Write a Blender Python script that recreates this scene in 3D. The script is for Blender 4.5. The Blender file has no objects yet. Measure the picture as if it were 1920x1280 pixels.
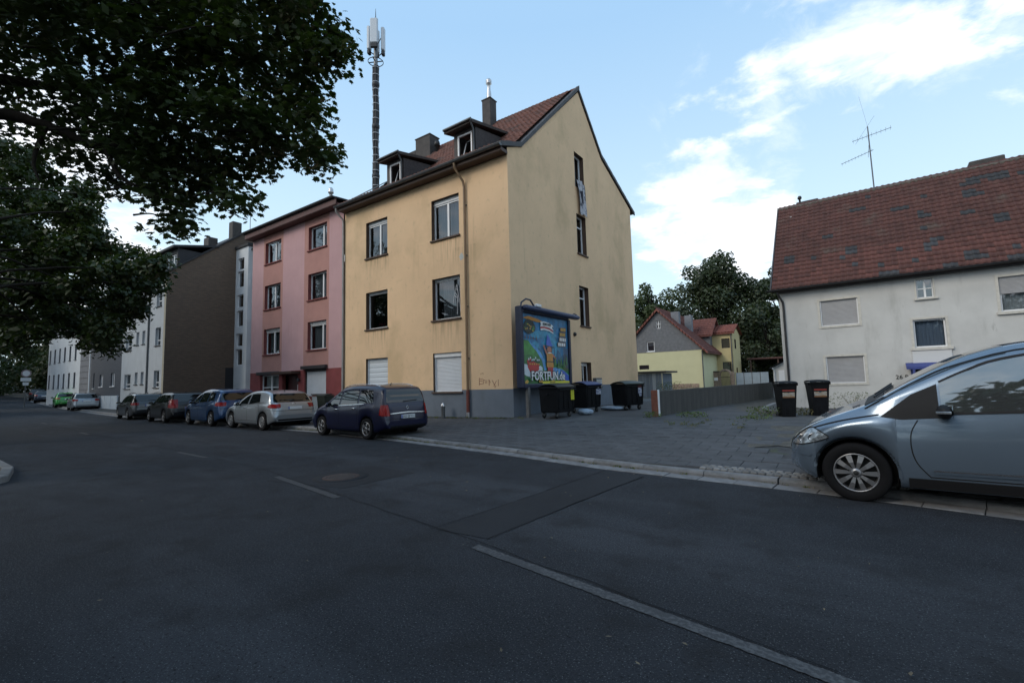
import bpy, bmesh, math, random
import numpy as np
from mathutils import Vector, Matrix
from mathutils.bvhtree import BVHTree
random.seed(7); rng = np.random.default_rng(7)
R = math.radians
S = bpy.context.scene
COL = S.collection

# ---------------------------------------------------------------- camera, sky, sun, exposure
# x runs along the street (the far end is -x), y away from the road, z up; the road in front is z = 0
cam_d = bpy.data.cameras.new('camera'); cam = bpy.data.objects.new('camera', cam_d); COL.objects.link(cam)
cam_d.sensor_width = 36; cam_d.lens = 889/1920*36; cam_d.clip_start = .05; cam_d.clip_end = 2000
cr, cu, cf = Vector((.8148, .5790, -.0261)), Vector((.0721, -.0563, .9958)), Vector((-.5753, .8134, .0877))
cu = (cu - cf*cu.dot(cf)).normalized(); cr = cf.cross(cu).normalized()
cam.matrix_world = Matrix(((cr.x, cu.x, -cf.x, 9.26), (cr.y, cu.y, -cf.y, -13.09), (cr.z, cu.z, -cf.z, 1.48), (0, 0, 0, 1)))
S.camera = cam
S.view_settings.view_transform = 'Standard'; S.view_settings.look = 'None'; S.view_settings.gamma = 1
S.view_settings.use_curve_mapping = False
S.view_settings.exposure = 0.10
SUN_DIR = Vector((-.40, -.74, .60)).normalized()
SUN_EL = math.asin(SUN_DIR.z); SUN_AZ = math.atan2(SUN_DIR.x, SUN_DIR.y)
SKY_STRENGTH = .094
sun_d = bpy.data.lights.new('sun', 'SUN'); sun_d.energy = 1.5; sun_d.angle = R(28); sun_d.color = (1, .90, .76)
sun = bpy.data.objects.new('sun', sun_d); COL.objects.link(sun)
sun.rotation_euler = SUN_DIR.to_track_quat('Z', 'Y').to_euler()

world = bpy.data.worlds.new('World'); S.world = world; world.use_nodes = True
def build_world():
    nt = world.node_tree; N = nt.nodes; Lk = nt.links; N.clear()
    out = N.new('ShaderNodeOutputWorld'); bg = N.new('ShaderNodeBackground'); bg.inputs['Strength'].default_value = SKY_STRENGTH
    Lk.new(bg.outputs[0], out.inputs[0])
    sky = N.new('ShaderNodeTexSky'); sky.sky_type = 'NISHITA'; sky.sun_disc = False
    sky.sun_elevation = SUN_EL; sky.sun_rotation = SUN_AZ; sky.air_density = 1.0; sky.dust_density = .6; sky.ozone_density = 1.2
    tc = N.new('ShaderNodeTexCoord')
    nrm = N.new('ShaderNodeVectorMath'); nrm.operation = 'NORMALIZE'; Lk.new(tc.outputs['Generated'], nrm.inputs[0])
    sep = N.new('ShaderNodeSeparateXYZ'); Lk.new(nrm.outputs[0], sep.inputs[0])
    def math_(op, a, b=None, clamp=False):
        n = N.new('ShaderNodeMath'); n.operation = op; n.use_clamp = clamp
        for i, v in enumerate((a, b)):
            if v is None: continue
            if isinstance(v, (int, float)): n.inputs[i].default_value = v
            else: Lk.new(v, n.inputs[i])
        return n.outputs[0]
    zz = math_('ADD', math_('MAXIMUM', sep.outputs[2], 0), .12)
    comb = N.new('ShaderNodeCombineXYZ')
    Lk.new(math_('DIVIDE', sep.outputs[0], zz), comb.inputs[0]); Lk.new(math_('DIVIDE', sep.outputs[1], zz), comb.inputs[1])
    def noise(scale, detail, off, rough=.55, dist=.0, stretch=(1, 1, 1), rot=0):
        mp = N.new('ShaderNodeMapping'); mp.inputs['Location'].default_value = off; mp.inputs['Scale'].default_value = stretch
        mp.inputs['Rotation'].default_value = (0, 0, rot)
        Lk.new(comb.outputs[0], mp.inputs[0])
        n = N.new('ShaderNodeTexNoise'); n.inputs['Scale'].default_value = scale; n.inputs['Detail'].default_value = detail
        n.inputs['Roughness'].default_value = rough; n.inputs['Distortion'].default_value = dist; Lk.new(mp.outputs[0], n.inputs[0])
        return n.outputs['Fac']
    big = noise(2.3, 10, (3.1, 1.7, 0), .60, .25)
    thin = noise(3.2, 9, (7.7, 4.2, 0), .64, .4, (1, .5, 1), .5)
    # cloud banks stand in these directions of the sky
    def lump(d, r, amp):
        v = Vector(d).normalized()
        dp = N.new('ShaderNodeVectorMath'); dp.operation = 'DOT_PRODUCT'; Lk.new(nrm.outputs[0], dp.inputs[0]); dp.inputs[1].default_value = v
        mr = N.new('ShaderNodeMapRange'); mr.interpolation_type = 'SMOOTHSTEP'
        mr.inputs['From Min'].default_value = math.cos(r); mr.inputs['From Max'].default_value = math.cos(r*.15)
        mr.inputs['To Min'].default_value = 0; mr.inputs['To Max'].default_value = amp
        Lk.new(dp.outputs['Value'], mr.inputs['Value']); return mr.outputs[0]
    bias = None
    for d, r, a in (((-.25, .91, .33), .17, .30), ((-.15, .95, .25), .16, .26), ((-.09, .88, .46), .07, .16),
                    ((-.11, .88, .455), .10, .12), ((-.96, .15, .22), .35, .22), ((.8, .5, .3), .6, .12), ((.5, -.8, .3), .9, .2), ((-.7, -.6, .4), .8, .14)):
        l = lump(d, r, a); bias = l if bias is None else math_('MAXIMUM', bias, l)
    # a long streak of cloud across the upper right
    dpn = N.new('ShaderNodeVectorMath'); dpn.operation = 'DOT_PRODUCT'; Lk.new(nrm.outputs[0], dpn.inputs[0]); dpn.inputs[1].default_value = Vector((-.108, .484, -.868)).normalized()
    bw = N.new('ShaderNodeMapRange'); bw.interpolation_type = 'SMOOTHSTEP'; bw.inputs['From Min'].default_value = .085; bw.inputs['From Max'].default_value = .01; Lk.new(math_('ABSOLUTE', dpn.outputs['Value']), bw.inputs['Value'])
    bias = math_('MAXIMUM', bias, math_('MULTIPLY', bw.outputs[0], lump((.10, .86, .49), .62, .24)))
    clear = lump((-.62, .62, .48), .62, .22)
    dens = math_('SUBTRACT', math_('ADD', big, bias), clear)
    m1 = N.new('ShaderNodeMapRange'); m1.interpolation_type = 'SMOOTHSTEP'; m1.inputs['From Min'].default_value = .60; m1.inputs['From Max'].default_value = .76
    Lk.new(dens, m1.inputs['Value'])
    dens2 = math_('ADD', thin, math_('MULTIPLY', math_('SUBTRACT', bias, clear), .55))
    m2 = N.new('ShaderNodeMapRange'); m2.interpolation_type = 'SMOOTHSTEP'; m2.inputs['From Min'].default_value = .55; m2.inputs['From Max'].default_value = .80; m2.inputs['To Max'].default_value = .55
    Lk.new(dens2, m2.inputs['Value'])
    mask = math_('MAXIMUM', m1.outputs[0], m2.outputs[0], True)
    # a bluish milky haze low in the sky
    hz = N.new('ShaderNodeMapRange'); hz.interpolation_type = 'SMOOTHSTEP'; hz.inputs['From Min'].default_value = .62; hz.inputs['From Max'].default_value = .05
    hz.inputs['To Min'].default_value = .80; hz.inputs['To Max'].default_value = .92
    Lk.new(sep.outputs[2], hz.inputs['Value'])
    mixh = N.new('ShaderNodeMix'); mixh.data_type = 'RGBA'; Lk.new(hz.outputs[0], mixh.inputs['Factor'])
    Lk.new(sky.outputs[0], mixh.inputs['A']); 
    hcol = N.new('ShaderNodeMix'); hcol.data_type = 'RGBA'; hr = N.new('ShaderNodeMapRange'); hr.inputs['From Min'].default_value = .12; hr.inputs['From Max'].default_value = .62
    Lk.new(sep.outputs[2], hr.inputs['Value']); Lk.new(hr.outputs[0], hcol.inputs['Factor']); hcol.inputs['A'].default_value = (8.6, 11.0, 12.2, 1); hcol.inputs['B'].default_value = (4.9, 7.9, 11.4, 1); Lk.new(hcol.outputs['Result'], mixh.inputs['B'])
    # clouds: white tops, bluish grey where thick
    ccol = N.new('ShaderNodeMix'); ccol.data_type = 'RGBA'
    sh = noise(2.6, 6, (1.2, 8.4, 0), .6)
    shr = N.new('ShaderNodeMapRange'); shr.inputs['From Min'].default_value = .38; shr.inputs['From Max'].default_value = .66; Lk.new(sh, shr.inputs['Value'])
    Lk.new(shr.outputs[0], ccol.inputs['Factor']); ccol.inputs['A'].default_value = (13.2, 13.4, 13.8, 1); ccol.inputs['B'].default_value = (9.6, 10.9, 12.6, 1)
    mixc = N.new('ShaderNodeMix'); mixc.data_type = 'RGBA'; Lk.new(mask, mixc.inputs['Factor'])
    Lk.new(mixh.outputs['Result'], mixc.inputs['A']); Lk.new(ccol.outputs['Result'], mixc.inputs['B'])
    Lk.new(mixc.outputs['Result'], bg.inputs['Color'])
build_world()

# ---------------------------------------------------------------- helpers
def nodes_of(m): return m.node_tree.nodes, m.node_tree.links
MATS = {}
def mat(name, col, rough=.8, metal=0., var=0., vscale=3., bump=0., bscale=40., spec=.5, stain=None, col2=None, coat=0., stretch=(1, 1, 1), detail=5, objvar=0., emit=None):
    """principled material; var: noise variation of the colour, stain: (colour, amount, scale, stretch), bump: fine relief"""
    if name in MATS: return MATS[name]
    m = bpy.data.materials.new(name); m.use_nodes = True; N, Lk = nodes_of(m)
    b = N['Principled BSDF']; b.inputs['Roughness'].default_value = rough; b.inputs['Metallic'].default_value = metal
    b.inputs['Specular IOR Level'].default_value = spec
    if coat: b.inputs['Coat Weight'].default_value = coat; b.inputs['Coat Roughness'].default_value = .04
    c = (*col, 1); b.inputs['Base Color'].default_value = c
    tc = N.new('ShaderNodeTexCoord')
    def nz(scale, det=5, st=(1, 1, 1), rough_=.6):
        mp = N.new('ShaderNodeMapping'); mp.inputs['Scale'].default_value = st; Lk.new(tc.outputs['Object'], mp.inputs[0])
        n = N.new('ShaderNodeTexNoise'); n.inputs['Scale'].default_value = scale; n.inputs['Detail'].default_value = det; n.inputs['Roughness'].default_value = rough_
        Lk.new(mp.outputs[0], n.inputs[0]); return n.outputs['Fac']
    cur = None
    if var or col2:
        mix = N.new('ShaderNodeMix'); mix.data_type = 'RGBA'
        c2 = col2 if col2 else tuple(max(0, v*(1-var)) for v in col)
        c1 = col if col2 else tuple(v*(1+var*.6) for v in col)
        mix.inputs['A'].default_value = (*c2, 1); mix.inputs['B'].default_value = (*c1, 1)
        mr = N.new('ShaderNodeMapRange'); mr.inputs['From Min'].default_value = .33; mr.inputs['From Max'].default_value = .67
        Lk.new(nz(vscale, detail, stretch), mr.inputs['Value']); Lk.new(mr.outputs[0], mix.inputs['Factor']); cur = mix.outputs['Result']
    for s in (stain or []):
        scol, amt, ssc, sst, lo, hi = s
        mix = N.new('ShaderNodeMix'); mix.data_type = 'RGBA'
        mr = N.new('ShaderNodeMapRange'); mr.interpolation_type = 'SMOOTHSTEP'; mr.inputs['From Min'].default_value = lo; mr.inputs['From Max'].default_value = hi; mr.inputs['To Max'].default_value = amt
        Lk.new(nz(ssc, 6, sst), mr.inputs['Value']); Lk.new(mr.outputs[0], mix.inputs['Factor'])
        if cur is None: mix.inputs['A'].default_value = c
        else: Lk.new(cur, mix.inputs['A'])
        mix.inputs['B'].default_value = (*scol, 1); cur = mix.outputs['Result']
    if objvar:
        oi = N.new('ShaderNodeObjectInfo'); hsv = N.new('ShaderNodeHueSaturation')
        mr = N.new('ShaderNodeMapRange'); mr.inputs['To Min'].default_value = 1-objvar; mr.inputs['To Max'].default_value = 1+objvar
        Lk.new(oi.outputs['Random'], mr.inputs['Value']); Lk.new(mr.outputs[0], hsv.inputs['Value'])
        if cur is None: hsv.inputs['Color'].default_value = c
        else: Lk.new(cur, hsv.inputs['Color'])
        cur = hsv.outputs[0]
    if cur is not None: Lk.new(cur, b.inputs['Base Color'])
    if bump:
        bp = N.new('ShaderNodeBump'); bp.inputs['Strength'].default_value = bump; bp.inputs['Distance'].default_value = .02
        Lk.new(nz(bscale, 4), bp.inputs['Height']); Lk.new(bp.outputs[0], b.inputs['Normal'])
    if emit:
        b.inputs['Emission Color'].default_value = (*emit, 1); b.inputs['Emission Strength'].default_value = 1
    MATS[name] = m; return m

def glass_mat(name, tint=(.75, .8, .82), refl=.05):
    if name in MATS: return MATS[name]
    m = bpy.data.materials.new(name); m.use_nodes = True; N, Lk = nodes_of(m); N.clear()
    out = N.new('ShaderNodeOutputMaterial'); tr = N.new('ShaderNodeBsdfTransparent'); tr.inputs[0].default_value = (*tint, 1)
    gl = N.new('ShaderNodeBsdfGlossy'); gl.inputs['Roughness'].default_value = .02; gl.inputs[0].default_value = (.95, .97, 1, 1)
    fr = N.new('ShaderNodeFresnel'); fr.inputs[0].default_value = 1.5
    ad = N.new('ShaderNodeMath'); ad.operation = 'MULTIPLY_ADD'; ad.inputs[1].default_value = 1.1; ad.inputs[2].default_value = refl; ad.use_clamp = True
    mx = N.new('ShaderNodeMixShader'); Lk.new(fr.outputs[0], ad.inputs[0]); Lk.new(ad.outputs[0], mx.inputs[0])
    Lk.new(tr.outputs[0], mx.inputs[1]); Lk.new(gl.outputs[0], mx.inputs[2]); Lk.new(mx.outputs[0], out.inputs[0])
    MATS[name] = m; return m

class MB:
    """collects faces, then links them as one mesh object"""
    def __init__(s): s.v = []; s.f = []; s.m = []; s.sm = []
    def add(s, vs, fs, mi=0, smooth=False):
        o = len(s.v); s.v.extend([tuple(map(float, p)) for p in vs])
        for f in fs: s.f.append(tuple(i+o for i in f)); s.m.append(mi); s.sm.append(smooth)
        return s
    def box(s, x0, x1, y0, y1, z0, z1, mi=0, M=None):
        vs = [(x, y, z) for z in (z0, z1) for y in (y0, y1) for x in (x0, x1)]
        if M is not None: vs = [M @ Vector(p) for p in vs]
        return s.add(vs, [(0, 2, 3, 1), (4, 5, 7, 6), (0, 1, 5, 4), (2, 6, 7, 3), (0, 4, 6, 2), (1, 3, 7, 5)], mi)
    def bevbox(s, x0, x1, y0, y1, z0, z1, b=.02, mi=0, M=None):
        vs = []; 
        for z, i in ((z0, b), (z0+b, 0), (z1-b, 0), (z1, b)):
            for px, py in ((x0+b, y0), (x1-b, y0), (x1, y0+b), (x1, y1-b), (x1-b, y1), (x0+b, y1), (x0, y1-b), (x0, y0+b)):
                cx, cy = (x0+x1)/2, (y0+y1)/2
                qx = px - math.copysign(min(i, abs(px-cx)), px-cx); qy = py - math.copysign(min(i, abs(py-cy)), py-cy)
                vs.append((qx, qy, z))
        if M is not None: vs = [M @ Vector(p) for p in vs]
        fs = [tuple(range(7, -1, -1)), tuple(range(24, 32))]
        for k in range(3):
            for j in range(8): fs.append((k*8+j, k*8+(j+1) % 8, (k+1)*8+(j+1) % 8, (k+1)*8+j))
        return s.add(vs, fs, mi)
    def quad(s, a, b, c, d, mi=0): return s.add([a, b, c, d], [(0, 1, 2, 3)], mi)
    def poly(s, pts, mi=0): return s.add(pts, [tuple(range(len(pts)))], mi)
    def prism(s, pts, a, b, axis='y', mi=0):
        """2D outline extruded from a to b along an axis: y -> pts are (x,z), x -> (y,z), z -> (x,y)"""
        def P(p, t): return (p[0], t, p[1]) if axis == 'y' else (t, p[0], p[1]) if axis == 'x' else (p[0], p[1], t)
        n = len(pts); vs = [P(p, a) for p in pts]+[P(p, b) for p in pts]
        fs = [tuple(range(n)), tuple(range(2*n-1, n-1, -1))]+[(i, i+n, (i+1) % n+n, (i+1) % n) for i in range(n)]
        return s.add(vs, fs, mi)
    def tube(s, pts, r, n=8, mi=0, smooth=True, cap=True):
        pts = [Vector(p) for p in pts]; rs = r if isinstance(r, (list, tuple)) else [r]*len(pts)
        vs = []; ref = None
        for i, p in enumerate(pts):
            t = (pts[min(i+1, len(pts)-1)]-pts[max(i-1, 0)]).normalized()
            if ref is None: ref = t.orthogonal().normalized()
            ref = (ref - t*ref.dot(t)).normalized(); bt = t.cross(ref)
            for k in range(n):
                a = 2*math.pi*k/n; vs.append(p+(ref*math.cos(a)+bt*math.sin(a))*rs[i])
        fs = [(i*n+k, i*n+(k+1) % n, (i+1)*n+(k+1) % n, (i+1)*n+k) for i in range(len(pts)-1) for k in range(n)]
        s.add(vs, fs, mi, smooth)
        if cap: s.add(vs[:n], [tuple(range(n-1, -1, -1))], mi); s.add(vs[-n:], [tuple(range(n))], mi)
        return s
    def lathe(s, prof, n=24, M=None, mi=0, smooth=True, arc=2*math.pi):
        """profile (r, h) about the z axis"""
        full = abs(arc-2*math.pi) < 1e-6; m = n if full else n+1
        vs = [(r*math.cos(arc*k/n), r*math.sin(arc*k/n), h) for r, h in prof for k in range(m)]
        if M is not None: vs = [M @ Vector(p) for p in vs]
        fs = [(i*m+k, i*m+(k+1) % m, (i+1)*m+(k+1) % m, (i+1)*m+k) for i in range(len(prof)-1) for k in range(n)]
        return s.add(vs, fs, mi, smooth)
    def grid(s, P, nu, nv, mi=0, smooth=True):
        """P: list of rows (nv+1) of (nu+1) points"""
        vs = [p for row in P for p in row]; w = nu+1
        return s.add(vs, [(j*w+i, j*w+i+1, (j+1)*w+i+1, (j+1)*w+i) for j in range(nv) for i in range(nu)], mi, smooth)
    def mesh(s, name, mats):
        me = bpy.data.meshes.new(name); me.from_pydata(s.v, [], s.f)
        for m in (mats if isinstance(mats, (list, tuple)) else [mats]): me.materials.append(m)
        me.polygons.foreach_set('material_index', s.m); me.polygons.foreach_set('use_smooth', s.sm); me.update(); return me
    def build(s, name, mats, parent=None, **kw): return obj(name, s.mesh(name, mats), parent, **kw)

def obj(name, me, parent=None, loc=None, rotz=None, **props):
    o = bpy.data.objects.new(name, me); COL.objects.link(o)
    if parent is not None: o.parent = parent
    if loc is not None: o.location = loc
    if rotz is not None: o.rotation_euler[2] = rotz
    for k, v in props.items():
        if v is not None: o[k] = v
    return o
def thing(name, label, category, loc=(0, 0, 0), rotz=0, group=None):
    return obj(name, None, None, loc, rotz, label=label, category=category, group=group)
def copy_tree(o, parent=None):
    c = o.copy(); COL.objects.link(c)
    if parent is not None: c.parent = parent
    for ch in list(o.children): copy_tree(ch, c)
    return c
def fast_mesh(name, verts, faces, mats, smooth=False):
    """verts (n,3), faces (m,k) arrays"""
    me = bpy.data.meshes.new(name); n, (m, k) = len(verts), faces.shape
    me.vertices.add(n); me.vertices.foreach_set('co', np.asarray(verts, dtype=np.float32).ravel())
    me.loops.add(m*k); me.loops.foreach_set('vertex_index', faces.astype(np.int32).ravel())
    me.polygons.add(m); me.polygons.foreach_set('loop_start', np.arange(0, m*k, k, dtype=np.int32)); me.polygons.foreach_set('loop_total', np.full(m, k, dtype=np.int32))
    if smooth: me.polygons.foreach_set('use_smooth', np.ones(m, dtype=bool))
    for q in (mats if isinstance(mats, (list, tuple)) else [mats]): me.materials.append(q)
    me.update(calc_edges=True); me.validate(); return me
def text(name, body, size, mt, parent, loc, rot, extrude=.002, align='LEFT', sx=1., bold=None):
    c = bpy.data.curves.new(name, 'FONT'); c.body = body; c.size = size; c.extrude = extrude; c.align_x = align; c.resolution_u = 2; c.offset = size*.012
    c.offset = size*.012 if bold is None else bold
    tmp = bpy.data.objects.new(name, c); COL.objects.link(tmp); dg = bpy.context.evaluated_depsgraph_get(); me = bpy.data.meshes.new_from_object(tmp.evaluated_get(dg))
    bpy.data.objects.remove(tmp); me.materials.clear(); me.materials.append(mt); o = obj(name, me, parent, loc); o.rotation_euler = rot; o.scale = (sx, 1, 1); return o
def lerp_tab(tab, x):
    xs = [p[0] for p in tab]; ys = [p[1] for p in tab]; return float(np.interp(x, xs, ys))
def sstep(a, b, x):
    t = min(1, max(0, (x-a)/(b-a))); return t*t*(3-2*t)

# ---------------------------------------------------------------- terrain
KERB = [(-260, 26), (-230, 22), (-170, 14.4), (-110, 5.6), (-76, 1.0), (-54, -.95), (-44, -1.72), (-30.4, -2.6), (-17, -3.4), (-12, -3.62), (-5.7, -3.68), (-1.04, -4.27), (2.94, -4.97), (5.92, -5.62), (8.9, -5.92), (10.5, -6.24), (16, -7.3), (40, -12)]
def kerb_y(x): return lerp_tab(KERB, x)
def road_z(x): return 0. if x > -28 else .0022*min(-28-x, 90)**1.5 + max(0, -28-x-90)*.03
def yard_z(x, y):
    yk = kerb_y(x)+.42; t = (y-yk)
    near = .075+.30*sstep(0, 5.2, t)
    far = .115+.03*min(max(t, 0), 3)
    w = sstep(-12, -4, x); z = road_z(x)+near*w+far*(1-w)
    z += -.42*sstep(2.5, 11, y)*sstep(4.8, 6.4, x)*(1-sstep(20, 30, y))
    z += .12*sstep(14, 34, y)
    return z
# ---------------------------------------------------------------- materials of the ground
M_asph = mat('asphalt', (.0235, .0268, .0330), .85, var=.2, vscale=1.3, bump=1., bscale=75, stain=[((.042, .047, .056), .9, .5, (.22, 1, 1), .47, .66), ((.15, .155, .165), .9, 85, (1, 1, 1), .575, .66), ((.006, .006, .007), .85, 48, (1, 1, 1), .555, .65), ((.014, .0145, .016), .6, 1.6, (1, 1, 1), .5, .7)], spec=.2)
M_asph2 = mat('asphalt_repair', (.0185, .0205, .0245), .8, var=.15, vscale=1.2, bump=.4, bscale=90, stain=[((.045, .046, .05), .7, 120, (1, 1, 1), .58, .68)], spec=.2)
M_crack = mat('bitumen_seam', (.012, .0125, .014), .9, spec=.1)
M_paint = mat('worn_road_paint', (.070, .073, .078), .8, stain=[((.030, .032, .036), .95, 38, (1, 1, 1), .42, .54), ((.030, .032, .036), .8, 3, (1, 1, 1), .48, .66)], bump=.3, bscale=120)
M_faint = mat('faint_road_paint', (.030, .031, .034), .8, stain=[((.052, .054, .058), .9, 40, (1, 1, 1), .52, .60)], bump=.4, bscale=75)
M_slab = mat('paving_slab', (.062, .063, .068), .85, var=.3, vscale=5, bump=.25, bscale=70, objvar=.16, stain=[((.034, .034, .037), .6, 2.2, (1, 1, 1), .5, .72), ((.085, .083, .082), .5, .5, (1, 1, 1), .52, .66)])
M_joint = mat('joint_sand', (.046, .046, .048), .95, var=.4, vscale=8, stain=[((.06, .075, .03), .6, 3, (1, 1, 1), .56, .7)], bump=.5, bscale=60)
M_kerb = mat('kerb_concrete', (.165, .165, .168), .85, var=.25, vscale=7, bump=.3, bscale=90, objvar=.12, stain=[((.08, .08, .078), .6, 3, (1, 1, 1), .5, .7)])
M_gut = mat('gutter_concrete', (.165, .165, .17), .85, var=.25, vscale=6, bump=.25, bscale=110, objvar=.14, stain=[((.07, .07, .07), .6, 4, (1, 1, 1), .5, .72)])
M_yard = mat('old_yard_asphalt', (.065, .065, .068), .9, var=.35, vscale=1.3, bump=.4, bscale=70, stain=[((.10, .095, .088), .6, 1.1, (1, 1, 1), .52, .7)])
M_soil = mat('gravelly_soil', (.085, .078, .066), .95, var=.4, vscale=6, bump=.7, bscale=60)
M_iron = mat('rusty_iron', (.050, .032, .028), .7, .3, var=.3, vscale=20, bump=.3, bscale=60)
M_green = mat('weed_green', (.07, .10, .025), .8, var=.4, vscale=3)
M_grassdry = mat('weed_dry', (.16, .14, .06), .85, var=.3, vscale=3)

def strip(name, xs, ya, yb, zf, m, n=4, dz=0., **kw):
    P = []
    for x in xs:
        a, b = ya(x), yb(x); P.append([(x, a+(b-a)*k/n, zf(x, a+(b-a)*k/n)+dz) for k in range(n+1)])
    mb = MB(); w = n+1
    mb.add([p for r in P for p in r], [(i*w+k, (i+1)*w+k, (i+1)*w+k+1, i*w+k+1) for i in range(len(xs)-1) for k in range(n)], 0, True)
    return mb.build(name, m, None, **kw)

# wide ground sheet under everything
xs = list(np.linspace(-900, -90, 12))+list(np.arange(-85, 60, 2.5))+list(np.linspace(65, 900, 10))
gys = list(np.linspace(-900, -60, 8))+list(np.arange(-50, 80, 2.))+list(np.linspace(90, 900, 10))
def ground_z(x, y):
    xx = max(min(x, 60), -230)
    if y < kerb_y(xx)+.5: return road_z(xx)-.25
    return yard_z(xx, min(y, 60))-.035
mb = MB(); mb.add([(x, y, ground_z(x, y)) for x in xs for y in gys], [(i*len(gys)+k, (i+1)*len(gys)+k, (i+1)*len(gys)+k+1, i*len(gys)+k+1) for i in range(len(xs)-1) for k in range(len(gys)-1)], 0, True)
mb.build('ground', M_soil, kind='structure')
rx = list(np.arange(-260, -40, 6.))+list(np.arange(-40, 16, 1.))+[16, 20, 30, 40]
strip('road', rx, lambda x: min(kerb_y(x)-11.5, -13.9 if x > -20 else 99), lambda x: kerb_y(x), lambda x, y: road_z(x), M_asph, 10, kind='structure')

# repaired trench, seams, worn centre line, patches
def sheet(name, pts, m, dz, **kw):
    return MB().poly([(x, y, road_z(x)+dz) for x, y in pts], m and 0).build(name, m, None, **kw)
sheet('road_patch', [(5.66, -9.45), (6.31, -9.42), (6.55, -5.86), (5.86, -5.70)], M_asph2, .004, kind='structure')
sheet('road_patch', [(1.4, -9.0), (3.05, -8.7), (3.1, -7.35), (1.75, -7.2)], M_asph2, .004, kind='structure')
sheet('road_patch', [(-22, -6.4), (-13, -6.9), (-12.8, -5.0), (-21.5, -4.6)], M_asph2, .004, kind='structure')
sheet('road_patch', [(-30, -10.5), (-12.5, -11.2), (-11.9, -8.9), (-28, -8.2)], M_asph2, .004, kind='structure')
def seam(pts, w, m=M_crack, dz=.008, jit=.012, name='road_seam'):
    mb = MB(); L = []
    for (x0, y0), (x1, y1) in zip(pts, pts[1:]):
        n = max(2, int(math.hypot(x1-x0, y1-y0)/.25))
        for k in range(n): L.append((x0+(x1-x0)*k/n, y0+(y1-y0)*k/n))
    L.append(pts[-1]); vs = []
    for i, (x, y) in enumerate(L):
        a, b = L[max(i-1, 0)], L[min(i+1, len(L)-1)]; d = math.hypot(b[0]-a[0], b[1]-a[1]); nx, ny = -(b[1]-a[1])/d, (b[0]-a[0])/d
        j = random.uniform(-jit, jit); ww = w*random.uniform(.6, 1.3)/2
        vs += [(x+nx*(j+ww), y+ny*(j+ww), road_z(x)+dz), (x+nx*(j-ww), y+ny*(j-ww), road_z(x)+dz)]
    mb.add(vs, [(2*i, 2*i+1, 2*i+3, 2*i+2) for i in range(len(L)-1)]); return mb.build(name, m, None, kind='structure')
seam([(5.62, -9.5), (5.75, -7.6), (5.84, -5.66)], .012); seam([(6.33, -9.45), (6.42, -7.8), (6.57, -5.9)], .012)
CL = [(16, -11.3), (9.11, -10.21), (6.25, -9.63), (3.58, -9.14), (.64, -8.62), (-2.28, -8.3), (-14.4, -7.65), (-30, -6.4), (-56, -4.4), (-90, -1.2)]
seam([(x, y+.09) for x, y in CL[1:8]], .009, jit=.02)
def along(a, b, n):
    xs_ = np.linspace(a, b, n); c = sorted(CL); return [(x, lerp_tab(c, x)) for x in xs_]
def dash(x0, x1, w=.12, m=None):
    n = int((x1-x0)/.03); L = along(x0, x1, n); mb = MB(); vs = []
    for x, y in L: vs += [(x, y-w/2+random.gauss(0, .0035), road_z(x)+.006), (x, y+w/2+random.gauss(0, .0035), road_z(x)+.006)]
    mb.add(vs, [(2*i, 2*i+2, 2*i+3, 2*i+1) for i in range(n-1)]); mb.build('road_marking', m or M_paint, None, kind='structure')
dash(6.35, 12.5, .105)
for a, b in ((1.2, 3.5), (-4.4, -2.6), (-15.5, -14), (-27, -25)): dash(a, b, .11, M_faint)

# manhole cover
mh = thing('manhole_cover', 'round rusty manhole cover let into the road asphalt', 'manhole cover', (2.25, -8.2, 0)); mh.scale = (.86, .86, 1)
MB().lathe([(.27, .010), (.345, .010), (.345, .004)], 32).build('rim', M_iron, mh)
mb = MB().lathe([(.001, .012), (.255, .012), (.262, .004)], 32)
for i in range(-3, 4):
    for j in range(-3, 4):
        if math.hypot(i, j) < 3.2: mb.box(i*.07-.02, i*.07+.02, j*.07-.02, j*.07+.02, .012, .017)
mb.build('lid', mat('manhole_lid', (.050, .040, .038), .8, var=.3, vscale=10), mh)
MB().lathe([(.36, .0055), (.52, .0055), (.52, .001)], 28).build('collar', M_asph2, mh)

def litter(n):
    V = []; F = []
    for _ in range(n):
        x = random.uniform(-8, 13); y = kerb_y(x)-abs(random.gauss(0, 3.2)) if random.random() < .75 else random.uniform(kerb_y(x)+.6, -.3)
        z = (road_z(x) if y < kerb_y(x) else yard_z(x, y)+.018)+.012; s = random.uniform(.006, .022); a = random.uniform(0, 6.28); i = len(V)
        V += [(x+s*math.cos(a+t)*(1 if k % 2 else .5), y+s*math.sin(a+t)*(1 if k % 2 else .5), z+random.uniform(0, .012)) for k, t in enumerate((0, 1.57, 3.14, 4.71))]; F.append((i, i+1, i+2, i+3))
    me = bpy.data.meshes.new('litter'); me.from_pydata(V, [], F); me.materials.append(mat('leaf_litter', (.14, .11, .07), .8, var=.6, vscale=9)); obj('leaf_litter', me, None, kind='stuff')
litter(260)

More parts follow.
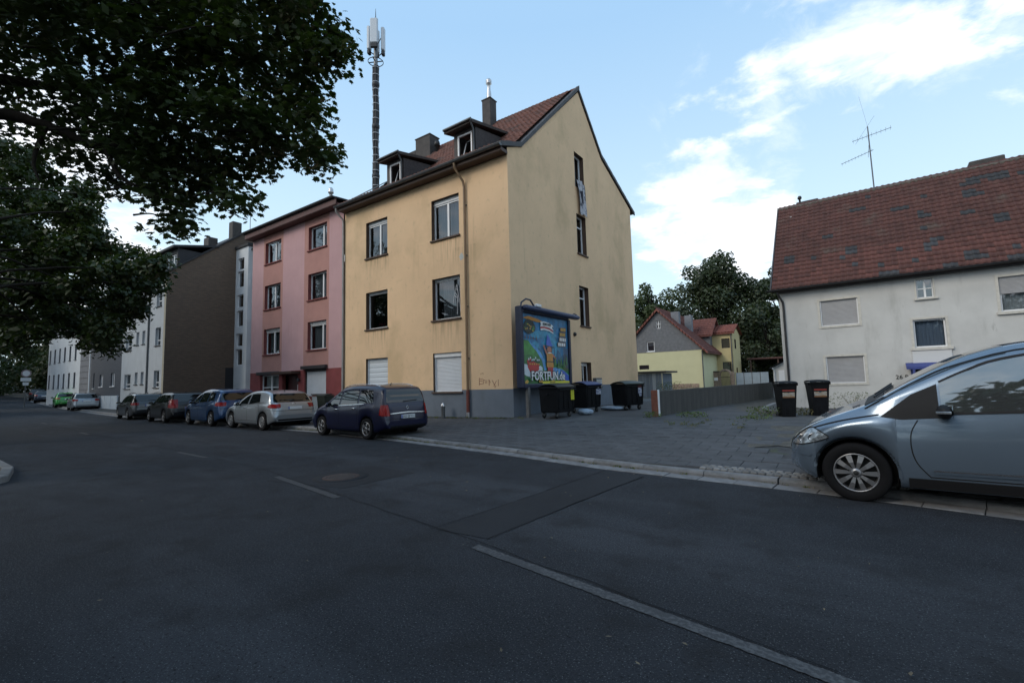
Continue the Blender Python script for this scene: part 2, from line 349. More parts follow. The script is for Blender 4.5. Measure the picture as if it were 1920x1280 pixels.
# kerb stones and gutter slabs, one object each near the camera
kerb = obj('kerb', None, None, kind='structure')
def walk(x0, x1, step):
    x = x0; out = [(x, kerb_y(x))]
    while x < x1:
        a = math.atan2(kerb_y(x+.3)-kerb_y(x-.3), .6); x += step*math.cos(a); out.append((x, kerb_y(x)))
    return out
def stone_mesh(name, L, prof, m):
    mb = MB(); n = len(prof); g = .006
    vs = [(g, y, z) for y, z in prof]+[(L-g, y, z) for y, z in prof]
    mb.add(vs, [tuple(range(n)), tuple(range(2*n-1, n-1, -1))]+[(i, i+n, (i+1) % n+n, (i+1) % n) for i in range(n)])
    return mb.mesh(name, m)
KP = [(.27, -.1), (.27, .045), (.285, .07), (.31, .085), (.41, .088), (.42, .08), (.42, -.1)]
KPH = [(.27, -.1), (.27, .09), (.285, .118), (.31, .128), (.41, .13), (.42, .12), (.42, -.1)]
GP = [(.0, -.1), (.0, .003), (.008, .008), (.262, .012), (.268, .004), (.268, -.1)]
me_k, me_kh, me_g = stone_mesh('kerb_stone', 1., KP, M_kerb), stone_mesh('kerb_stone_high', 1., KPH, M_kerb), stone_mesh('gutter_slab', .5, GP, M_gut)
def lay(name, me, pts, par):
    for (x0, y0), (x1, y1) in zip(pts, pts[1:]):
        o = obj(name, me, par, (x0, y0, road_z(x0)+random.uniform(-.006, .004)), math.atan2(y1-y0, x1-x0)+random.uniform(-.006, .006))
lay('kerb_stone', me_kh, walk(-30, -5.5, 1.), kerb); lay('kerb_stone', me_k, walk(-5.5, 14, 1.), kerb); lay('gutter_slab', me_g, walk(-15, 14, .5), kerb)
def kerb_run(name, x0, x1, prof, step, m):
    P = walk(x0, x1, step); mb = MB(); rows = [[(x, y+a, road_z(x)+b) for a, b in prof] for x, y in P]; n = len(prof)
    mb.add([p for r in rows for p in r], [(i*n+k, (i+1)*n+k, (i+1)*n+k+1, i*n+k+1) for i in range(len(rows)-1) for k in range(n-1)]); mb.build(name, m, kerb, kind='stuff')
kerb_run('far_kerb_stones', -240, -30, KPH, 3, M_kerb); kerb_run('far_gutter_slabs', -240, -15, GP, 3, M_gut); 
# pavement behind the kerb: sheet, then the yard's slabs
def yz(x, y): return yard_z(x, y)
px_ = list(np.arange(-240, -40, 6.))+list(np.arange(-40, 24, 1.))+[24, 40]
strip('pavement', px_, lambda x: kerb_y(x)+.415, lambda x: max(kerb_y(x)+6., .5 if x > -20 else -99), yz, M_joint, 14, kind='structure')
strip('yard', list(np.arange(-.5, 26, .75)), lambda x: -.6, lambda x: 36, yz, M_yard, 48, dz=.006, kind='structure')
strip('parking_strip', list(np.arange(7.6, 20, .5)), lambda x: -3.6+.5*math.sin(x*1.7)+.2*math.sin(x*5), lambda x: -.55, yz, M_soil, 8, dz=.012, kind='structure')
paving = obj('paving', None, None, kind='structure')
def slab_mesh(w, d):
    g = .0035; b = .006; mb = MB()
    vs = [(g, g, -.04), (w-g, g, -.04), (w-g, d-g, -.04), (g, d-g, -.04), (g, g, -b), (w-g, g, -b), (w-g, d-g, -b), (g, d-g, -b), (g+b, g+b, 0), (w-g-b, g+b, 0), (w-g-b, d-g-b, 0), (g+b, d-g-b, 0)]
    mb.add(vs, [(8, 9, 10, 11)]+[(a+i, a+(i+1) % 4, a+4+(i+1) % 4, a+4+i) for a in (0, 4) for i in range(4)]); return mb
SW, SD = .50, .36
me_s = slab_mesh(SW, SD).mesh('paving_slab', M_slab)
slabs = []
for r in range(0, 22):
    for c in range(-40, 45):
        x = c*SW+(r % 2)*SW/2; y = -5.9+r*SD
        ym = max(kerb_y(x), kerb_y(x+SW))+.43
        if x > 7.9-.3*math.sin(r*2.1) and y > -4.4: continue
        if x > 11 or x < -14: continue
        if y < ym-.2 or y+SD > (-.45 if x < 0 else -.25): continue
        slabs.append((x, max(y, ym), SD-(max(y, ym)-y)))
cam_p = Vector((9.26, -13.09, 1.48))
def seen(x, y):
    d = Vector((x, y, .1))-cam_p; z = d.dot(cf); u = d.dot(cr)
    return z > 0 and abs(u/z) < 1.12
slabs.sort(key=lambda s: (not seen(s[0], s[1]), (Vector((s[0], s[1], 0))-cam_p).length))
rest = MB(); cuts = {}
for i, (x, y, d) in enumerate(slabs):
    if d < .08: continue
    dz, ax, ay = random.uniform(-.003, .003), random.uniform(-.007, .007), random.uniform(-.007, .007)
    sl = (yard_z(x, y+.3)-yard_z(x, y))/.3
    if i < 300:
        k = round(d, 2)
        me = me_s if abs(d-SD) < .02 else cuts.setdefault(k, slab_mesh(SW, k).mesh('paving_slab_cut', M_slab))
        o = obj('paving_slab', me, paving, (x, y, yard_z(x, y)+.016+dz)); o.rotation_euler = (math.atan(sl)+ax, ay, random.uniform(-.008, .008))
    else:
        s = slab_mesh(SW, d); Mx = Matrix.Translation((x, y, yard_z(x, y)+.016+dz)) @ Matrix.Rotation(math.atan(sl)+ax, 4, 'X')
        rest.add([Mx @ Vector(v) for v in s.v], s.f)
rest.build('paving_slabs_far', M_slab, paving, kind='stuff')
# small granite setts beside the kerb on the right
setts = obj('sett_strip', None, None, kind='structure')
me_c = [MB().bevbox(-.048, .048, -.048, .048, -.05, .0, .014).mesh('granite_sett', mat('granite_sett', (.16, .155, .15), .8, objvar=.3, bump=.3, bscale=90)) for _ in range(1)]
for i in range(24):
    for j in range(3):
        x = 7.3+i*.104+(j % 2)*.05; y = kerb_y(x)+.49+j*.104
        o = obj('granite_sett', me_c[0], setts, (x, y, yard_z(x, y)+.034+random.uniform(-.006, .006)), random.uniform(-.1, .1))
# opposite pavement nose with its kerb around the tree pit
nose = [(-60, -13.2), (-30, -12.2), (-14, -11.6), (-9, -11.15), (-6.4, -10.98), (-4.2, -11.05), (-2.9, -11.3), (-2.2, -11.75), (-1.9, -12.4), (-1.8, -13.4), (-1.4, -15), (0.5, -15.4), (9, -16), (30, -20)]
mb = MB(); n = len(nose)
mb.add([(x, y, road_z(x)+.105) for x, y in nose]+[(x, -60, road_z(x)+.105) for x, y in nose], [(i, n+i, n+i+1, i+1) for i in range(n-1)]); mb.build('left_pavement', M_soil, None, kind='structure')
lk = obj('left_kerb', None, None, kind='structure')
def resample(P, st):
    out = [P[0]]; acc = 0
    for a, b in zip(P, P[1:]):
        L = math.dist(a, b); m = max(1, round(L/st))
        for k in range(1, m+1): out.append((a[0]+(b[0]-a[0])*k/m, a[1]+(b[1]-a[1])*k/m))
    return out
for (x0, y0), (x1, y1) in zip(resample(nose[2:12], .8), resample(nose[2:12], .8)[1:]):
    L = math.dist((x0, y0), (x1, y1)); mb = MB().bevbox(.004, L-.004, -.16, .0, -.1, .12, .015)
    mb.build('kerb_stone', M_kerb, lk, loc=(x0, y0, 0), rotz=math.atan2(y1-y0, x1-x0))
# moss and weeds between gutter and kerb: many little blades, one mass
def blades(name, spots, h, m, w=.008, spread=.2, per=30, **kw):
    V = []; F = []
    for (x, y, z, s) in spots:
        for _ in range(int(per*s)):
            a = random.uniform(0, 6.28); r = spread*s*random.random()**.7; bx, by = x+r*math.cos(a), y+r*math.sin(a)*.7
            hh = h*s*random.uniform(.4, 1.2); la = random.uniform(0, 6.28); l = hh*random.uniform(.2, .9); ww = w*random.uniform(.7, 1.6)
            i = len(V); nx, ny = -math.sin(la)*ww, math.cos(la)*ww
            V += [(bx-nx, by-ny, z), (bx+nx, by+ny, z), (bx+math.cos(la)*l*.4+nx*.8, by+math.sin(la)*l*.4+ny*.8, z+hh*.65), (bx+math.cos(la)*l*.4-nx*.8, by+math.sin(la)*l*.4-ny*.8, z+hh*.65), (bx+math.cos(la)*l, by+math.sin(la)*l, z+hh*.95)]
            F += [(i, i+1, i+2, i+3), (i+3, i+2, i+4, i+4)]
    me = bpy.data.meshes.new(name); me.from_pydata(V, [], [f if f[2] != f[3] else f[:3] for f in F])
    for q in (m if isinstance(m, list) else [m]): me.materials.append(q)
    if isinstance(m, list): me.polygons.foreach_set('material_index', [random.randrange(len(m)) if i % 2 == 0 else 0 for i in range(len(me.polygons))])
    me.update(); return obj(name, me, None, **kw)
sp = []
for _ in range(150):
    x = random.choice([random.uniform(-2.2, .8), random.uniform(-7.5, -4.9), random.uniform(-1.5, 9)]); sp.append((x, kerb_y(x)+.268, .01, random.uniform(.25, .6)))
blades('gutter_weeds', sp, .07, [M_green, M_grassdry], .006, .14, 26, kind='stuff')
sp = [(x, random.uniform(-.42, -.1), yard_z(x, -.3), random.uniform(.3, .7)) for x in np.linspace(-6, .6, 60)]+[(random.uniform(5.3, 7.3), random.uniform(-1.6, .6), .36, random.uniform(.3, .7)) for _ in range(40)]
blades('wall_foot_weeds', sp, .10, [M_green, M_grassdry], .006, .16, 22, kind='stuff')
# ---------------------------------------------------------------- building materials
M_yel = mat('yellow_render', (.72, .50, .305), .92, var=.07, vscale=.6, bump=.45, bscale=40, stain=[((.30, .22, .13), .4, 1.6, (2.2, 2.2, .16), .57, .84), ((.44, .32, .18), .55, .45, (1, 1, .8), .48, .70), ((.38, .29, .18), .4, 5, (1, 1, .8), .55, .75)])
def sill_grime():
    N, Lk = nodes_of(M_yel); b = N['Principled BSDF']; src = b.inputs['Base Color'].links[0].from_socket
    tc = N.new('ShaderNodeTexCoord'); sp = N.new('ShaderNodeSeparateXYZ'); Lk.new(tc.outputs['Object'], sp.inputs[0])
    mp = N.new('ShaderNodeMapping'); mp.inputs['Scale'].default_value = (9, 9, .55); Lk.new(tc.outputs['Object'], mp.inputs[0]); nz = N.new('ShaderNodeTexNoise'); nz.inputs['Scale'].default_value = 1.3; nz.inputs['Detail'].default_value = 6; Lk.new(mp.outputs[0], nz.inputs[0])
    st = N.new('ShaderNodeMapRange'); st.inputs['From Min'].default_value = .44; st.inputs['From Max'].default_value = .66; Lk.new(nz.outputs['Fac'], st.inputs['Value'])
    def op(o, a, c):
        n = N.new('ShaderNodeMath'); n.operation = o; n.use_clamp = o == 'MULTIPLY'
        for i, v in enumerate((a, c)):
            if isinstance(v, (int, float)): n.inputs[i].default_value = v
            elif v is not None: Lk.new(v, n.inputs[i])
        return n.outputs[0]
    tot = None
    for xc, z, h in ((-3.0, 6.64, 1.3), (-3.0, 3.50, 1.2), (-7.06, 6.64, .9), (-7.06, 3.5, .9), (-2.3, 6.2, 1.0)):
        mx = N.new('ShaderNodeMapRange'); mx.interpolation_type = 'SMOOTHSTEP'; mx.inputs['From Min'].default_value = .95; mx.inputs['From Max'].default_value = .55; Lk.new(op('ABSOLUTE', op('SUBTRACT', sp.outputs[0], xc), None), mx.inputs['Value'])
        mz = N.new('ShaderNodeMapRange'); mz.inputs['From Min'].default_value = z-h; mz.inputs['From Max'].default_value = z; Lk.new(sp.outputs[2], mz.inputs['Value'])
        cut = op('LESS_THAN', sp.outputs[2], z); v = op('MULTIPLY', op('MULTIPLY', mx.outputs[0], mz.outputs[0]), cut); tot = v if tot is None else op('MAXIMUM', tot, v)
    fac = op('MULTIPLY', op('MULTIPLY', tot, st.outputs[0]), .6)
    mix = N.new('ShaderNodeMix'); mix.data_type = 'RGBA'; Lk.new(fac, mix.inputs['Factor']); Lk.new(src, mix.inputs['A']); mix.inputs['B'].default_value = (.22, .165, .10, 1); Lk.new(mix.outputs['Result'], b.inputs['Base Color'])
sill_grime()
M_plinth = mat('blue_grey_plinth', (.135, .16, .195), .8, var=.12, vscale=1.5, bump=.2, bscale=60, stain=[((.10, .115, .13), .5, 2, (1, 1, .4), .52, .75)])
M_brown = mat('brown_reveal', (.075, .042, .026), .75, var=.2, vscale=4)
M_sill = mat('brown_sill', (.085, .052, .038), .7, var=.25, vscale=8, bump=.2)
M_upvc = mat('white_frame', (.72, .73, .74), .4, var=.05, vscale=3)
M_glass = glass_mat('window_glass')
M_dglass = glass_mat('dark_window_glass', (.35, .38, .40), .12)
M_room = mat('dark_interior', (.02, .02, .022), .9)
M_curt = mat('net_curtain', (.50, .51, .52), .9, var=.15, vscale=6, stretch=(8, 8, .3))
M_curtb = mat('blue_curtain', (.26, .31, .40), .9, var=.2, vscale=6, stretch=(9, 9, .2))
M_curtd = mat('grey_curtain', (.22, .23, .25), .9, var=.2, vscale=6, stretch=(8, 8, .3))
M_skygrey = mat('sky_grey_sheet', (.20, .22, .25), .8, var=.08, vscale=1)  # grey sheet behind panes, coloured like the sky they reflect
M_shut = mat('white_shutter', (.62, .64, .67), .5, var=.05, vscale=4, stain=[((.45, .45, .45), .4, 2, (1, 1, .3), .55, .8)])
M_shutg = mat('grey_shutter', (.36, .36, .37), .55, var=.06, vscale=4)
M_fascia = mat('brown_fascia', (.060, .030, .020), .6, var=.2, vscale=3)
M_gutter = mat('zinc_gutter', (.10, .105, .11), .45, .4, var=.25, vscale=5)
M_slatec = mat('slate_cladding', (.050, .040, .038), .7, var=.35, vscale=9, bump=.5, bscale=25)
M_chim = mat('chimney_fibre_cement', (.055, .048, .045), .8, var=.25, vscale=4)
M_steel = mat('flue_steel', (.55, .55, .56), .35, .8, var=.1)
M_tile = mat('red_roof_tile', (.105, .037, .029), .75, var=.35, vscale=2.2, bump=.2, bscale=60, objvar=.28, stain=[((.10, .085, .07), .7, 1.1, (1, 1, 1), .56, .74), ((.25, .23, .20), .5, 28, (1, 1, 1), .66, .72)])
M_tiley = mat('weathered_red_tile', (.135, .052, .036), .8, var=.5, vscale=3, bump=.2, bscale=60, stain=[((.055, .035, .03), .8, 1.4, (1, 1, 1), .5, .7), ((.20, .19, .16), .5, 25, (1, 1, 1), .66, .74)])
M_tiled = mat('dark_roof_tile', (.036, .038, .044), .75, var=.3, vscale=5, objvar=.25)
M_verge = mat('verge_slate', (.055, .052, .055), .7, var=.3, vscale=7)
M_pipe = mat('copper_brown_pipe', (.20, .125, .065), .5, var=.2, vscale=3)
M_pipered = mat('red_standpipe', (.14, .035, .025), .6, var=.35, vscale=9)
M_pipew = mat('pale_downpipe', (.33, .32, .31), .55, var=.2, vscale=3)
M_black = mat('black_plastic', (.012, .012, .013), .5)
M_bitumen = mat('black_bitumen', (.02, .02, .022), .8, var=.3, vscale=4)

def front(y0=0.): return lambda u, w, z: (u, y0+w, z)
def side(x0=0.): return lambda u, w, z: (x0-w, u, z)          # wall facing +x
class TB(MB):
    def __init__(s, T): super().__init__(); s.T = T
    def build(s, name, mats, parent=None, **kw):
        s.v = [s.T(*p) for p in s.v]; return super().build(name, mats, parent, **kw)
def wall(mb, prof, z0, openings, depth=.16, colour=None, rev=1, ub=(), zb=()):
    """prof: top outline [(u, z)]; holes are cut out and get reveals"""
    us = sorted(set([round(p[0], 4) for p in prof]+[o[0] for o in openings]+[o[1] for o in openings]+list(ub)))
    us = [u for u in us if prof[0][0]-1e-6 <= u <= prof[-1][0]+1e-6]
    colour = colour or (lambda u, z: 0)
    for a, b in zip(us, us[1:]):
        if b-a < 1e-5: continue
        m = (a+b)/2; ta, tb = lerp_tab(prof, a+1e-6), lerp_tab(prof, b-1e-6)
        hs = sorted([(o[2], o[3]) for o in openings if o[0]-1e-6 <= a and b <= o[1]+1e-6])
        edges = [z0]+[z for h in hs for z in h]
        for lo, hi in [(edges[i], edges[i+1] if i+1 < len(edges) else None) for i in range(0, len(edges), 2)]:
            cuts = [lo]+[z for z in sorted(zb) if z > lo+1e-5 and (hi is None or z < hi-1e-5)]+[hi]
            for p, q in zip(cuts, cuts[1:]):
                qa, qb = (ta, tb) if q is None else (q, q)
                if qa-p < 1e-4 and qb-p < 1e-4: continue
                mb.quad((a, 0, p), (b, 0, p), (b, 0, qb), (a, 0, qa), colour(m, (p+(qa+qb)/2)/2))
    for o in openings:
        u0, u1, a, b = o[:4]; d = o[4] if len(o) > 4 else depth
        mb.quad((u0, 0, a), (u0, d, a), (u0, d, b), (u0, 0, b), rev); mb.quad((u1, 0, a), (u1, 0, b), (u1, d, b), (u1, d, a), rev)
        mb.quad((u0, 0, b), (u0, d, b), (u1, d, b), (u1, 0, b), rev); mb.quad((u0, 0, a), (u1, 0, a), (u1, d, a), (u0, d, a), rev)
def wavy(T, u0, u1, w, z0, z1, m, parent, name='curtain', waves=9, amp=.025):
    n = waves*4; rows = [[(u0+(u1-u0)*i/n, w+amp*math.sin(i*math.pi/2+.3*random.random()), z) for i in range(n+1)] for z in (z0, z1)]
    t = TB(T); t.grid(rows, n, 1); return t.build(name, m, parent)
def window(parent, T, u0, u1, z0, z1, d=.16, mull=(.5,), bar=(), fw=.06, mf=None, curtain=None, cur_rng=(0, 1), sill=None, glass=None, box=0., tilt=None, hang=1., label=None):
    """frame > pane, curtain, sill; mull / bar: vertical / horizontal divisions as fractions"""
    mf = mf or M_upvc; t = TB(T); e = .003
    if box: t.box(u0+e, u1-e, d-.03, d+.05, z1-box, z1-e); z1 = z1-box
    f0, f1 = d, d+.055
    t.box(u0+e, u0+fw, f0, f1, z0+e, z1-e); t.box(u1-fw, u1-e, f0, f1, z0+e, z1-e)
    t.box(u0+fw, u1-fw, f0, f1, z0+e, z0+fw); t.box(u0+fw, u1-fw, f0, f1, z1-fw, z1-e)
    for q in mull:
        c = u0+(u1-u0)*q; t.box(c-fw*.75, c+fw*.75, f0-.008, f1-.004, z0+fw, z1-fw)
    for q in bar:
        c = z0+(z1-z0)*q; t.box(u0+fw, u1-fw, f0-.004, f1-.008, c-fw*.45, c+fw*.45)
    w = t.build('window', mf, parent)
    if label: w['label'] = label
    g = TB(T); cuts = [u0+fw]+[u0+(u1-u0)*q for q in mull]+[u1-fw]
    for a, b in zip(cuts, cuts[1:]):
        if tilt is not None and a == cuts[tilt]: continue
        r1, r2 = random.uniform(-.006, .006), random.uniform(-.006, .006)
        g.quad((a, d+.03+r1, z0+fw), (b, d+.03-r1, z0+fw), (b, d+.03+r2, z1-fw), (a, d+.03-r2, z1-fw))
    g.build('pane', glass or M_glass, w)
    if tilt is not None:                                          # a sash standing tipped inwards
        a, b = cuts[tilt], cuts[tilt+1]; s = TB(T); H = z1-z0-2*fw; L = lambda z: d+.06+(z-z0-fw)*.22
        for p, q, r, v in ((a, a+.05, z0+fw, z1-fw), (b-.05, b, z0+fw, z1-fw), (a+.05, b-.05, z0+fw, z0+fw+.05), (a+.05, b-.05, z1-fw-.05, z1-fw)):
            s.add([(p, L(r), r), (q, L(r), r), (q, L(v), v), (p, L(v), v), (p, L(r)+.05, r), (q, L(r)+.05, r), (q, L(v)+.05, v), (p, L(v)+.05, v)], [(0, 1, 2, 3), (4, 5, 6, 7), (0, 1, 5, 4), (2, 3, 7, 6), (0, 3, 7, 4), (1, 2, 6, 5)])
        s.build('tilted_sash', mf, w)
        s = TB(T); s.quad((a+.05, L(z0+fw)+.02, z0+fw), (b-.05, L(z0+fw)+.02, z0+fw), (b-.05, L(z1-fw)+.02, z1-fw), (a+.05, L(z1-fw)+.02, z1-fw)); s.build('sash_pane', M_glass, w)
    if curtain:
        a, b = u0+fw+(u1-u0-2*fw)*cur_rng[0], u0+fw+(u1-u0-2*fw)*cur_rng[1]; wavy(T, a, b, d+.2, z0+(z1-z0)*(1-hang), z1, curtain, w, waves=max(3, int((b-a)*9)))
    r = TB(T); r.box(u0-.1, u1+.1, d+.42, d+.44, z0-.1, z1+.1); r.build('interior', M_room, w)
    if sill:
        s = TB(T); s.bevbox(u0-.05, u1+.05, -.07, d-.002, z0-.065, z0-.004, .006); s.build('sill', sill, w)
    return w
def shutter(parent, T, u0, u1, z0, z1, d=.1, m=None, pitch=.05, box=.13, sill=None, frame=None, mbx=None):
    """closed roller shutter: box, guide rails, and a curtain of narrow slats"""
    t = TB(T); e = .003
    if box: t.box(u0+e, u1-e, d-.06, d+.05, z1-box, z1-e)
    t.box(u0+e, u0+.045, d-.03, d+.04, z0+e, z1-box-e); t.box(u1-.045, u1-e, d-.03, d+.04, z0+e, z1-box-e)
    t.box(u0+.045, u1-.045, d-.01, d+.03, z0+e, z0+.03)
    s = t.build('roller_shutter', mbx or M_upvc, parent)
    c = TB(T); n = max(4, int((z1-box-z0)/pitch)); P = []
    for k in range(n):
        a = z0+.004+(z1-box-z0-.006)*k/n; b = z0+.004+(z1-box-z0-.006)*(k+1)/n
        for z, w in ((a+.003, d+.022), (a+.25*(b-a), d+.010), (a+.75*(b-a), d+.010), (b-.003, d+.022)): P.append([(u0+.045, w, z), (u1-.045, w, z)])
    c.grid(P, 1, len(P)-1, 0, False); c.build('shutter_curtain', m or M_shut, s)
    if sill: q = TB(T); q.bevbox(u0-.05, u1+.05, -.07, d-.01, z0-.065, z0-.004, .006); q.build('sill', sill, s)
    if frame:
        q = TB(T); f = .10
        q.box(u0-f, u0-.002, -.02, .05, z0-f, z1+f); q.box(u1+.002, u1+f, -.02, .05, z0-f, z1+f); q.box(u0-.002, u1+.002, -.02, .05, z1+.002, z1+f); q.box(u0-.002, u1+.002, -.035, .05, z0-f, z0-.002); q.build('surround', frame, s)
    return s
def tile_verts(tw, th, h=.035):
    """a pantile: S-shaped across, tipped so that the lower edge stands proud; local u across, v up the slope, n outwards"""
    prof = [(0, .012), (.16, .038), (.36, .030), (.60, .004), (.82, .002), (1.04, .014)]
    V = []; 
    for v, lift in ((0, h), (th*1.06, .008)): V += [(u*tw, v, z+lift) for u, z in prof]
    V += [(u*tw, .002, max(z+h-.03, 0)) for u, z in prof]
    n = len(prof); F = [(i, i+1, n+i+1, n+i) for i in range(n-1)]+[(2*n+i, 2*n+i+1, i+1, i) for i in range(n-1)]
    return np.array(V), np.array(F)
def tiles(parent, O, U, V, nu, nv, tw, th, mats, n_obj=0, pick=None, name='roof_tile', skip=None):
    """pick(i, j) -> material index; the first n_obj by nearness to the camera are objects, the rest one mesh"""
    O, U, V = Vector(O), Vector(U).normalized(), Vector(V).normalized(); Nn = U.cross(V)
    if Nn.z < 0: Nn = -Nn
    tv, tf = tile_verts(tw, th); B = Matrix((U, V, Nn)).transposed()
    cells = [(i, j) for j in range(nv) for i in range(nu) if not (skip and skip(i, j))]
    Mw = parent.matrix_world if parent else Matrix.Identity(4)
    if n_obj: cells.sort(key=lambda c: (Mw @ (O+U*c[0]*tw+V*c[1]*th)-cam_p).length)
    mes = {}
    if n_obj:
        for k, m in enumerate(mats): mes[k] = fast_mesh(name, tv, tf, m)
        rm = B.to_4x4()
        for i, j in cells[:n_obj]:
            o = obj(name, mes[pick(i, j) if pick else 0], parent)
            o.matrix_local = Matrix.Translation(O+U*(i*tw)+V*(j*th)+Nn*random.uniform(0, .006)) @ rm @ Matrix.Rotation(random.uniform(-.02, .02), 4, 'Z')
    rest = cells[n_obj:]
    if rest:
        Bn = np.array(B); off = np.array([tuple(O+U*(i*tw+random.uniform(-.004, .004))+V*(j*th)+Nn*random.uniform(0, .008)) for i, j in rest])
        vv = (tv @ Bn.T)[None]+off[:, None]; ff = tf[None]+(np.arange(len(rest))*len(tv))[:, None, None]
        me = fast_mesh(name+'s', vv.reshape(-1, 3), ff.reshape(-1, 4), mats)
        if pick: me.polygons.foreach_set('material_index', np.repeat([pick(i, j) for i, j in rest], len(tf)).astype(np.int32))
        obj('more_roof_tiles', me, parent, kind='stuff')

def slab_roof(mb, prof, x0, x1, th, mi=0):
    """roof plate following the outline prof [(y, z)], thickness th below"""
    for (ya, za), (yb, zb_) in zip(prof, prof[1:]):
        mb.add([(x0, ya, za), (x1, ya, za), (x1, yb, zb_), (x0, yb, zb_), (x0, ya, za-th), (x1, ya, za-th), (x1, yb, zb_-th), (x0, yb, zb_-th)], [(0, 1, 2, 3), (4, 7, 6, 5), (0, 4, 5, 1), (1, 5, 6, 2), (2, 6, 7, 3), (3, 7, 4, 0)], mi)
def gutter(parent, x0, x1, y, z, r=.075, m=None):
    mb = MB(); n = 8
    rows = [[(x, y+rr*math.cos(math.pi+math.pi*k/n), z+rr*math.sin(math.pi+math.pi*k/n)) for k in range(n+1)] for x in (x0, x1) for rr in (r,)]
    mb.grid(rows, n, 1); rows2 = [[(x, y+(r-.008)*math.cos(math.pi+math.pi*k/n), z+.001+(r-.008)*math.sin(math.pi+math.pi*k/n)) for k in range(n+1)] for x in (x0, x1)]
    mb.grid(rows2, n, 1); mb.tube([(x0, y-r, z), (x1, y-r, z)], .012, 6)
    for x in (x0, x1): mb.poly([(x, y+r*math.cos(math.pi+math.pi*k/n), z+r*math.sin(math.pi+math.pi*k/n)) for k in range(n+1)])
    x = x0+.4
    while x < x1: mb.box(x-.012, x+.012, y-r-.012, y+r+.1, z-.004, z+.012); x += .8
    return mb.build('gutter', m or M_gutter, parent)

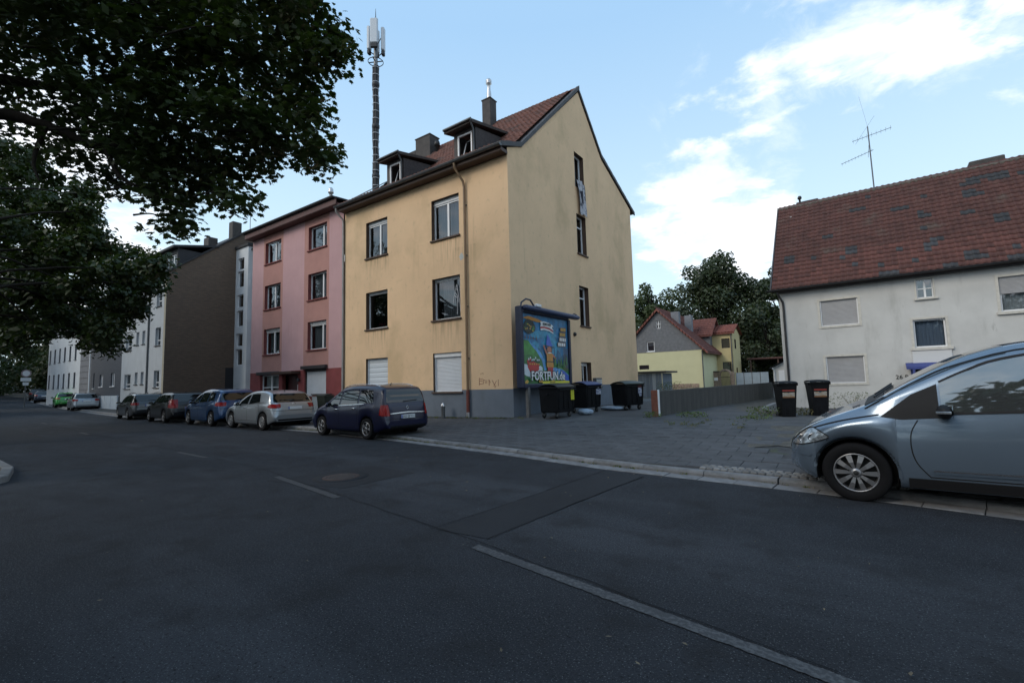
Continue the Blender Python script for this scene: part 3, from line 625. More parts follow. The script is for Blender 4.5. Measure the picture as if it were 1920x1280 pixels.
# ---------------------------------------------------------------- the yellow apartment house
def yellow_house():
    H = thing('apartment_house', 'yellow rendered apartment house with blue-grey base and brown window reveals', 'house', (0, 0, .4))
    bpy.context.view_layer.update()
    W, D = 9.3, 11.62
    fo = [(-3.73, -2.29, 6.70, 8.31), (-3.73, -2.29, 3.56, 5.17), (-3.73, -2.29, .83, 2.29), (-7.77, -6.35, 6.70, 8.31), (-7.77, -6.35, 3.56, 5.17), (-7.77, -6.35, .83, 2.29)]
    go = [(5.13, 6.02, 9.65, 11.26), (5.13, 6.02, 6.66, 8.43), (5.13, 6.02, 3.48, 5.22), (5.05, 6.0, -.02, 1.90)]
    M = [M_yel, M_brown, M_plinth]; T = front(); G = side()
    t = TB(T); wall(t, [(-W, 9.12), (0, 9.12)], -.7, fo, .17, lambda u, z: 2 if z < .89 else 0, 1, zb=(.89,)); t.build('front_wall', M, H)
    gp = [(0, 9.35), (.87, 9.72), (5.74, 14.3), (8.02, 11.98), (D, 10.45)]
    t = TB(G); wall(t, gp, -.7, go, .2, lambda u, z: 2 if z < .91 else 0, 1, zb=(.91,)); t.build('gable_wall', M, H)
    t = MB(); t.poly([(-W, y, z) for y, z in [(0, -.7)]+gp+[(D, -.7)]]); t.quad((-W, D, -.7), (0, D, -.7), (0, D, 10.45), (-W, D, 10.45)); t.build('rear_wall', M_yel, H)
    # windows of the street front
    window(H, T, *fo[0], d=.17, mull=(.52,), curtain=M_skygrey, cur_rng=(.0, 1), sill=M_sill, box=.16)
    window(H, T, *fo[3], d=.17, mull=(.55,), curtain=M_curtd, cur_rng=(.0, 1), sill=M_sill, box=.14)
    window(H, T, *fo[1], d=.17, mull=(), curtain=M_skygrey, cur_rng=(0.14, 1), sill=M_sill, box=.05)
    w = window(H, T, *fo[4], d=.17, mull=(), sill=M_sill, box=.05, glass=M_dglass)
    mb = MB()
    for k in range(16): 
        a = random.uniform(-7.3, -6.9); z = 3.70+random.uniform(0, .14); mb.lathe([(.001, -.03), (.028, 0), (.001, .03)], 6, Matrix.Translation((a, .34, z)))
    mb.build('flowers', mat('pink_blossom', (.45, .05, .12), .6), w, kind='stuff')
    # a broken pane's taped crack in the first floor window
    mb = MB()
    for P in (((-2.62, 4.86), (-2.74, 4.55), (-2.80, 4.15)), ((-2.62, 4.86), (-2.56, 4.5), (-2.50, 4.25)), ((-2.70, 4.55), (-2.60, 4.42), (-2.56, 4.18)), ((-2.58, 4.42), (-2.60, 4.1), (-2.62, 3.72)), ((-2.50, 4.28), (-2.46, 3.95), (-2.44, 3.70)), ((-2.66, 4.7), (-2.58, 4.62)), ((-2.74, 4.45), (-2.62, 4.35))): mb.tube([(a, .192, z) for a, z in P], .013, 5)
    mb.build('crack_tape', mat('pale_tape', (.5, .52, .55), .5), H)
    shutter(H, T, *fo[2], d=.12, m=M_shut, sill=M_sill, box=.16); shutter(H, T, *fo[5], d=.12, m=mat('pale_blue_shutter', (.52, .57, .62), .5), box=.0, sill=M_sill, pitch=.2)
    # windows of the gable
    window(H, G, *go[0], d=.2, mull=(), curtain=M_curt, glass=M_glass); window(H, G, *go[1], d=.2, mull=(), bar=(.72,), curtain=M_curtd, sill=M_sill); window(H, G, *go[2], d=.2, mull=(), bar=(.72,), curtain=M_curtd, sill=M_sill)
    # entrance door in the gable
    t = TB(G); t.box(5.06, 5.99, .2, .26, -.01, 1.89); d = t.build('entrance_door', M_upvc, H)
    t = TB(G); t.box(5.18, 5.56, .19, .199, .2, 1.75); t.box(5.62, 5.9, .19, .199, .9, 1.75); t.build('door_pane', M_dglass, d)
    t = TB(G); t.tube([(5.6, .15, .85), (5.6, .15, 1.1)], .015, 6); t.build('handle', M_steel, d)
    t = TB(G); t.bevbox(4.9, 6.15, -.35, 0, -.14, -.02, .01); t.build('door_step', M_kerb, H)
    t = TB(G); t.bevbox(6.1, 6.72, -.16, -.002, .72, 1.22, .01); mbx = t.build('meter_box', mat('meter_box_grey', (.09, .095, .10), .5, var=.2), H)
    t = TB(G); 
    for k in range(4): t.box(6.15+k*.14, 6.27+k*.14, -.167, -.162, .8, 1.15)
    t.build('mail_flap', M_steel, mbx)
    mb = MB(); mb.lathe([(.001, .10), (.06, .09), (.085, .04), (.085, 0)], 16, Matrix.Translation((.0, 4.52, 3.05)) @ Matrix.Rotation(R(90), 4, 'Y')); mb.build('wall_lamp', M_black, H)
    # eaves, roof
    mb = MB(); mb.box(-W, .02, -.36, -.002, 9.10, 9.22); mb.box(-W, .02, -.38, -.355, 9.12, 9.36); mb.build('eaves_board', M_fascia, H)
    mb = MB(); slab_roof(mb, [(-.44, 9.33), (.87, 9.80), (5.74, 14.46), (8.02, 12.14), (12.1, 10.42)], -W, .0, .10); mb.build('roof', mat('roof_underlay', (.06, .04, .035), .9), H)
    mb = MB(); vp = [(-.44, 9.35), (.87, 9.82), (5.74, 14.50), (8.02, 12.18), (12.14, 10.44)]
    for (ya, za), (yb, zb_) in zip(vp, vp[1:]):
        dy, dz = (yb-ya), (zb_-za); L = math.hypot(dy, dz); n = max(1, int(L/.3))
        for k in range(n):
            a, b = k/n, (k+1)/n+.02; l = .025 if k % 2 else .012
            mb.add([(x, ya+dy*s, za+dz*s+h) for s in (a, b) for x, h in ((-.10, .05+l), (.055, .05+l), (.06, -.11), (.002, -.11))], [(0, 1, 5, 4), (1, 2, 6, 5), (2, 3, 7, 6), (0, 3, 2, 1), (4, 5, 6, 7)])
    mb.build('verge_trim', M_verge, H)
    a = Vector((0, 4.87, 4.66)).normalized()
    ntw = 43; tiles(H, (-W+.05, .80, 9.83), (1, 0, 0), a, ntw, 20, .208, .335, [M_tiley])
    b = Vector((0, 1.31, .47)).normalized(); tiles(H, (-W+.05, -.42, 9.37), (1, 0, 0), b, ntw, 4, .208, .33, [M_tiley])
    mb = MB()
    for k in range(29): mb.lathe([(.10, 0), (.085, .33)], 10, Matrix.Translation((-W+.02+k*.32, 5.74, 14.46)) @ Matrix.Rotation(R(90), 4, 'Y'), arc=2*math.pi)
    mb.build('ridge_tiles', M_tiley, H, kind='stuff')
    mb = MB(); mb.box(-W, -W+1.25, .3, .34, 9.62, 9.66)
    mb.add([(-W-.02, y, z) for y, z in ((-.4, 9.38), (3.3, 12.16))]+[(-W+1.1, y, z) for y, z in ((-.4, 9.40), (3.3, 12.18))], [(0, 2, 3, 1)]); mb.build('roof_patch', M_bitumen, H)
    gutter(H, -W-.1, .06, -.47, 9.31, .085)
    # dormers: body, own roof, open window
    def dormer(xc, hw):
        yf = .42; zb_, zt = 9.62, 10.94; xs_ = (xc-hw, xc+hw); back = 2.6
        mb = MB()
        for x in xs_: mb.poly([(x, yf, zb_), (x, 2.05, 10.94), (x, back, 11.3), (x, yf, zt)])
        d = .05; mb.box(xs_[0], xs_[0]+.17, yf, yf+.06, zb_, zt); mb.box(xs_[1]-.13, xs_[1], yf, yf+.06, zb_, zt); mb.box(xs_[0]+.17, xs_[1]-.13, yf, yf+.06, zt-.12, zt)
        dm = mb.build('dormer', M_slatec, H)
        mb = MB(); x0, x1 = xs_[0]-.26, xs_[1]+.12
        mb.add([(x0, yf-.30, zt-.02), (x1, yf-.30, zt+.02), (x1, back+.1, 11.52), (x0, back+.1, 11.52), (x0, yf-.30, zt+.12), (x1, yf-.30, zt+.15), (x1, back+.1, 11.62), (x0, back+.1, 11.62)], [(0, 3, 2, 1), (4, 5, 6, 7), (0, 1, 5, 4), (1, 2, 6, 5), (2, 3, 7, 6), (3, 0, 4, 7)]); mb.build('dormer_roof', mat('dormer_felt', (.05, .038, .032), .85, var=.3, vscale=6), dm)
        mb = MB(); mb.tube([(x1-.05, yf-.33, zt+.08), (xs_[1]+.02, yf-.08, zt-.16), (xs_[1]+.02, yf-.06, 9.75)], .035, 8); mb.tube([(x0, yf-.34, zt+.11), (x1, yf-.34, zt+.13)], .05, 8); mb.build('dormer_gutter', M_gutter, dm)
        u0, u1, z0, z1 = xs_[0]+.17, xs_[1]-.13, 9.66, zt-.12; f = .06
        mb = MB(); mb.box(u0, u0+f, yf+.01, yf+.07, z0, z1); mb.box(u1-f, u1, yf+.01, yf+.07, z0, z1); mb.box(u0+f, u1-f, yf+.01, yf+.07, z1-f, z1); mb.box(u0+f, u1-f, yf+.01, yf+.07, z0, z0+f)
        mb.build('dormer_window', M_upvc, dm)
        L = lambda z: yf+.05+(z-z0)*.32; mb = MB(); c0, c1 = u0+.12, u1-.05
        for p, q, r, v in ((c0, c0+.06, z0+f, z1-.1), (c1-.06, c1, z0+f, z1-.1), (c0, c1, z0+f, z0+f+.05), (c0, c1, z1-.15, z1-.1)):
            mb.add([(p, L(r), r), (q, L(r), r), (q, L(v), v), (p, L(v), v)], [(0, 1, 2, 3)])
        mb.build('tilted_sash', M_upvc, dm)
        MB().quad((c0+.06, L(z0)+.02, z0+f), (c1-.06, L(z0)+.02, z0+f), (c1-.06, L(z1)+.02, z1-.1), (c0+.06, L(z1)+.02, z1-.1)).build('sash_pane', M_dglass, dm)
    dormer(-2.33, .52); dormer(-6.36, .50)
    # chimneys
    mb = MB(); mb.bevbox(-4.95, -4.42, 4.9, 5.42, 12.9, 15.36, .02); mb.bevbox(-4.98, -4.39, 4.87, 5.45, 15.34, 15.40, .01); c = mb.build('chimney', M_chim, H)
    mb = MB(); mb.lathe([(.13, 15.4), (.12, 15.8), (.085, 16.0), (.085, 16.25), (.15, 16.3), (.15, 16.36), (.12, 16.38), (.15, 16.42), (.15, 16.48), (.09, 16.56), (.001, 16.60)], 16, Matrix.Translation((-4.68, 5.16, 0))); mb.build('flue', M_steel, c)
    mb = MB(); mb.bevbox(-9.15, -8.05, 4.3, 5.0, 12.6, 14.42, .02); c = mb.build('chimney', M_chim, H)
    MB().bevbox(-9.18, -8.02, 4.27, 5.03, 14.41, 14.47, .01).build('chimney_cap', M_chim, c)
    mb = MB(); mb.bevbox(-9.9, -9.25, 4.4, 4.9, 12.0, 13.95, .02); mb.build('chimney', M_chim, H)
    mb = MB(); mb.lathe([(.085, 12.6), (.085, 13.7), (.15, 13.72), (.16, 13.85), (.13, 13.97), (.001, 14.02)], 14, Matrix.Translation((-7.72, 4.5, 0))); mb.build('roof_vent', M_black, H)
    # pipes
    mb = MB(); mb.tube([(-2.08, -.47, 9.22), (-2.07, -.46, 9.05), (-1.98, -.10, 8.62), (-1.95, -.075, 8.4), (-1.945, -.075, .88)], .045, 10); dp = mb.build('downpipe', M_pipe, H)
    mb = MB(); mb.tube([(-1.945, -.075, .88), (-1.945, -.075, .09)], .062, 10); mb.build('standpipe', M_pipered, dp)
    mb = MB(); mb.lathe([(.06, -.1), (.06, .09)], 10, Matrix.Translation((-1.945, -.075, 0))); mb.build('pipe_foot', M_steel, dp)
    mb = MB()
    for z in (2, 3.9, 5.8, 7.7): mb.box(-2.0, -1.89, -.075, .0, z, z+.03)
    mb.build('pipe_bracket', M_gutter, dp)
    mb = MB(); mb.tube([(-W-.02, -.47, 9.25), (-W-.06, -.45, 9.1), (-W-.02, -.1, 8.8), (-W-.02, -.08, 8.6), (-W-.02, -.08, -.4)], .045, 10); mb.build('downpipe', M_pipew, H)
    # scribbled graffiti and a bare patch of filler
    MG = mat('red_spray', (.23, .075, .05), .7); mb = MB()
    st = [((-1.46, 1.30), (-1.46, 1.04)), ((-1.46, 1.27), (-1.30, 1.25)), ((-1.46, 1.19), (-1.32, 1.19)), ((-1.46, 1.08), (-1.30, 1.09)), ((-1.28, 1.24), (-1.28, 1.08)), ((-1.28, 1.22), (-1.2, 1.22), (-1.19, 1.1)), ((-1.12, 1.22), (-1.13, 1.10)), ((-1.03, 1.24), (-1.02, 1.02)), ((-1.03, 1.22), (-.96, 1.12), (-1.03, 1.12)), ((-.88, 1.20), (-.78, 1.02), (-.72, 1.0), (-.76, .95), (-.82, 1.0), (-.70, 1.18)), ((-.62, 1.22), (-.62, 1.0)), ((-1.40, 1.42), (-1.36, 1.46)), ((-1.30, 1.48), (-1.28, 1.42))]
    for s in st: mb.tube([(a, -.001, z) for a, z in s], .009, 5)
    mb.build('graffiti', MG, H)
    pts = [(-2.2+.10*(1+.25*math.sin(3*k))*math.cos(k*2*math.pi/14), -.004, 5.82+.13*(1+.2*math.cos(2*k))*math.sin(k*2*math.pi/14)) for k in range(14)]
    MB().poly(pts).build('filler_patch', mat('pale_filler', (.48, .49, .47), .9, var=.15, vscale=20), H)
    return H
YH = yellow_house()
# laundry hanging from the attic window
def laundry():
    t = thing('hanging_laundry', 'black and white patterned garment hung out of the attic window in the yellow gable', 'garment', (.06, 5.5, 9.2))
    n, m = 10, 16; rows = []
    for j in range(m+1):
        v = j/m; z = 1.15-1.5*v; wd = (.40-.06*math.sin(v*3.1)); sh = .20*v
        rows.append([(.02+.05*v+.03*math.sin(i*1.3+v*4)+.02*math.sin(i*2.4), -wd+2*wd*i/n*(1-.1*v)+sh, z-.05*math.sin(i*.9)) for i in range(n+1)])
    mb = MB(); mb.grid(rows, n, m); mb.build('cloth', mat('white_striped_cloth', (.42, .42, .45), .9, stain=[((.06, .06, .08), .9, 14, (1, 1, .35), .50, .58)]), t)
    mb = MB(); mb.grid([[(p[0]+.012, p[1], p[2]) for p in r[3:7]] for r in rows[5:12]], 3, 6); mb.build('dark_print', mat('navy_cloth', (.015, .015, .025), .9), t)
    mb = MB(); mb.tube([(r[0][0], r[0][1], r[0][2]) for r in rows], .012, 5); mb.tube([r[-1] for r in rows], .012, 5); mb.build('piping', MATS['navy_cloth'], t)
laundry()
# ---------------------------------------------------------------- pink house
M_pink = mat('pink_render', (.49, .30, .305), .9, var=.06, vscale=1.2, bump=.3, bscale=60, stain=[((.30, .16, .16), .4, 1.8, (2, 2, .2), .56, .8)])
M_salm = mat('salmon_render', (.41, .21, .18), .9, var=.08, vscale=1.5, bump=.3, bscale=60)
M_wine = mat('wine_red_plinth', (.23, .050, .050), .85, var=.15, vscale=2, bump=.3, bscale=60, stain=[((.10, .025, .025), .5, 2, (1, 1, .4), .54, .75)])
M_redsill = mat('red_sill', (.19, .045, .04), .7, var=.2, vscale=6)
M_brick = None
def pink_house():
    H = thing('apartment_house', 'pink apartment house with salmon window strips and wine-red base', 'house', (-9.34, 0, .3))
    T = front(.0); W = 8.5; o = []
    def X(x): return x+9.34
    for a, b in ((-12.27, -10.72), (-16.45, -14.83)):
        for z0, z1 in ((8.0, 9.18), (5.5, 6.8), (3.05, 4.42)): o.append((X(a), X(b), z0, z1))
    g = [(X(-12.5), X(-10.7), .80, 2.12), (X(-16.75), X(-14.85), .75, 1.95), (X(-14.5), X(-13.05), -.25, 1.90)]
    st = [X(-16.62), X(-14.62), X(-12.62), X(-10.52)]
    def colr(u, z):
        if z < 2.1: return 2
        return 1 if st[0] < u < st[1] or st[2] < u < st[3] else 0
    t = TB(T); wall(t, [(-W, 9.6), (-.06, 9.6)], -.8, o+g, .17, colr, 3, ub=st, zb=(2.1,)); t.build('front_wall', [M_pink, M_salm, M_wine, M_redsill], H)
    mb = MB(); mb.quad((-W, 0, -.8), (-W, 10, -.8), (-W, 10, 9.6), (-W, 0, 9.6)); mb.quad((-W, 10, -.8), (0, 10, -.8), (0, 10, 9.6), (-W, 10, 9.6)); mb.build('rear_wall', M_pink, H)
    tl = [None, None, None, None, 0, 0]
    for i, q in enumerate(o):
        window(H, T, *q, d=.17, mull=(.68,) if i < 3 else (.5,), curtain=[M_skygrey, M_curtd, M_curtd, M_curt, M_skygrey, M_curtd][i], cur_rng=(0, 1) if i != 3 else (0, .5), sill=M_redsill, box=.14 if i in (2, 5) else 0, glass=M_glass)
    s = shutter(H, T, *g[0], d=.1, m=M_shut, box=.12, sill=M_redsill, mbx=mat('dark_shutter_box', (.025, .02, .022), .6))
    w = window(H, T, *g[1], d=.14, mull=(.5,), bar=(.45,), curtain=M_curt, hang=.55)
    t = TB(T); t.box(g[2][0]+.01, g[2][0]+.35, .3, .34, -.24, 1.88); t.box(g[2][0]+.36, g[2][1]-.01, .30, .36, -.24, 1.88); d = t.build('entrance_door', mat('dark_red_door', (.06, .018, .02), .5), H)
    t = TB(T); t.box(g[2][0]+.95, g[2][0]+1.0, .26, .29, .5, 1.4); t.build('door_handle', M_upvc, d)
    t = TB(T); t.bevbox(g[0][0]-.12, g[0][1]+.12, -.16, -.002, 2.12, 2.28, .01); t.bevbox(g[1][0]-.15, g[1][1]+.05, -.16, -.002, 1.96, 2.12, .01); t.build('shutter_hood', MATS['dark_shutter_box'], H)
    t = TB(T); t.bevbox(g[2][0]-.2, g[2][1]+.2, -.5, -.002, 1.93, 2.06, .01); t.build('door_canopy', M_fascia, H)
    t = TB(T); t.lathe([(.07, 0), (.08, .14), (.001, .16)], 10, Matrix.Translation((X(-12.9), -.1, 1.55))); t.build('wall_lamp', M_black, H)
    mb = MB(); mb.box(-W-.05, -.04, -.42, .02, 9.58, 9.68); mb.box(-W-.05, -.04, -.44, -.40, 9.60, 9.92); mb.build('eaves_board', mat('red_brown_fascia', (.085, .03, .025), .6, var=.2), H)
    mb = MB(); slab_roof(mb, [(-.46, 9.93), (5, 10.25), (10.2, 9.95)], -W-.12, -.02, .08); mb.build('roof', M_bitumen, H)
    gutter(H, -W-.15, -.1, -.52, 9.96, .075)
    mb = MB(); mb.bevbox(-6.3, -4.85, 2.7, 3.4, 9.8, 12.2, .02); c = mb.build('chimney', M_chim, H)
    mb = MB(); mb.lathe([(.12, 11.3), (.1, 11.55), (.09, 11.75), (.16, 11.78), (.16, 11.9), (.12, 11.93), (.15, 12.0), (.09, 12.1), (.001, 12.12)], 12, Matrix.Translation((-5.6, 3.0, .85))); mb.build('flue', M_steel, c)
    # the garden wall pier at the front
    return H
pink_house()
p = thing('wall_pier', 'low red pier with grey slab front between the pink and yellow houses', 'pier', (-9.9, -.75, .18))
MB().bevbox(-.55, .55, -.12, .12, -.2, 1.0, .015).build('pier', mat('pier_red', (.13, .05, .045), .85, var=.2, vscale=4), p)
MB().bevbox(-.50, .50, -.14, -.121, .1, .94, .006).build('slab', mat('grey_slab', (.26, .29, .31), .7, var=.2, vscale=5), p)
MB().bevbox(-.58, .58, -.16, .16, 1.0, 1.06, .01).build('coping', M_chim, p)

# ---------------------------------------------------------------- white stairwell house behind the gap
M_white = mat('white_render', (.52, .54, .56), .9, var=.07, vscale=1, bump=.2, bscale=50, stain=[((.34, .35, .36), .4, 1.5, (2, 2, .3), .56, .8)])
def stair_house():
    H = thing('stair_house', 'white stairwell house with balconies between brown brick gable and pink house', 'house', (-28.9, 4.5, .5))
    T = front(0); o = [(-.62, .42, z, z+h) for z, h in ((2.9, 1.25), (4.35, 1.0), (5.9, 1.25), (7.4, 1.0), (9.0, 1.25), (10.4, .9))]
    t = TB(T); wall(t, [(-1.1, 12.1), (1.05, 12.1)], -.8, o, .12, None, 0); t.build('stair_tower', M_white, H)
    MB().quad((1.05, 0, -.8), (1.05, 1.7, -.8), (1.05, 1.7, 12.1), (1.05, 0, 12.1)).build('tower_flank', M_white, H)
    for q in o: window(H, T, *q, d=.12, mull=(), glass=M_dglass)
    MB().box(-1.3, 1.2, -.12, 2, 12.1, 12.3).build('tower_roof', M_bitumen, H)
    t = TB(front(1.7)); wall(t, [(1.05, 11.6), (11.2, 11.6)], -.8, [(2.0, 3.0, z, z+2.0) for z in (.5, 3.5, 6.5, 9.2)], .1, None, 0); t.build('rear_wall', M_white, H)
    for z in (.5, 3.5, 6.5, 9.2): window(H, front(1.7), 2.0, 3.0, z, z+2.0, d=.1, mull=(), glass=M_dglass)
    for z in (.3, 3.3, 6.3, 9.0):
        mb = MB(); mb.bevbox(1.08, 9.5, .3, 1.69, z, z+.16, .01); mb.bevbox(1.08, 9.5, .3, .38, z+.16, z+1.05, .01); mb.build('balcony', M_white, H)
    mb = MB(); slab_roof(mb, [(.2, 11.9), (3.2, 14.6), (8, 11.5)], -.95, 12, .12); mb.build('roof', M_bitumen, H)
    MB().poly([(1.06, 1.7, 11.6), (1.06, 3.2, 14.45), (1.06, 8, 11.5)]).build('gable_top', M_white, H)
    mb = MB()
    for z in (3.9, 9.1):
        for _ in range(60): 
            c = Vector((random.uniform(1.7, 2.8), .28, z+.5+random.uniform(-.1, .25))); mb.lathe([(.001, -.07), (.07, 0), (.001, .06)], 5, Matrix.Translation(c))
    mb.build('balcony_plants', M_green, H, kind='stuff')
stair_house()

# ---------------------------------------------------------------- brown brick house with grey street front
M_bgable = mat('brown_brick', (.085, .058, .042), .85, var=.15, vscale=.7)
def brick_nodes():
    N, Lk = nodes_of(M_bgable); b = N['Principled BSDF']
    tc = N.new('ShaderNodeTexCoord'); mp = N.new('ShaderNodeMapping'); mp.inputs['Rotation'].default_value = (R(90), 0, R(90)); 
    sp = N.new('ShaderNodeSeparateXYZ'); cb = N.new('ShaderNodeCombineXYZ'); Lk.new(tc.outputs['Object'], sp.inputs[0]); Lk.new(sp.outputs[1], cb.inputs[0]); Lk.new(sp.outputs[2], cb.inputs[1])
    br = N.new('ShaderNodeTexBrick'); br.inputs['Scale'].default_value = 1; br.inputs['Brick Width'].default_value = .25; br.inputs['Row Height'].default_value = .075; br.inputs['Mortar Size'].default_value = .012
    br.inputs['Color1'].default_value = (.155, .100, .066, 1); br.inputs['Color2'].default_value = (.112, .073, .050, 1); br.inputs['Mortar'].default_value = (.085, .072, .06, 1)
    Lk.new(cb.outputs[0], br.inputs['Vector']); Lk.new(br.outputs['Color'], b.inputs['Base Color'])
    bp = N.new('ShaderNodeBump'); bp.inputs['Strength'].default_value = .5; bp.inputs['Distance'].default_value = .01; bp.invert = True; Lk.new(br.outputs['Fac'], bp.inputs['Height']); Lk.new(bp.outputs[0], b.inputs['Normal'])
brick_nodes()
M_greyr = mat('grey_render', (.36, .38, .40), .9, var=.08, vscale=1, bump=.2, bscale=50, stain=[((.2, .21, .22), .5, 1.8, (2, 2, .25), .55, .8)])
def brown_house():
    H = thing('apartment_house', 'grey-fronted apartment house with tall windowless brown brick gable', 'house', (-29.8, -.1, .4))
    W, D = 8.8, 10.
    t = TB(side()); wall(t, [(.0, 9.6), (5.6, 14.0), (D, 10.4)], -.8, [], .1); t.build('brick_gable', M_bgable, H)
    T = front(); o = []
    for z0, z1 in ((7.3, 8.7), (4.45, 5.75), (1.45, 2.65)):
        o += [(-1.85, -.85, z0, z1), (-4.45, -3.85, z0+.3, z1), (-5.7, -5.1, z0+.3, z1), (-8.0, -6.6, z0, z1-.1)]
    t = TB(T); wall(t, [(-W, 9.6), (-.02, 9.6)], -.8, o, .14, lambda u, z: 0, 0); t.build('front_wall', [M_greyr], H)
    for i, q in enumerate(o): window(H, T, *q, d=.14, mull=(), bar=(.3,) if i % 4 in (0, 3) else (), curtain=M_curt if i % 3 else M_shut, hang=1 if i % 2 else .6, sill=M_chim)
    MB().bevbox(-.32, -.02, -.03, -.002, -.5, 9.55, .005).build('corner_strip', mat('beige_edge', (.30, .27, .21), .9), H)
    mb = MB(); mb.tube([(-3.05, -.07, 9.5), (-3.05, -.07, -.3)], .06, 8); mb.build('downpipe', M_gutter, H)
    mb = MB(); mb.quad((-W, 0, -.8), (-W, D, -.8), (-W, D, 10.4), (-W, 0, 9.6)); mb.quad((-W, D, -.8), (0, D, -.8), (0, D, 10.4), (-W, D, 10.4)); mb.build('rear_wall', M_greyr, H)
    mb = MB(); slab_roof(mb, [(-.35, 9.55), (0, 9.75), (5.6, 14.15), (D+.3, 10.4)], -W, .1, .14); mb.build('roof', mat('charcoal_tile', (.03, .03, .033), .8, var=.3, vscale=5), H)
    # long box dormer
    D0 = front(.62); dw = [(-1.35, -.35, 10.0, 11.15), (-3.6, -2.6, 10.0, 11.1), (-2.35, -1.6, 10.0, 11.1)]
    t = TB(D0); wall(t, [(-W+.4, 11.5), (-.08, 11.5)], 9.7, dw, .08, None, 0); d = t.build('dormer', mat('black_slate', (.022, .022, .026), .7, var=.3, vscale=8), H)
    mb = MB(); mb.poly([(-.08, .62, 9.9), (-.08, 2.6, 11.45), (-.08, .62, 11.5)]); mb.build('dormer_cheek', MATS['black_slate'], H)
    mb = MB(); mb.add([(x, y, z) for y, z in ((.25, 11.48), (3.3, 12.1)) for x in (-W+.2, .12)]+[(x, y, z+.16) for y, z in ((.25, 11.48), (3.3, 12.1)) for x in (-W+.2, .12)], [(0, 1, 3, 2), (4, 6, 7, 5), (0, 4, 5, 1), (1, 5, 7, 3), (2, 3, 7, 6), (0, 2, 6, 4)]); mb.build('dormer_roof', MATS['charcoal_tile'], H)
    for i, q in enumerate(dw): window(H, D0, *q, d=.06, mull=(.5,) if i < 2 else (), curtain=M_curt)
    mb = MB(); mb.bevbox(-.95, -.3, 4.4, 5.1, 12.5, 14.6, .02); mb.build('chimney', M_chim, H)
    mb = MB(); mb.bevbox(-3.5, -2.6, 3.6, 4.3, 12, 13.6, .02); mb.build('chimney', M_chim, H)
    t = TB(side()); t.box(4.0, 4.95, -.012, -.002, -.6, 2.85); t.build('gate_dark_sheet', M_room, H)  # flat dark sheet on the gable, painted with a recess's shade
brown_house()
a = thing('tv_antenna', 'thin tv antenna mast on the brown brick house roof', 'antenna', (-30.2, 5.7, 14.2))
MB().tube([(0, 0, -.4), (0, 0, 2.6)], .025, 6).build('mast', M_gutter, a)
mb = MB(); mb.tube([(-.5, -.1, 1.8), (.6, .1, 1.8)], .015, 5)
for k in range(5): mb.tube([(-.4+k*.22, -.35, 1.8), (-.4+k*.22, .35, 1.8)], .008, 4)
mb.build('boom', M_gutter, a)

def dark_house():
    M_dk = mat('anthracite_slate_front', (.055, .060, .072), .75, var=.2, vscale=6, bump=.4, bscale=20)
    H = thing('row_house', 'dark slate-clad house with a white garage wall, between grey and white houses', 'house', (-38.6, -.1, .6)); W = 8.1; T = front()
    o = [(-2.5, -1.55, 1.5, 2.6), (-5.5, -4.6, 1.5, 2.55), (-7.3, -6.95, 1.4, 2.75), (-2.4, -1.5, 4.2, 5.4), (-5.4, -4.5, 4.2, 5.4)]
    t = TB(T); wall(t, [(-W, 8.2), (0, 8.2)], -.8, o, .1, None, 0); t.build('front_wall', M_dk, H)
    for q in o: window(H, T, *q, d=.1, mull=(.5,) if q[1]-q[0] > .5 else (), curtain=M_curt, cur_rng=(0, .45), sill=M_upvc)
    mb = MB()
    for k in range(5): mb.bevbox(-7.9+k*1.55, -6.42+k*1.55, -.16, -.03, -.8, .72, .01)
    mb.build('garage_wall', mat('pale_panel', (.50, .54, .57), .6, var=.08), H)
    mb = MB(); slab_roof(mb, [(-.4, 8.1), (4.5, 11.5), (9, 8)], -W, 0, .15); mb.build('roof', MATS['charcoal_tile'], H); MB().box(-W, 0, .3, 9, -.8, 8.0).build('rear_wall', M_dk, H)
    H = thing('row_house', 'narrow grey house with pale horizontal cladding beside the white terrace', 'house', (-46.8, -.05, .7)); W = 3.6
    mb = MB(); mb.box(-W, 0, 0, 9, -.9, 8.6); mb.build('wall', mat('grey_cladding', (.16, .165, .18), .8, var=.15, vscale=2, stretch=(1, 1, 6)), H)
    mb = MB()
    for k in range(14): mb.box(-W, 0, -.015, -.001, .1+k*.55, .13+k*.55)
    mb.build('cladding_joint', M_gutter, H); mb = MB(); mb.tube([(-.1, -.1, 8), (-.1, -.1, -.6)], .06, 6); mb.build('downpipe', M_upvc, H)
    mb = MB(); slab_roof(mb, [(-.3, 8.5), (4.5, 11.8), (9, 8.4)], -W, 0, .15); mb.build('roof', MATS['charcoal_tile'], H)
    H = thing('terrace_house', 'white terraced house with rows of narrow tall dark windows at the far end', 'house', (-50.5, 0, .9)); W = 12.4; T = front()
    o = [(-2.2-i*1.95, -1.55-i*1.95, z, z+1.45) for z in (1.3, 4.0, 6.8) for i in range(6)]
    t = TB(T); wall(t, [(-W, 9.3), (0, 9.3)], -1.2, o, .16, None, 1); t.build('front_wall', [M_white, mat('grey_reveal', (.14, .145, .16), .8)], H)
    for q in o: window(H, T, *q, d=.16, mull=(), curtain=M_curtd, glass=M_dglass, sill=MATS['grey_reveal'], mf=MATS['grey_reveal'])
    mb = MB(); mb.box(-W, 0, .5, 9, -1, 9.2); mb.build('rear_wall', M_white, H); mb = MB(); slab_roof(mb, [(-.4, 9.2), (4.5, 12.8), (9.3, 9.2)], -W-.1, .1, .15); mb.build('roof', MATS['charcoal_tile'], H)
dark_house()
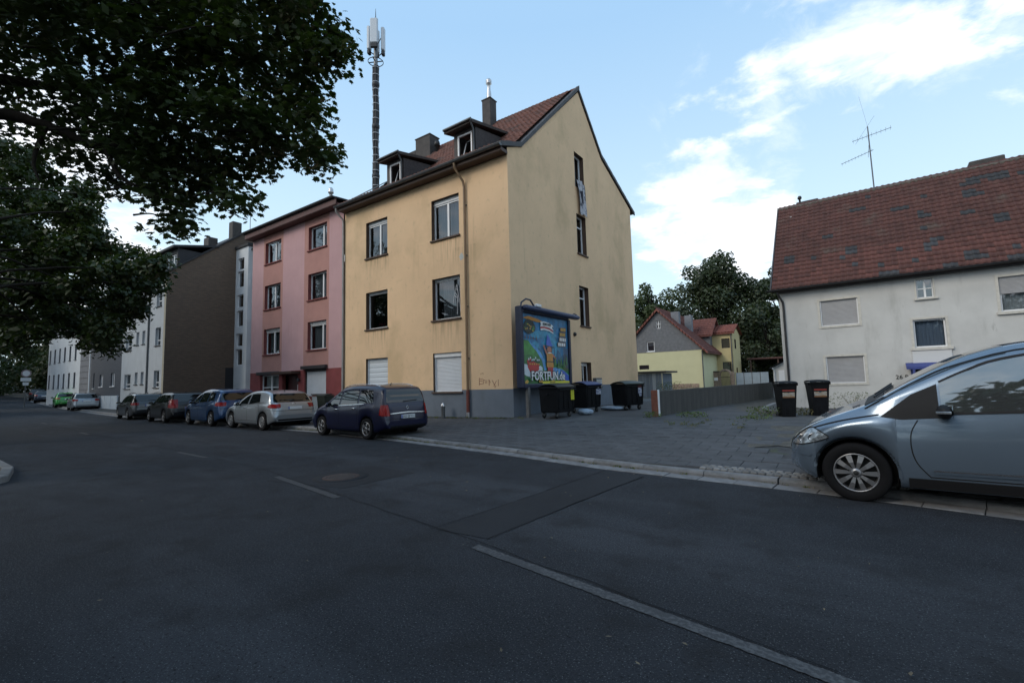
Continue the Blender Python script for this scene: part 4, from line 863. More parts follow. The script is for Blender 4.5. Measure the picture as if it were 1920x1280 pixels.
# ---------------------------------------------------------------- white cottage with the patched red roof
M_dirty = mat('dirty_white_render', (.53, .53, .515), .92, var=.10, vscale=.9, bump=.3, bscale=45, stain=[((.30, .30, .28), .6, 1.2, (1.6, 1.6, .3), .53, .78), ((.20, .20, .18), .5, 3.5, (1.5, 1.5, .4), .60, .78)])
M_cream = mat('cream_surround', (.55, .53, .48), .7, var=.12, vscale=6, stain=[((.25, .24, .21), .5, 9, (1, 1, 1), .58, .75)])
M_blue = mat('blue_awning', (.035, .055, .22), .6, var=.15, vscale=6)
def white_house():
    H = thing('cottage', 'dirty white two-storey cottage under a steep red tiled roof patched with dark tiles', 'house', (6.69, 13.35, -.1), R(-2.6))
    bpy.context.view_layer.update()
    T = front(); W = 15.5; D = 8
    o = [(1.66, 3.10, 3.84, 5.02), (1.72, 3.16, 1.20, 2.40), (4.92, 5.95, 2.62, 3.80), (5.14, 5.68, 4.70, 5.50), (7.60, 9.15, 3.86, 5.22), (4.85, 5.95, -.4, 1.72), (7.7, 9.2, 1.2, 2.5), (11, 12.5, 3.86, 5.1)]
    t = TB(T); wall(t, [(0, 5.72), (W, 5.72)], -1.0, o, .13, None, 0); t.build('front_wall', M_dirty, H)
    mb = MB(); mb.poly([(0, y, z) for y, z in ((0, -1), (0, 5.72), (4, 10.75), (8, 5.7), (8, -1))]); mb.quad((0, 8, -1), (W, 8, -1), (W, 8, 5.7), (0, 8, 5.7)); mb.poly([(W, y, z) for y, z in ((0, -1), (0, 5.72), (4, 10.75), (8, 5.7), (8, -1))]); mb.build('rear_wall', M_dirty, H)
    shutter(H, T, *o[0], d=.07, m=M_shutg, box=0, pitch=.055, frame=M_cream); shutter(H, T, *o[1], d=.07, m=M_shutg, box=0, pitch=.055, frame=M_cream)
    def surround(w, u0, u1, z0, z1, f=.09):
        q = TB(T); q.box(u0-f, u0-.002, -.02, .05, z0-f, z1+f); q.box(u1+.002, u1+f, -.02, .05, z0-f, z1+f); q.box(u0-.002, u1+.002, -.02, .05, z1+.002, z1+f); q.bevbox(u0-f-.05, u1+f+.08, -.09, .0, z0-f-.03, z0-.002, .008); q.build('surround', M_cream, w)
    w = window(H, T, *o[2], d=.10, mull=(), curtain=M_curtb, glass=M_glass); surround(w, *o[2])
    w = window(H, T, *o[3], d=.08, mull=(.5,), bar=(.5,), fw=.045, glass=M_dglass); surround(w, *o[3], f=.05)
    w = window(H, T, *o[4], d=.10, mull=(), curtain=M_curt); surround(w, *o[4])
    t = TB(T); n = 14; P = []
    for k in range(n):
        z = 4.55+.66*k/n
        P += [[(7.61, .08, z), (9.14, .08, z)], [(7.61, .066, z+.015), (9.14, .066, z+.015)], [(7.61, .066, z+.035), (9.14, .066, z+.035)]]
    t.grid(P, 1, len(P)-1, 0, False); t.build('half_shutter', M_shutg, w)
    w = window(H, T, *o[6], d=.10, mull=(.5,), curtain=M_curt); w = window(H, T, *o[7], d=.10, mull=(.5,), curtain=M_curt)
    t = TB(T); t.box(4.86, 5.94, .1, .14, -.4, 1.71); t.build('entrance_door', M_room, H)
    t = TB(T); t.bevbox(4.80, 6.05, -.05, -.002, 1.98, 2.50, .008); t.build('pale_panel', mat('fresh_white', (.58, .59, .59), .85), H)
    t = TB(T); t.add([(4.55, -.65, 1.72), (6.6, -.65, 1.72), (6.6, -.002, 1.95), (4.55, -.002, 1.95), (4.55, -.65, 1.82), (6.6, -.65, 1.82), (6.6, -.002, 2.0), (4.55, -.002, 2.0)], [(0, 1, 2, 3), (4, 7, 6, 5), (0, 4, 5, 1), (1, 5, 6, 2), (3, 2, 6, 7), (0, 3, 7, 4)]); cn = t.build('door_canopy', M_blue, H)
    t = TB(T); t.box(4.74, 4.82, -.64, -.56, -.4, 1.72); t.box(4.70, 4.80, -.08, -.002, -.4, 1.75); t.build('canopy_post', M_blue, cn)
    text('house_number', '26 B', .24, M_black, H, (4.18, -.012, 1.33), (R(90), 0, 0))
    mb = MB(); mb.tube([(.02, -.36, 5.62), (.05, -.3, 5.45), (.17, -.09, 5.15), (.18, -.08, 4.9), (.18, -.08, -.6)], .05, 8); dp = mb.build('downpipe', mat('black_downpipe', (.022, .022, .024), .5), H)
    mb = MB(); mb.box(-.02, W, -.33, -.002, 5.60, 5.70); mb.build('eaves_board', M_bitumen, H)
    mb = MB(); slab_roof(mb, [(-.38, 5.74), (4.0, 11.0), (8.4, 5.74)], -.25, W+.2, .10); mb.build('roof', mat('roof_underlay', (.06, .04, .035), .9), H)
    a = Vector((0, 4.38, 5.26)); L = a.length; a.normalize(); tw, th = .232, .305; nv = int(L/th)+1; nu = int((W+.4)/tw)
    dark = set(); rr = random.Random(5)
    for _ in range(30):
        i, j = rr.randrange(2, 44), rr.randrange(0, nv-1); n = rr.choice([1, 1, 1, 2, 2, 3])
        for k in range(n): dark.add((i+k, j))
        if rr.random() < .3: dark.add((i, j+1)); dark.add((i+1, j+1))
    for i in range(32, 39):
        for j in (18, 19): 
            if rr.random() < .85: dark.add((i+(j-18), j))
    for i in range(35, 40): dark.add((i, 0))
    tiles(H, (-.24, -.37, 5.76), (1, 0, 0), a, nu, nv, tw, th, [M_tile, M_tiled], 300, lambda i, j: 1 if (i, j) in dark else 0)
    mb = MB()
    for k in range(48):
        mb.lathe([(.125, 0), (.10, .36)], 10, Matrix.Translation((-.25+k*.33, 4.0, 10.97)) @ Matrix.Rotation(R(90), 4, 'Y'))
    mb.build('ridge_tiles', mat('mossy_ridge', (.10, .085, .07), .85, var=.4, vscale=8), H, kind='stuff')
    mb = MB(); mb.add([(-.30, y, z) for y, z in ((-.40, 5.66), (-.40, 5.86), (4.0, 11.14), (4.0, 10.9))]+[(-.24, y, z) for y, z in ((-.40, 5.66), (-.40, 5.86), (4.0, 11.14), (4.0, 10.9))], [(0, 1, 2, 3), (7, 6, 5, 4), (0, 4, 5, 1), (1, 5, 6, 2), (3, 2, 6, 7), (0, 3, 7, 4)]); mb.build('verge_trim', M_verge, H)
    gutter(H, -.42, W+.2, -.44, 5.74, .075, mat('black_gutter', (.025, .025, .027), .5))
    mb = MB(); mb.bevbox(.62, 1.66, 4.15, 4.8, 10.3, 11.28, .02); c = mb.build('chimney', M_chim, H)
    mb = MB(); mb.lathe([(.05, 11.2), (.05, 11.5), (.10, 11.52), (.11, 11.6), (.07, 11.68), (.001, 11.7)], 10, Matrix.Translation((.78, 4.4, 0))); mb.build('flue', M_black, c)
    mb = MB(); mb.bevbox(7.7, 8.9, 4.15, 4.9, 10.2, 11.42, .03); mb.build('chimney', M_chim, H)
    mb = MB(); mb.bevbox(.35, .5, 3.35, 3.4, 10.15, 10.3, .01); mb.build('roof_hook', M_upvc, H)
    return H
WH = white_house()
def unseen_house(label, loc, rot, W, D, h, ridge, m):
    H = thing('house', label, 'house', loc, rot); T = front(); o = [(x, x+1.2, z, z+1.4) for x in np.arange(1.2, W-2, 2.6) for z in np.arange(.9, h-1.8, 2.8)]
    t = TB(T); wall(t, [(0, h), (W, h)], -1, o, .12, None, 0); t.build('front_wall', m, H)
    for q in o: window(H, T, *q, d=.1, mull=(.5,), curtain=M_curt)
    mb = MB()
    for x in (0, W): mb.poly([(x, 0, -1), (x, 0, h), (x, D/2, ridge), (x, D, h), (x, D, -1)])
    mb.quad((0, D, -1), (W, D, -1), (W, D, h), (0, D, h)); mb.build('rear_wall', m, H)
    mb = MB(); slab_roof(mb, [(-.3, h-.1), (D/2, ridge+.1), (D+.3, h-.1)], -.2, W+.2, .15); mb.build('roof', M_tiled, H)
unseen_house('grey house farther along the street to the right, outside the view', (24, 1.5, .3), R(-8), 12, 10, 9.5, 14, M_dirty)  # added out of view to cut sky light on gable and ground
M_alu = mat('dull_aluminium', (.10, .105, .115), .45, .5)
def antenna():
    a = thing('tv_antenna', 'tall tv antenna with two booms on the red tiled roof of the white cottage', 'antenna', (10.98, 17.12, 10.9), R(-2.6))
    MB().tube([(0, 0, -.3), (-.03, 0, 3.4)], [.032, .026], 8).build('mast', M_alu, a)
    mb = MB(); mb.tube([(-.72, 0, 2.82), (.92, 0, 3.02)], .013, 5)
    for k in range(9):
        x = -.68+k*.195; z = 2.82+(x+.72)*.122; mb.tube([(x, -.28, z), (x, .28, z)], .006, 4)
    mb.build('boom', M_alu, a)
    mb = MB(); mb.tube([(.12, .05, 2.12), (-1.28, -.1, 1.72)], .013, 5)
    for k in range(10):
        x = .05-k*.142; z = 2.1+(x-.05)*.286; mb.tube([(x, -.2, z), (x, .2, z)], .006, 4)
    mb.tube([(-.05, -.15, 2.35), (-.12, .1, 1.8)], .01, 4); mb.build('boom', M_alu, a)
    mb = MB(); mb.tube([(-.03, 0, 3.4), (-.16, -.06, 4.3), (-.28, -.1, 5.1)], .005, 4); mb.tube([(-.6, .3, 2.75), (.28, -.3, 3.75)], .006, 4); mb.build('wire', M_alu, a)
antenna()

# ---------------------------------------------------------------- slate-gabled house in the back yard
M_slateg = mat('grey_slate', (.125, .13, .14), .75, var=.22, vscale=4, objvar=.1)
M_lemon = mat('pale_yellow_render', (.52, .50, .31), .9, var=.05, vscale=1, bump=.2)
M_lemon2 = mat('warm_yellow_render', (.48, .40, .21), .9, var=.06, vscale=1, bump=.2)
M_redroof = mat('red_brown_tile', (.13, .045, .035), .8, var=.3, vscale=4)
M_verger = mat('orange_red_verge', (.17, .05, .034), .7, var=.25, vscale=5)
M_stone = mat('pinkish_stone', (.28, .21, .16), .85, var=.35, vscale=7, objvar=.2)
def slate_house():
    H = thing('house', 'small house with grey slate gable over pale yellow wall and red roof, behind the yard', 'house', (-6.04, 34, .5))
    hw = 4.05; T = front(); pk = 7.75; ev = 3.75
    o = [(-.20, .22, 6.05, 6.85, .1), (-1.25, -.48, 3.80, 4.78, .1), (-2.15, -1.15, 2.02, 2.45, .12)]
    t = TB(T); wall(t, [(-hw, ev), (0, pk), (hw, ev)], -.6, o, .1, lambda u, z: 1 if z < 3.68 else 0, 2, zb=(3.68,)); t.build('gable_wall', [M_slateg, M_lemon, M_room], H)
    mb = MB()
    for r in range(27):                                            # rows of slates on the gable
        z = 3.70+r*.15; w = hw*(1-max(0, z+.12-ev)/(pk-ev)) if z > ev else hw
        for u0, u1 in [(-w, w)]:
            segs = [(u0, u1)]
            for q in o[:2]:
                if z+.15 > q[2] and z < q[3]: segs = [s for a, b in segs for s in ((a, min(b, q[0])), (max(a, q[1]), b)) if s[1]-s[0] > .05]
            for a, b in segs: mb.add([(a, -.022, z), (b, -.022, z), (b, -.004, z+.16), (a, -.004, z+.16), (a, -.002, z), (b, -.002, z)], [(0, 1, 2, 3), (4, 5, 1, 0)])
    mb.build('slate_courses', M_slateg, H, kind='stuff')
    window(H, T, *o[0][:4], d=.06, mull=(.5,), bar=(.55,), fw=.05, curtain=M_curt); w = window(H, T, *o[1][:4], d=.06, mull=(), curtain=M_curtd, hang=.4, fw=.07, sill=M_upvc); window(H, T, *o[2][:4], d=.1, mull=(), fw=.03, mf=M_room)
    mb = MB(); mb.quad((hw, 0, -.6), (hw, 13, -.6), (hw, 13, ev), (hw, 0, ev)); mb.quad((-hw, 0, -.6), (-hw, 13, -.6), (-hw, 13, ev), (-hw, 0, ev)); mb.poly([(-hw, 13, -.6), (hw, 13, -.6), (hw, 13, ev), (0, 13, pk), (-hw, 13, ev)]); mb.build('side_wall', M_lemon, H)
    for k in range(9):
        for j in range(2): 
            x = -2.1+k*.68+(j*.3); 
            if x < hw-.6: MB().bevbox(x, x+.64, -.06, -.003, -.5+.42*j+.2, -.12+.42*j+.2, .015).build('base_stone', M_stone, H)
    mb = MB(); s = (pk-ev)/hw; e = .5
    for sg in (-1, 1): mb.add([(0, -.25, pk+.08), (0, 13.2, pk+.08), (sg*(hw+e), 13.2, ev-e*s+.08), (sg*(hw+e), -.25, ev-e*s+.08), (0, -.25, pk+.22), (0, 13.2, pk+.22), (sg*(hw+e), 13.2, ev-e*s+.2), (sg*(hw+e), -.25, ev-e*s+.2)], [(0, 1, 2, 3), (4, 7, 6, 5), (0, 3, 7, 4), (2, 6, 7, 3), (1, 5, 6, 2)])
    rf = mb.build('roof', M_redroof, H)
    mb = MB()
    for sg in (-1, 1):
        for k in range(17):
            a, b = k/17, (k+1)/17+.015; X = lambda f: sg*(hw+e)*f; Z = lambda f: pk+.22-(pk-ev+e*s)*f
            mb.add([(X(a), -.32, Z(a)-.16), (X(b), -.32, Z(b)-.16), (X(b), -.32, Z(b)+.05), (X(a), -.32, Z(a)+.07), (X(a), .0, Z(a)+.07), (X(b), .0, Z(b)+.05)], [(0, 1, 2, 3), (3, 2, 5, 4)])
    mb.build('verge_tiles', M_verger, H, kind='stuff')
    a = Vector((-(hw+e), 0, pk-ev+e*s)).normalized()
    tiles(H, (hw+e, 0, ev-e*s+.22), (0, 1, 0), a, 42, 19, .31, .36, [M_redroof])
    # cross gable with its own roof, slate cheeks and front
    mb = MB(); mb.box(-1.2, 3.7, 5.0, 9.4, 2.8, 5.5); mb.poly([(3.7, 5, 5.5), (3.7, 9.4, 5.5), (3.7, 7.2, 7.3)]); mb.build('cross_gable', M_slateg, H)
    mb = MB()
    for sg in (-1, 1): mb.add([(-1.6, 7.2, 7.4), (4.0, 7.2, 7.4), (4.0, 7.2+sg*2.6, 5.4), (-.2, 7.2+sg*2.6, 5.4), (-1.6, 7.2, 7.28), (4.0, 7.2, 7.28), (4.0, 7.2+sg*2.6, 5.28), (-.2, 7.2+sg*2.6, 5.28)], [(0, 1, 2, 3), (4, 5, 6, 7), (1, 2, 6, 5), (2, 3, 7, 6)])
    mb.build('cross_roof', M_redroof, H)
    n = Vector((0, 2.6, 2.0)).normalized(); tiles(H, (.0, 4.62, 5.42), (1, 0, 0), n, 13, 9, .31, .36, [M_redroof])
    mb = MB(); mb.bevbox(.7, 1.5, 2.0, 2.6, 6.2, 7.85, .02); mb.build('chimney', mat('grey_chimney', (.17, .18, .20), .8, var=.2, vscale=4), H)
    mb = MB(); mb.bevbox(1.5, 2.2, 4.0, 4.6, 5.6, 7.6, .02); mb.build('chimney', MATS['grey_chimney'], H)
    # extension
    ox = 3.62; F = front(6.0); oo = [(ox+.98, ox+1.78, 4.05, 5.05), (ox+.98, ox+1.82, 1.6, 2.6)]
    t = TB(F); wall(t, [(ox, 5.65), (5.67, 5.65)], -.6, oo, .12, None, 1); t.build('extension_wall', [M_lemon2, M_room], H)
    for q in oo: window(H, F, *q, d=.10, mull=(), mf=mat('dark_frame', (.03, .025, .03), .6), glass=M_dglass)
    G = lambda u, w, z: (5.67-w, u, z); oo = [(7.0, 7.8, 4.0, 5.0), (7.1, 7.9, .0, 2.0)]
    t = TB(G); wall(t, [(6.0, 5.65), (8.0, 6.4), (10, 5.65)], -.6, oo, .1, None, 1); t.build('extension_flank', [M_lemon2, M_room], H)
    window(H, G, *oo[0], d=.08, mull=(), mf=MATS['dark_frame'], glass=M_dglass); window(H, G, *oo[1], d=.08, mull=(), mf=mat('ochre_door', (.35, .2, .08), .6))
    mb = MB(); mb.add([(ox-.1, 5.7, 5.62), (5.95, 5.7, 5.62), (5.95, 8, 6.6), (ox-.1, 8, 6.6), (5.95, 10.3, 5.62), (ox-.1, 10.3, 5.62)]+[(ox-.1, 5.7, 5.5), (5.95, 5.7, 5.5)], [(0, 1, 2, 3), (3, 2, 4, 5), (0, 6, 7, 1)]); mb.build('extension_roof', M_verger, H)
    n = Vector((0, 2.3, .98)).normalized(); tiles(H, (ox-.1, 5.7, 5.66), (1, 0, 0), n, 8, 7, .30, .36, [M_verger])
    mb = MB(); mb.tube([(5.55, 5.9, 5.5), (5.55, 5.9, -.5)], .06, 6); mb.tube([(hw+.02, -.1, 3.6), (hw+.02, -.1, -.5)], .06, 6); mb.build('downpipe', M_gutter, H)
    return H
slate_house()
# garden wall with arched gate, sheet-metal gate, carport, garage, shed
M_bsheet = mat('blue_grey_sheet', (.22, .27, .31), .55, .1, var=.12, vscale=2)
g = thing('garden_wall', 'sandstone garden wall with an arched iron gate before the yellow extension', 'wall', (0, 38, .3))
mb = MB(); mb.bevbox(-2.8, -1.45, 0, .3, -.3, 1.75, .02); mb.bevbox(-.35, -.05, 0, .35, -.3, 1.72, .02)
mb.build('wall', M_stone, g)
mb = MB(); mb.bevbox(-2.9, -1.4, -.05, .35, 1.75, 1.86, .02); mb.build('coping', M_chim, g)
mb = MB(); mb.lathe([(.45, -.12), (.62, -.12), (.62, .2), (.45, .2)], 12, Matrix.Translation((-.88, .1, 1.42)) @ Matrix.Rotation(R(90), 4, 'X'), arc=math.pi); mb.box(-1.48, -1.33, 0, .3, -.3, 1.42); mb.box(-.43, -.33, .0, .29, -.3, 1.42); mb.build('arch', M_stone, g)
mb = MB()
for k in range(8): mb.tube([(-1.30+k*.12, .12, -.2), (-1.30+k*.12, .12, 1.42+.42*math.sqrt(max(0, 1-((k-3.5)/3.9)**2)))], .014, 5)
mb.box(-1.33, -.42, .10, .14, .1, .15); mb.box(-1.33, -.42, .10, .14, 1.2, 1.25); mb.build('iron_gate', M_black, g)
mb = MB(); mb.bevbox(-1.95, -1.6, -.06, -.002, .9, 1.2, .01); mb.build('letterbox', M_upvc, g); mb = MB(); mb.bevbox(-2.6, -2.05, -.03, -.002, -.2, 1.15, .01); mb.build('side_door', M_bsheet, g)
g = thing('yard_gate', 'wide pale blue sheet-metal gate in four panels', 'gate', (.0, 38.1, .3))
for k in range(4):
    MB().bevbox(.1+k*.72, .1+k*.72+.68, 0, .05, .05, 1.62, .01).build('gate_panel', M_bsheet, g)
    MB().box(.06+k*.72, .10+k*.72, -.01, .06, -.2, 1.66).build('post', M_chim, g)
c = thing('carport', 'dark carport with flat reddish roof edge behind the sheet-metal gate', 'carport', (.6, 44, .4))
mb = MB(); mb.bevbox(-.3, 5.5, -.6, 5, 2.95, 3.1, .01); mb.build('roof', mat('carport_roof', (.09, .04, .035), .8), c)
mb = MB(); mb.box(-.3, 5.5, 4.8, 5, -.5, 2.95); mb.build('rear_wall', M_room, c)
for x in (.0, 2.6, 5.2): MB().box(x, x+.12, -.5, -.38, -.5, 2.95).build('post', M_fascia, c)
g = thing('garage', 'small white garage with grey pitched roof squeezed in beside the cottage', 'garage', (4.75, 26, .1))
mb = MB(); mb.box(0, 2.6, 0, 5, -.4, 2.0); mb.build('wall', M_dirty, g); mb = MB(); mb.poly([(0, -.001, 2.0), (2.6, -.001, 2.0), (1.3, -.001, 2.75)]); mb.build('gable', M_dirty, g)
mb = MB(); mb.add([(-.25, -.3, 1.95), (1.3, -.3, 2.85), (2.85, -.3, 1.95), (-.25, 5.2, 1.95), (1.3, 5.2, 2.85), (2.85, 5.2, 1.95)], [(0, 1, 4, 3), (1, 2, 5, 4)]); mb.build('roof', M_chim, g)
mb = MB(); mb.bevbox(.35, 2.3, -.04, -.002, -.3, 1.8, .01); mb.build('garage_door', M_upvc, g); mb = MB(); mb.tube([(.02, -.3, 1.95), (.1, -.06, 1.7), (.1, -.06, .3), (-.1, -.3, -.1)], .04, 6); mb.build('downpipe', M_upvc, g)
s = thing('shed', 'blue-grey plank shed with flat roof behind the rear corner of the yellow house', 'shed', (-2.3, 17, .45))
M_plank = mat('blue_grey_plank', (.18, .22, .27), .8, var=.2, vscale=3, stretch=(6, 6, .4), objvar=.15)
for k in range(9):
    if k != 6: MB().bevbox(k*.205, k*.205+.195, 0, .03, -.3, 1.42, .004).build('plank', M_plank, s)
MB().bevbox(6*.205, 6*.205+.195, 0, .03, -.3, 1.42, .004).build('plank', mat('pale_plank', (.34, .38, .42), .8), s)
for k in range(8): MB().bevbox(1.85, 1.88, .05+k*.24, .27+k*.24, -.3, 1.42, .004).build('plank', M_plank, s)
mb = MB(); mb.bevbox(-.15, 2.2, -.25, 2.2, 1.45, 1.56, .01); mb.build('roof', M_chim, s)
# retaining wall along the drive
M_conc = mat('stained_concrete', (.078, .074, .068), .9, var=.2, vscale=2, bump=.35, bscale=50, objvar=.02, stain=[((.045, .045, .043), .8, 2.2, (2.5, 2.5, .22), .47, .72), ((.05, .06, .035), .5, 4, (1, 1, .4), .58, .75)])
rw = thing('retaining_wall', 'low weathered concrete wall running back along the drive from a rusty red end', 'wall', (4.45, 1.1, .33))
P = [(0, 0), (.28, 4.9), (.62, 10.5), (1.0, 17.6)]
Q = resample(P, 1.05)
for i, (a, b) in enumerate(zip(Q, Q[1:])):
    L = math.dist(a, b); an = math.atan2(b[1]-a[1], b[0]-a[0]); mb = MB().bevbox(.0015, L-.0015, -.09, .09, -.9, .80+random.uniform(-.002, .002), .004)
    mb.build('concrete_panel', M_conc, rw, loc=(a[0], a[1], 0), rotz=an)
MB().bevbox(-.10, .10, -.10, .0, -.4, .83, .012).build('end_slab', mat('rusty_red_brick', (.19, .065, .04), .85, var=.3, vscale=12), rw, loc=(0, -.005, 0)); MB().bevbox(.09, .13, -.09, .0, -.4, .84, .008).build('edge_strip', M_upvc, rw)
lw = thing('planter_wall', 'low curved concrete kerb wall overgrown with weeds left of the wheelie bins', 'wall', (7.2, 2.4, .3))
C_ = [(-.25, 4.5), (-.25, 3), (-.22, 1.5), (-.1, .6), (.12, .1), (.45, .0)]
for a, b in zip(C_, C_[1:]):
    L = math.dist(a, b); MB().bevbox(-.01, L+.01, -.07, .07, -.3, .22, .012).build('kerb_block', M_kerb, lw, loc=(a[0], a[1], 0), rotz=math.atan2(b[1]-a[1], b[0]-a[0]))
# mobile-phone mast on the pink house
def phone_mast():
    m = thing('phone_mast', 'tall cable-wrapped mobile phone mast with white panel antennas on the roof', 'mast', (-10.85, 3.0, 10.4))
    M_cable = mat('black_cable', (.022, .022, .025), .6, var=.4, vscale=12); M_panel = mat('antenna_panel', (.55, .58, .62), .45)
    H = 9.3; MB().tube([(0, 0, -.5), (0, 0, H+.6)], .11, 12).build('pole', mat('galvanised_pole', (.20, .21, .22), .5, .4, var=.2), m)
    mb = MB()
    for k in range(9):
        a = 2*math.pi*k/9; mb.tube([((.125+.025*math.sin(z*2.1+k*1.7))*math.cos(a+.1*math.sin(z+k)), (.125+.025*math.sin(z*2.1+k*1.7))*math.sin(a+.1*math.sin(z+k)), z) for z in np.arange(.3, H-.3, .35)], .045, 6)
    for z in (2.4, 5.2, 7.6): mb.lathe([(.16, -.12), (.21, -.05), (.21, .08), (.16, .14)], 10, Matrix.Translation((0, 0, z)))
    for k in range(7): a = random.uniform(0, 6.28); mb.tube([(.18*math.cos(a), .18*math.sin(a), 1.2), (.3*math.cos(a), .3*math.sin(a), .5), (.75*math.cos(a)-.2, .6*math.sin(a), -.1)], .04, 6)
    mb.build('cable_bundle', M_cable, m)
    mb = MB()
    for z in np.arange(.6, H-.4, .42): mb.lathe([(.185, -.018), (.20, 0), (.185, .018)], 14, Matrix.Translation((0, 0, z)))
    mb.build('cable_tie', mat('pale_clamp', (.45, .47, .5), .5, .4), m, kind='stuff')
    mb = MB(); mb.lathe([(.40, -.03), (.43, 0), (.40, .03)], 18, Matrix.Translation((0, 0, H-.35)))
    for k in range(4): a = k*math.pi/2+.5; mb.tube([(0, 0, H-.35), (.42*math.cos(a), .42*math.sin(a), H-.35)], .03, 5)
    mb.build('ring_bracket', M_cable, m)
    for k, (a, r, z0, h, w) in enumerate(((-1.0, .27, H+.55, 1.45, .42), (-2.75, .40, H+.42, 1.38, .28), (.55, .42, H+.25, 1.35, .30), (2.2, .34, H+.4, 1.35, .24))):
        Mx = Matrix.Translation((r*math.cos(a), r*math.sin(a), 0)) @ Matrix.Rotation(a, 4, 'Z')
        MB().bevbox(-.09, .09, -w/2, w/2, z0, z0+h, .04, 0, Mx).build('antenna_panel', M_panel, m)
        MB().bevbox(-.08, .08, -w/2+.02, w/2-.02, z0-.26, z0-.01, .03, 0, Mx).build('antenna_foot', M_cable, m)
        mb = MB(); mb.tube([Mx @ Vector((-.05, 0, z0-.1)), Vector((0, 0, z0-.4))], .03, 5); mb.tube([Mx @ Vector((-.05, 0, z0+.9)), Vector((0, 0, min(z0+.6, H+.5)))], .025, 5); mb.build('bracket_arm', M_cable, m)
    mb = MB(); mb.tube([(0, 0, H+.5), (0, 0, H+2.1), (0, 0, H+2.8)], [.04, .03, .008], 6); mb.lathe([(.001, -.06), (.06, 0), (.001, .06)], 8, Matrix.Translation((0, 0, H+2.08))); mb.build('lightning_rod', M_cable, m)
phone_mast()
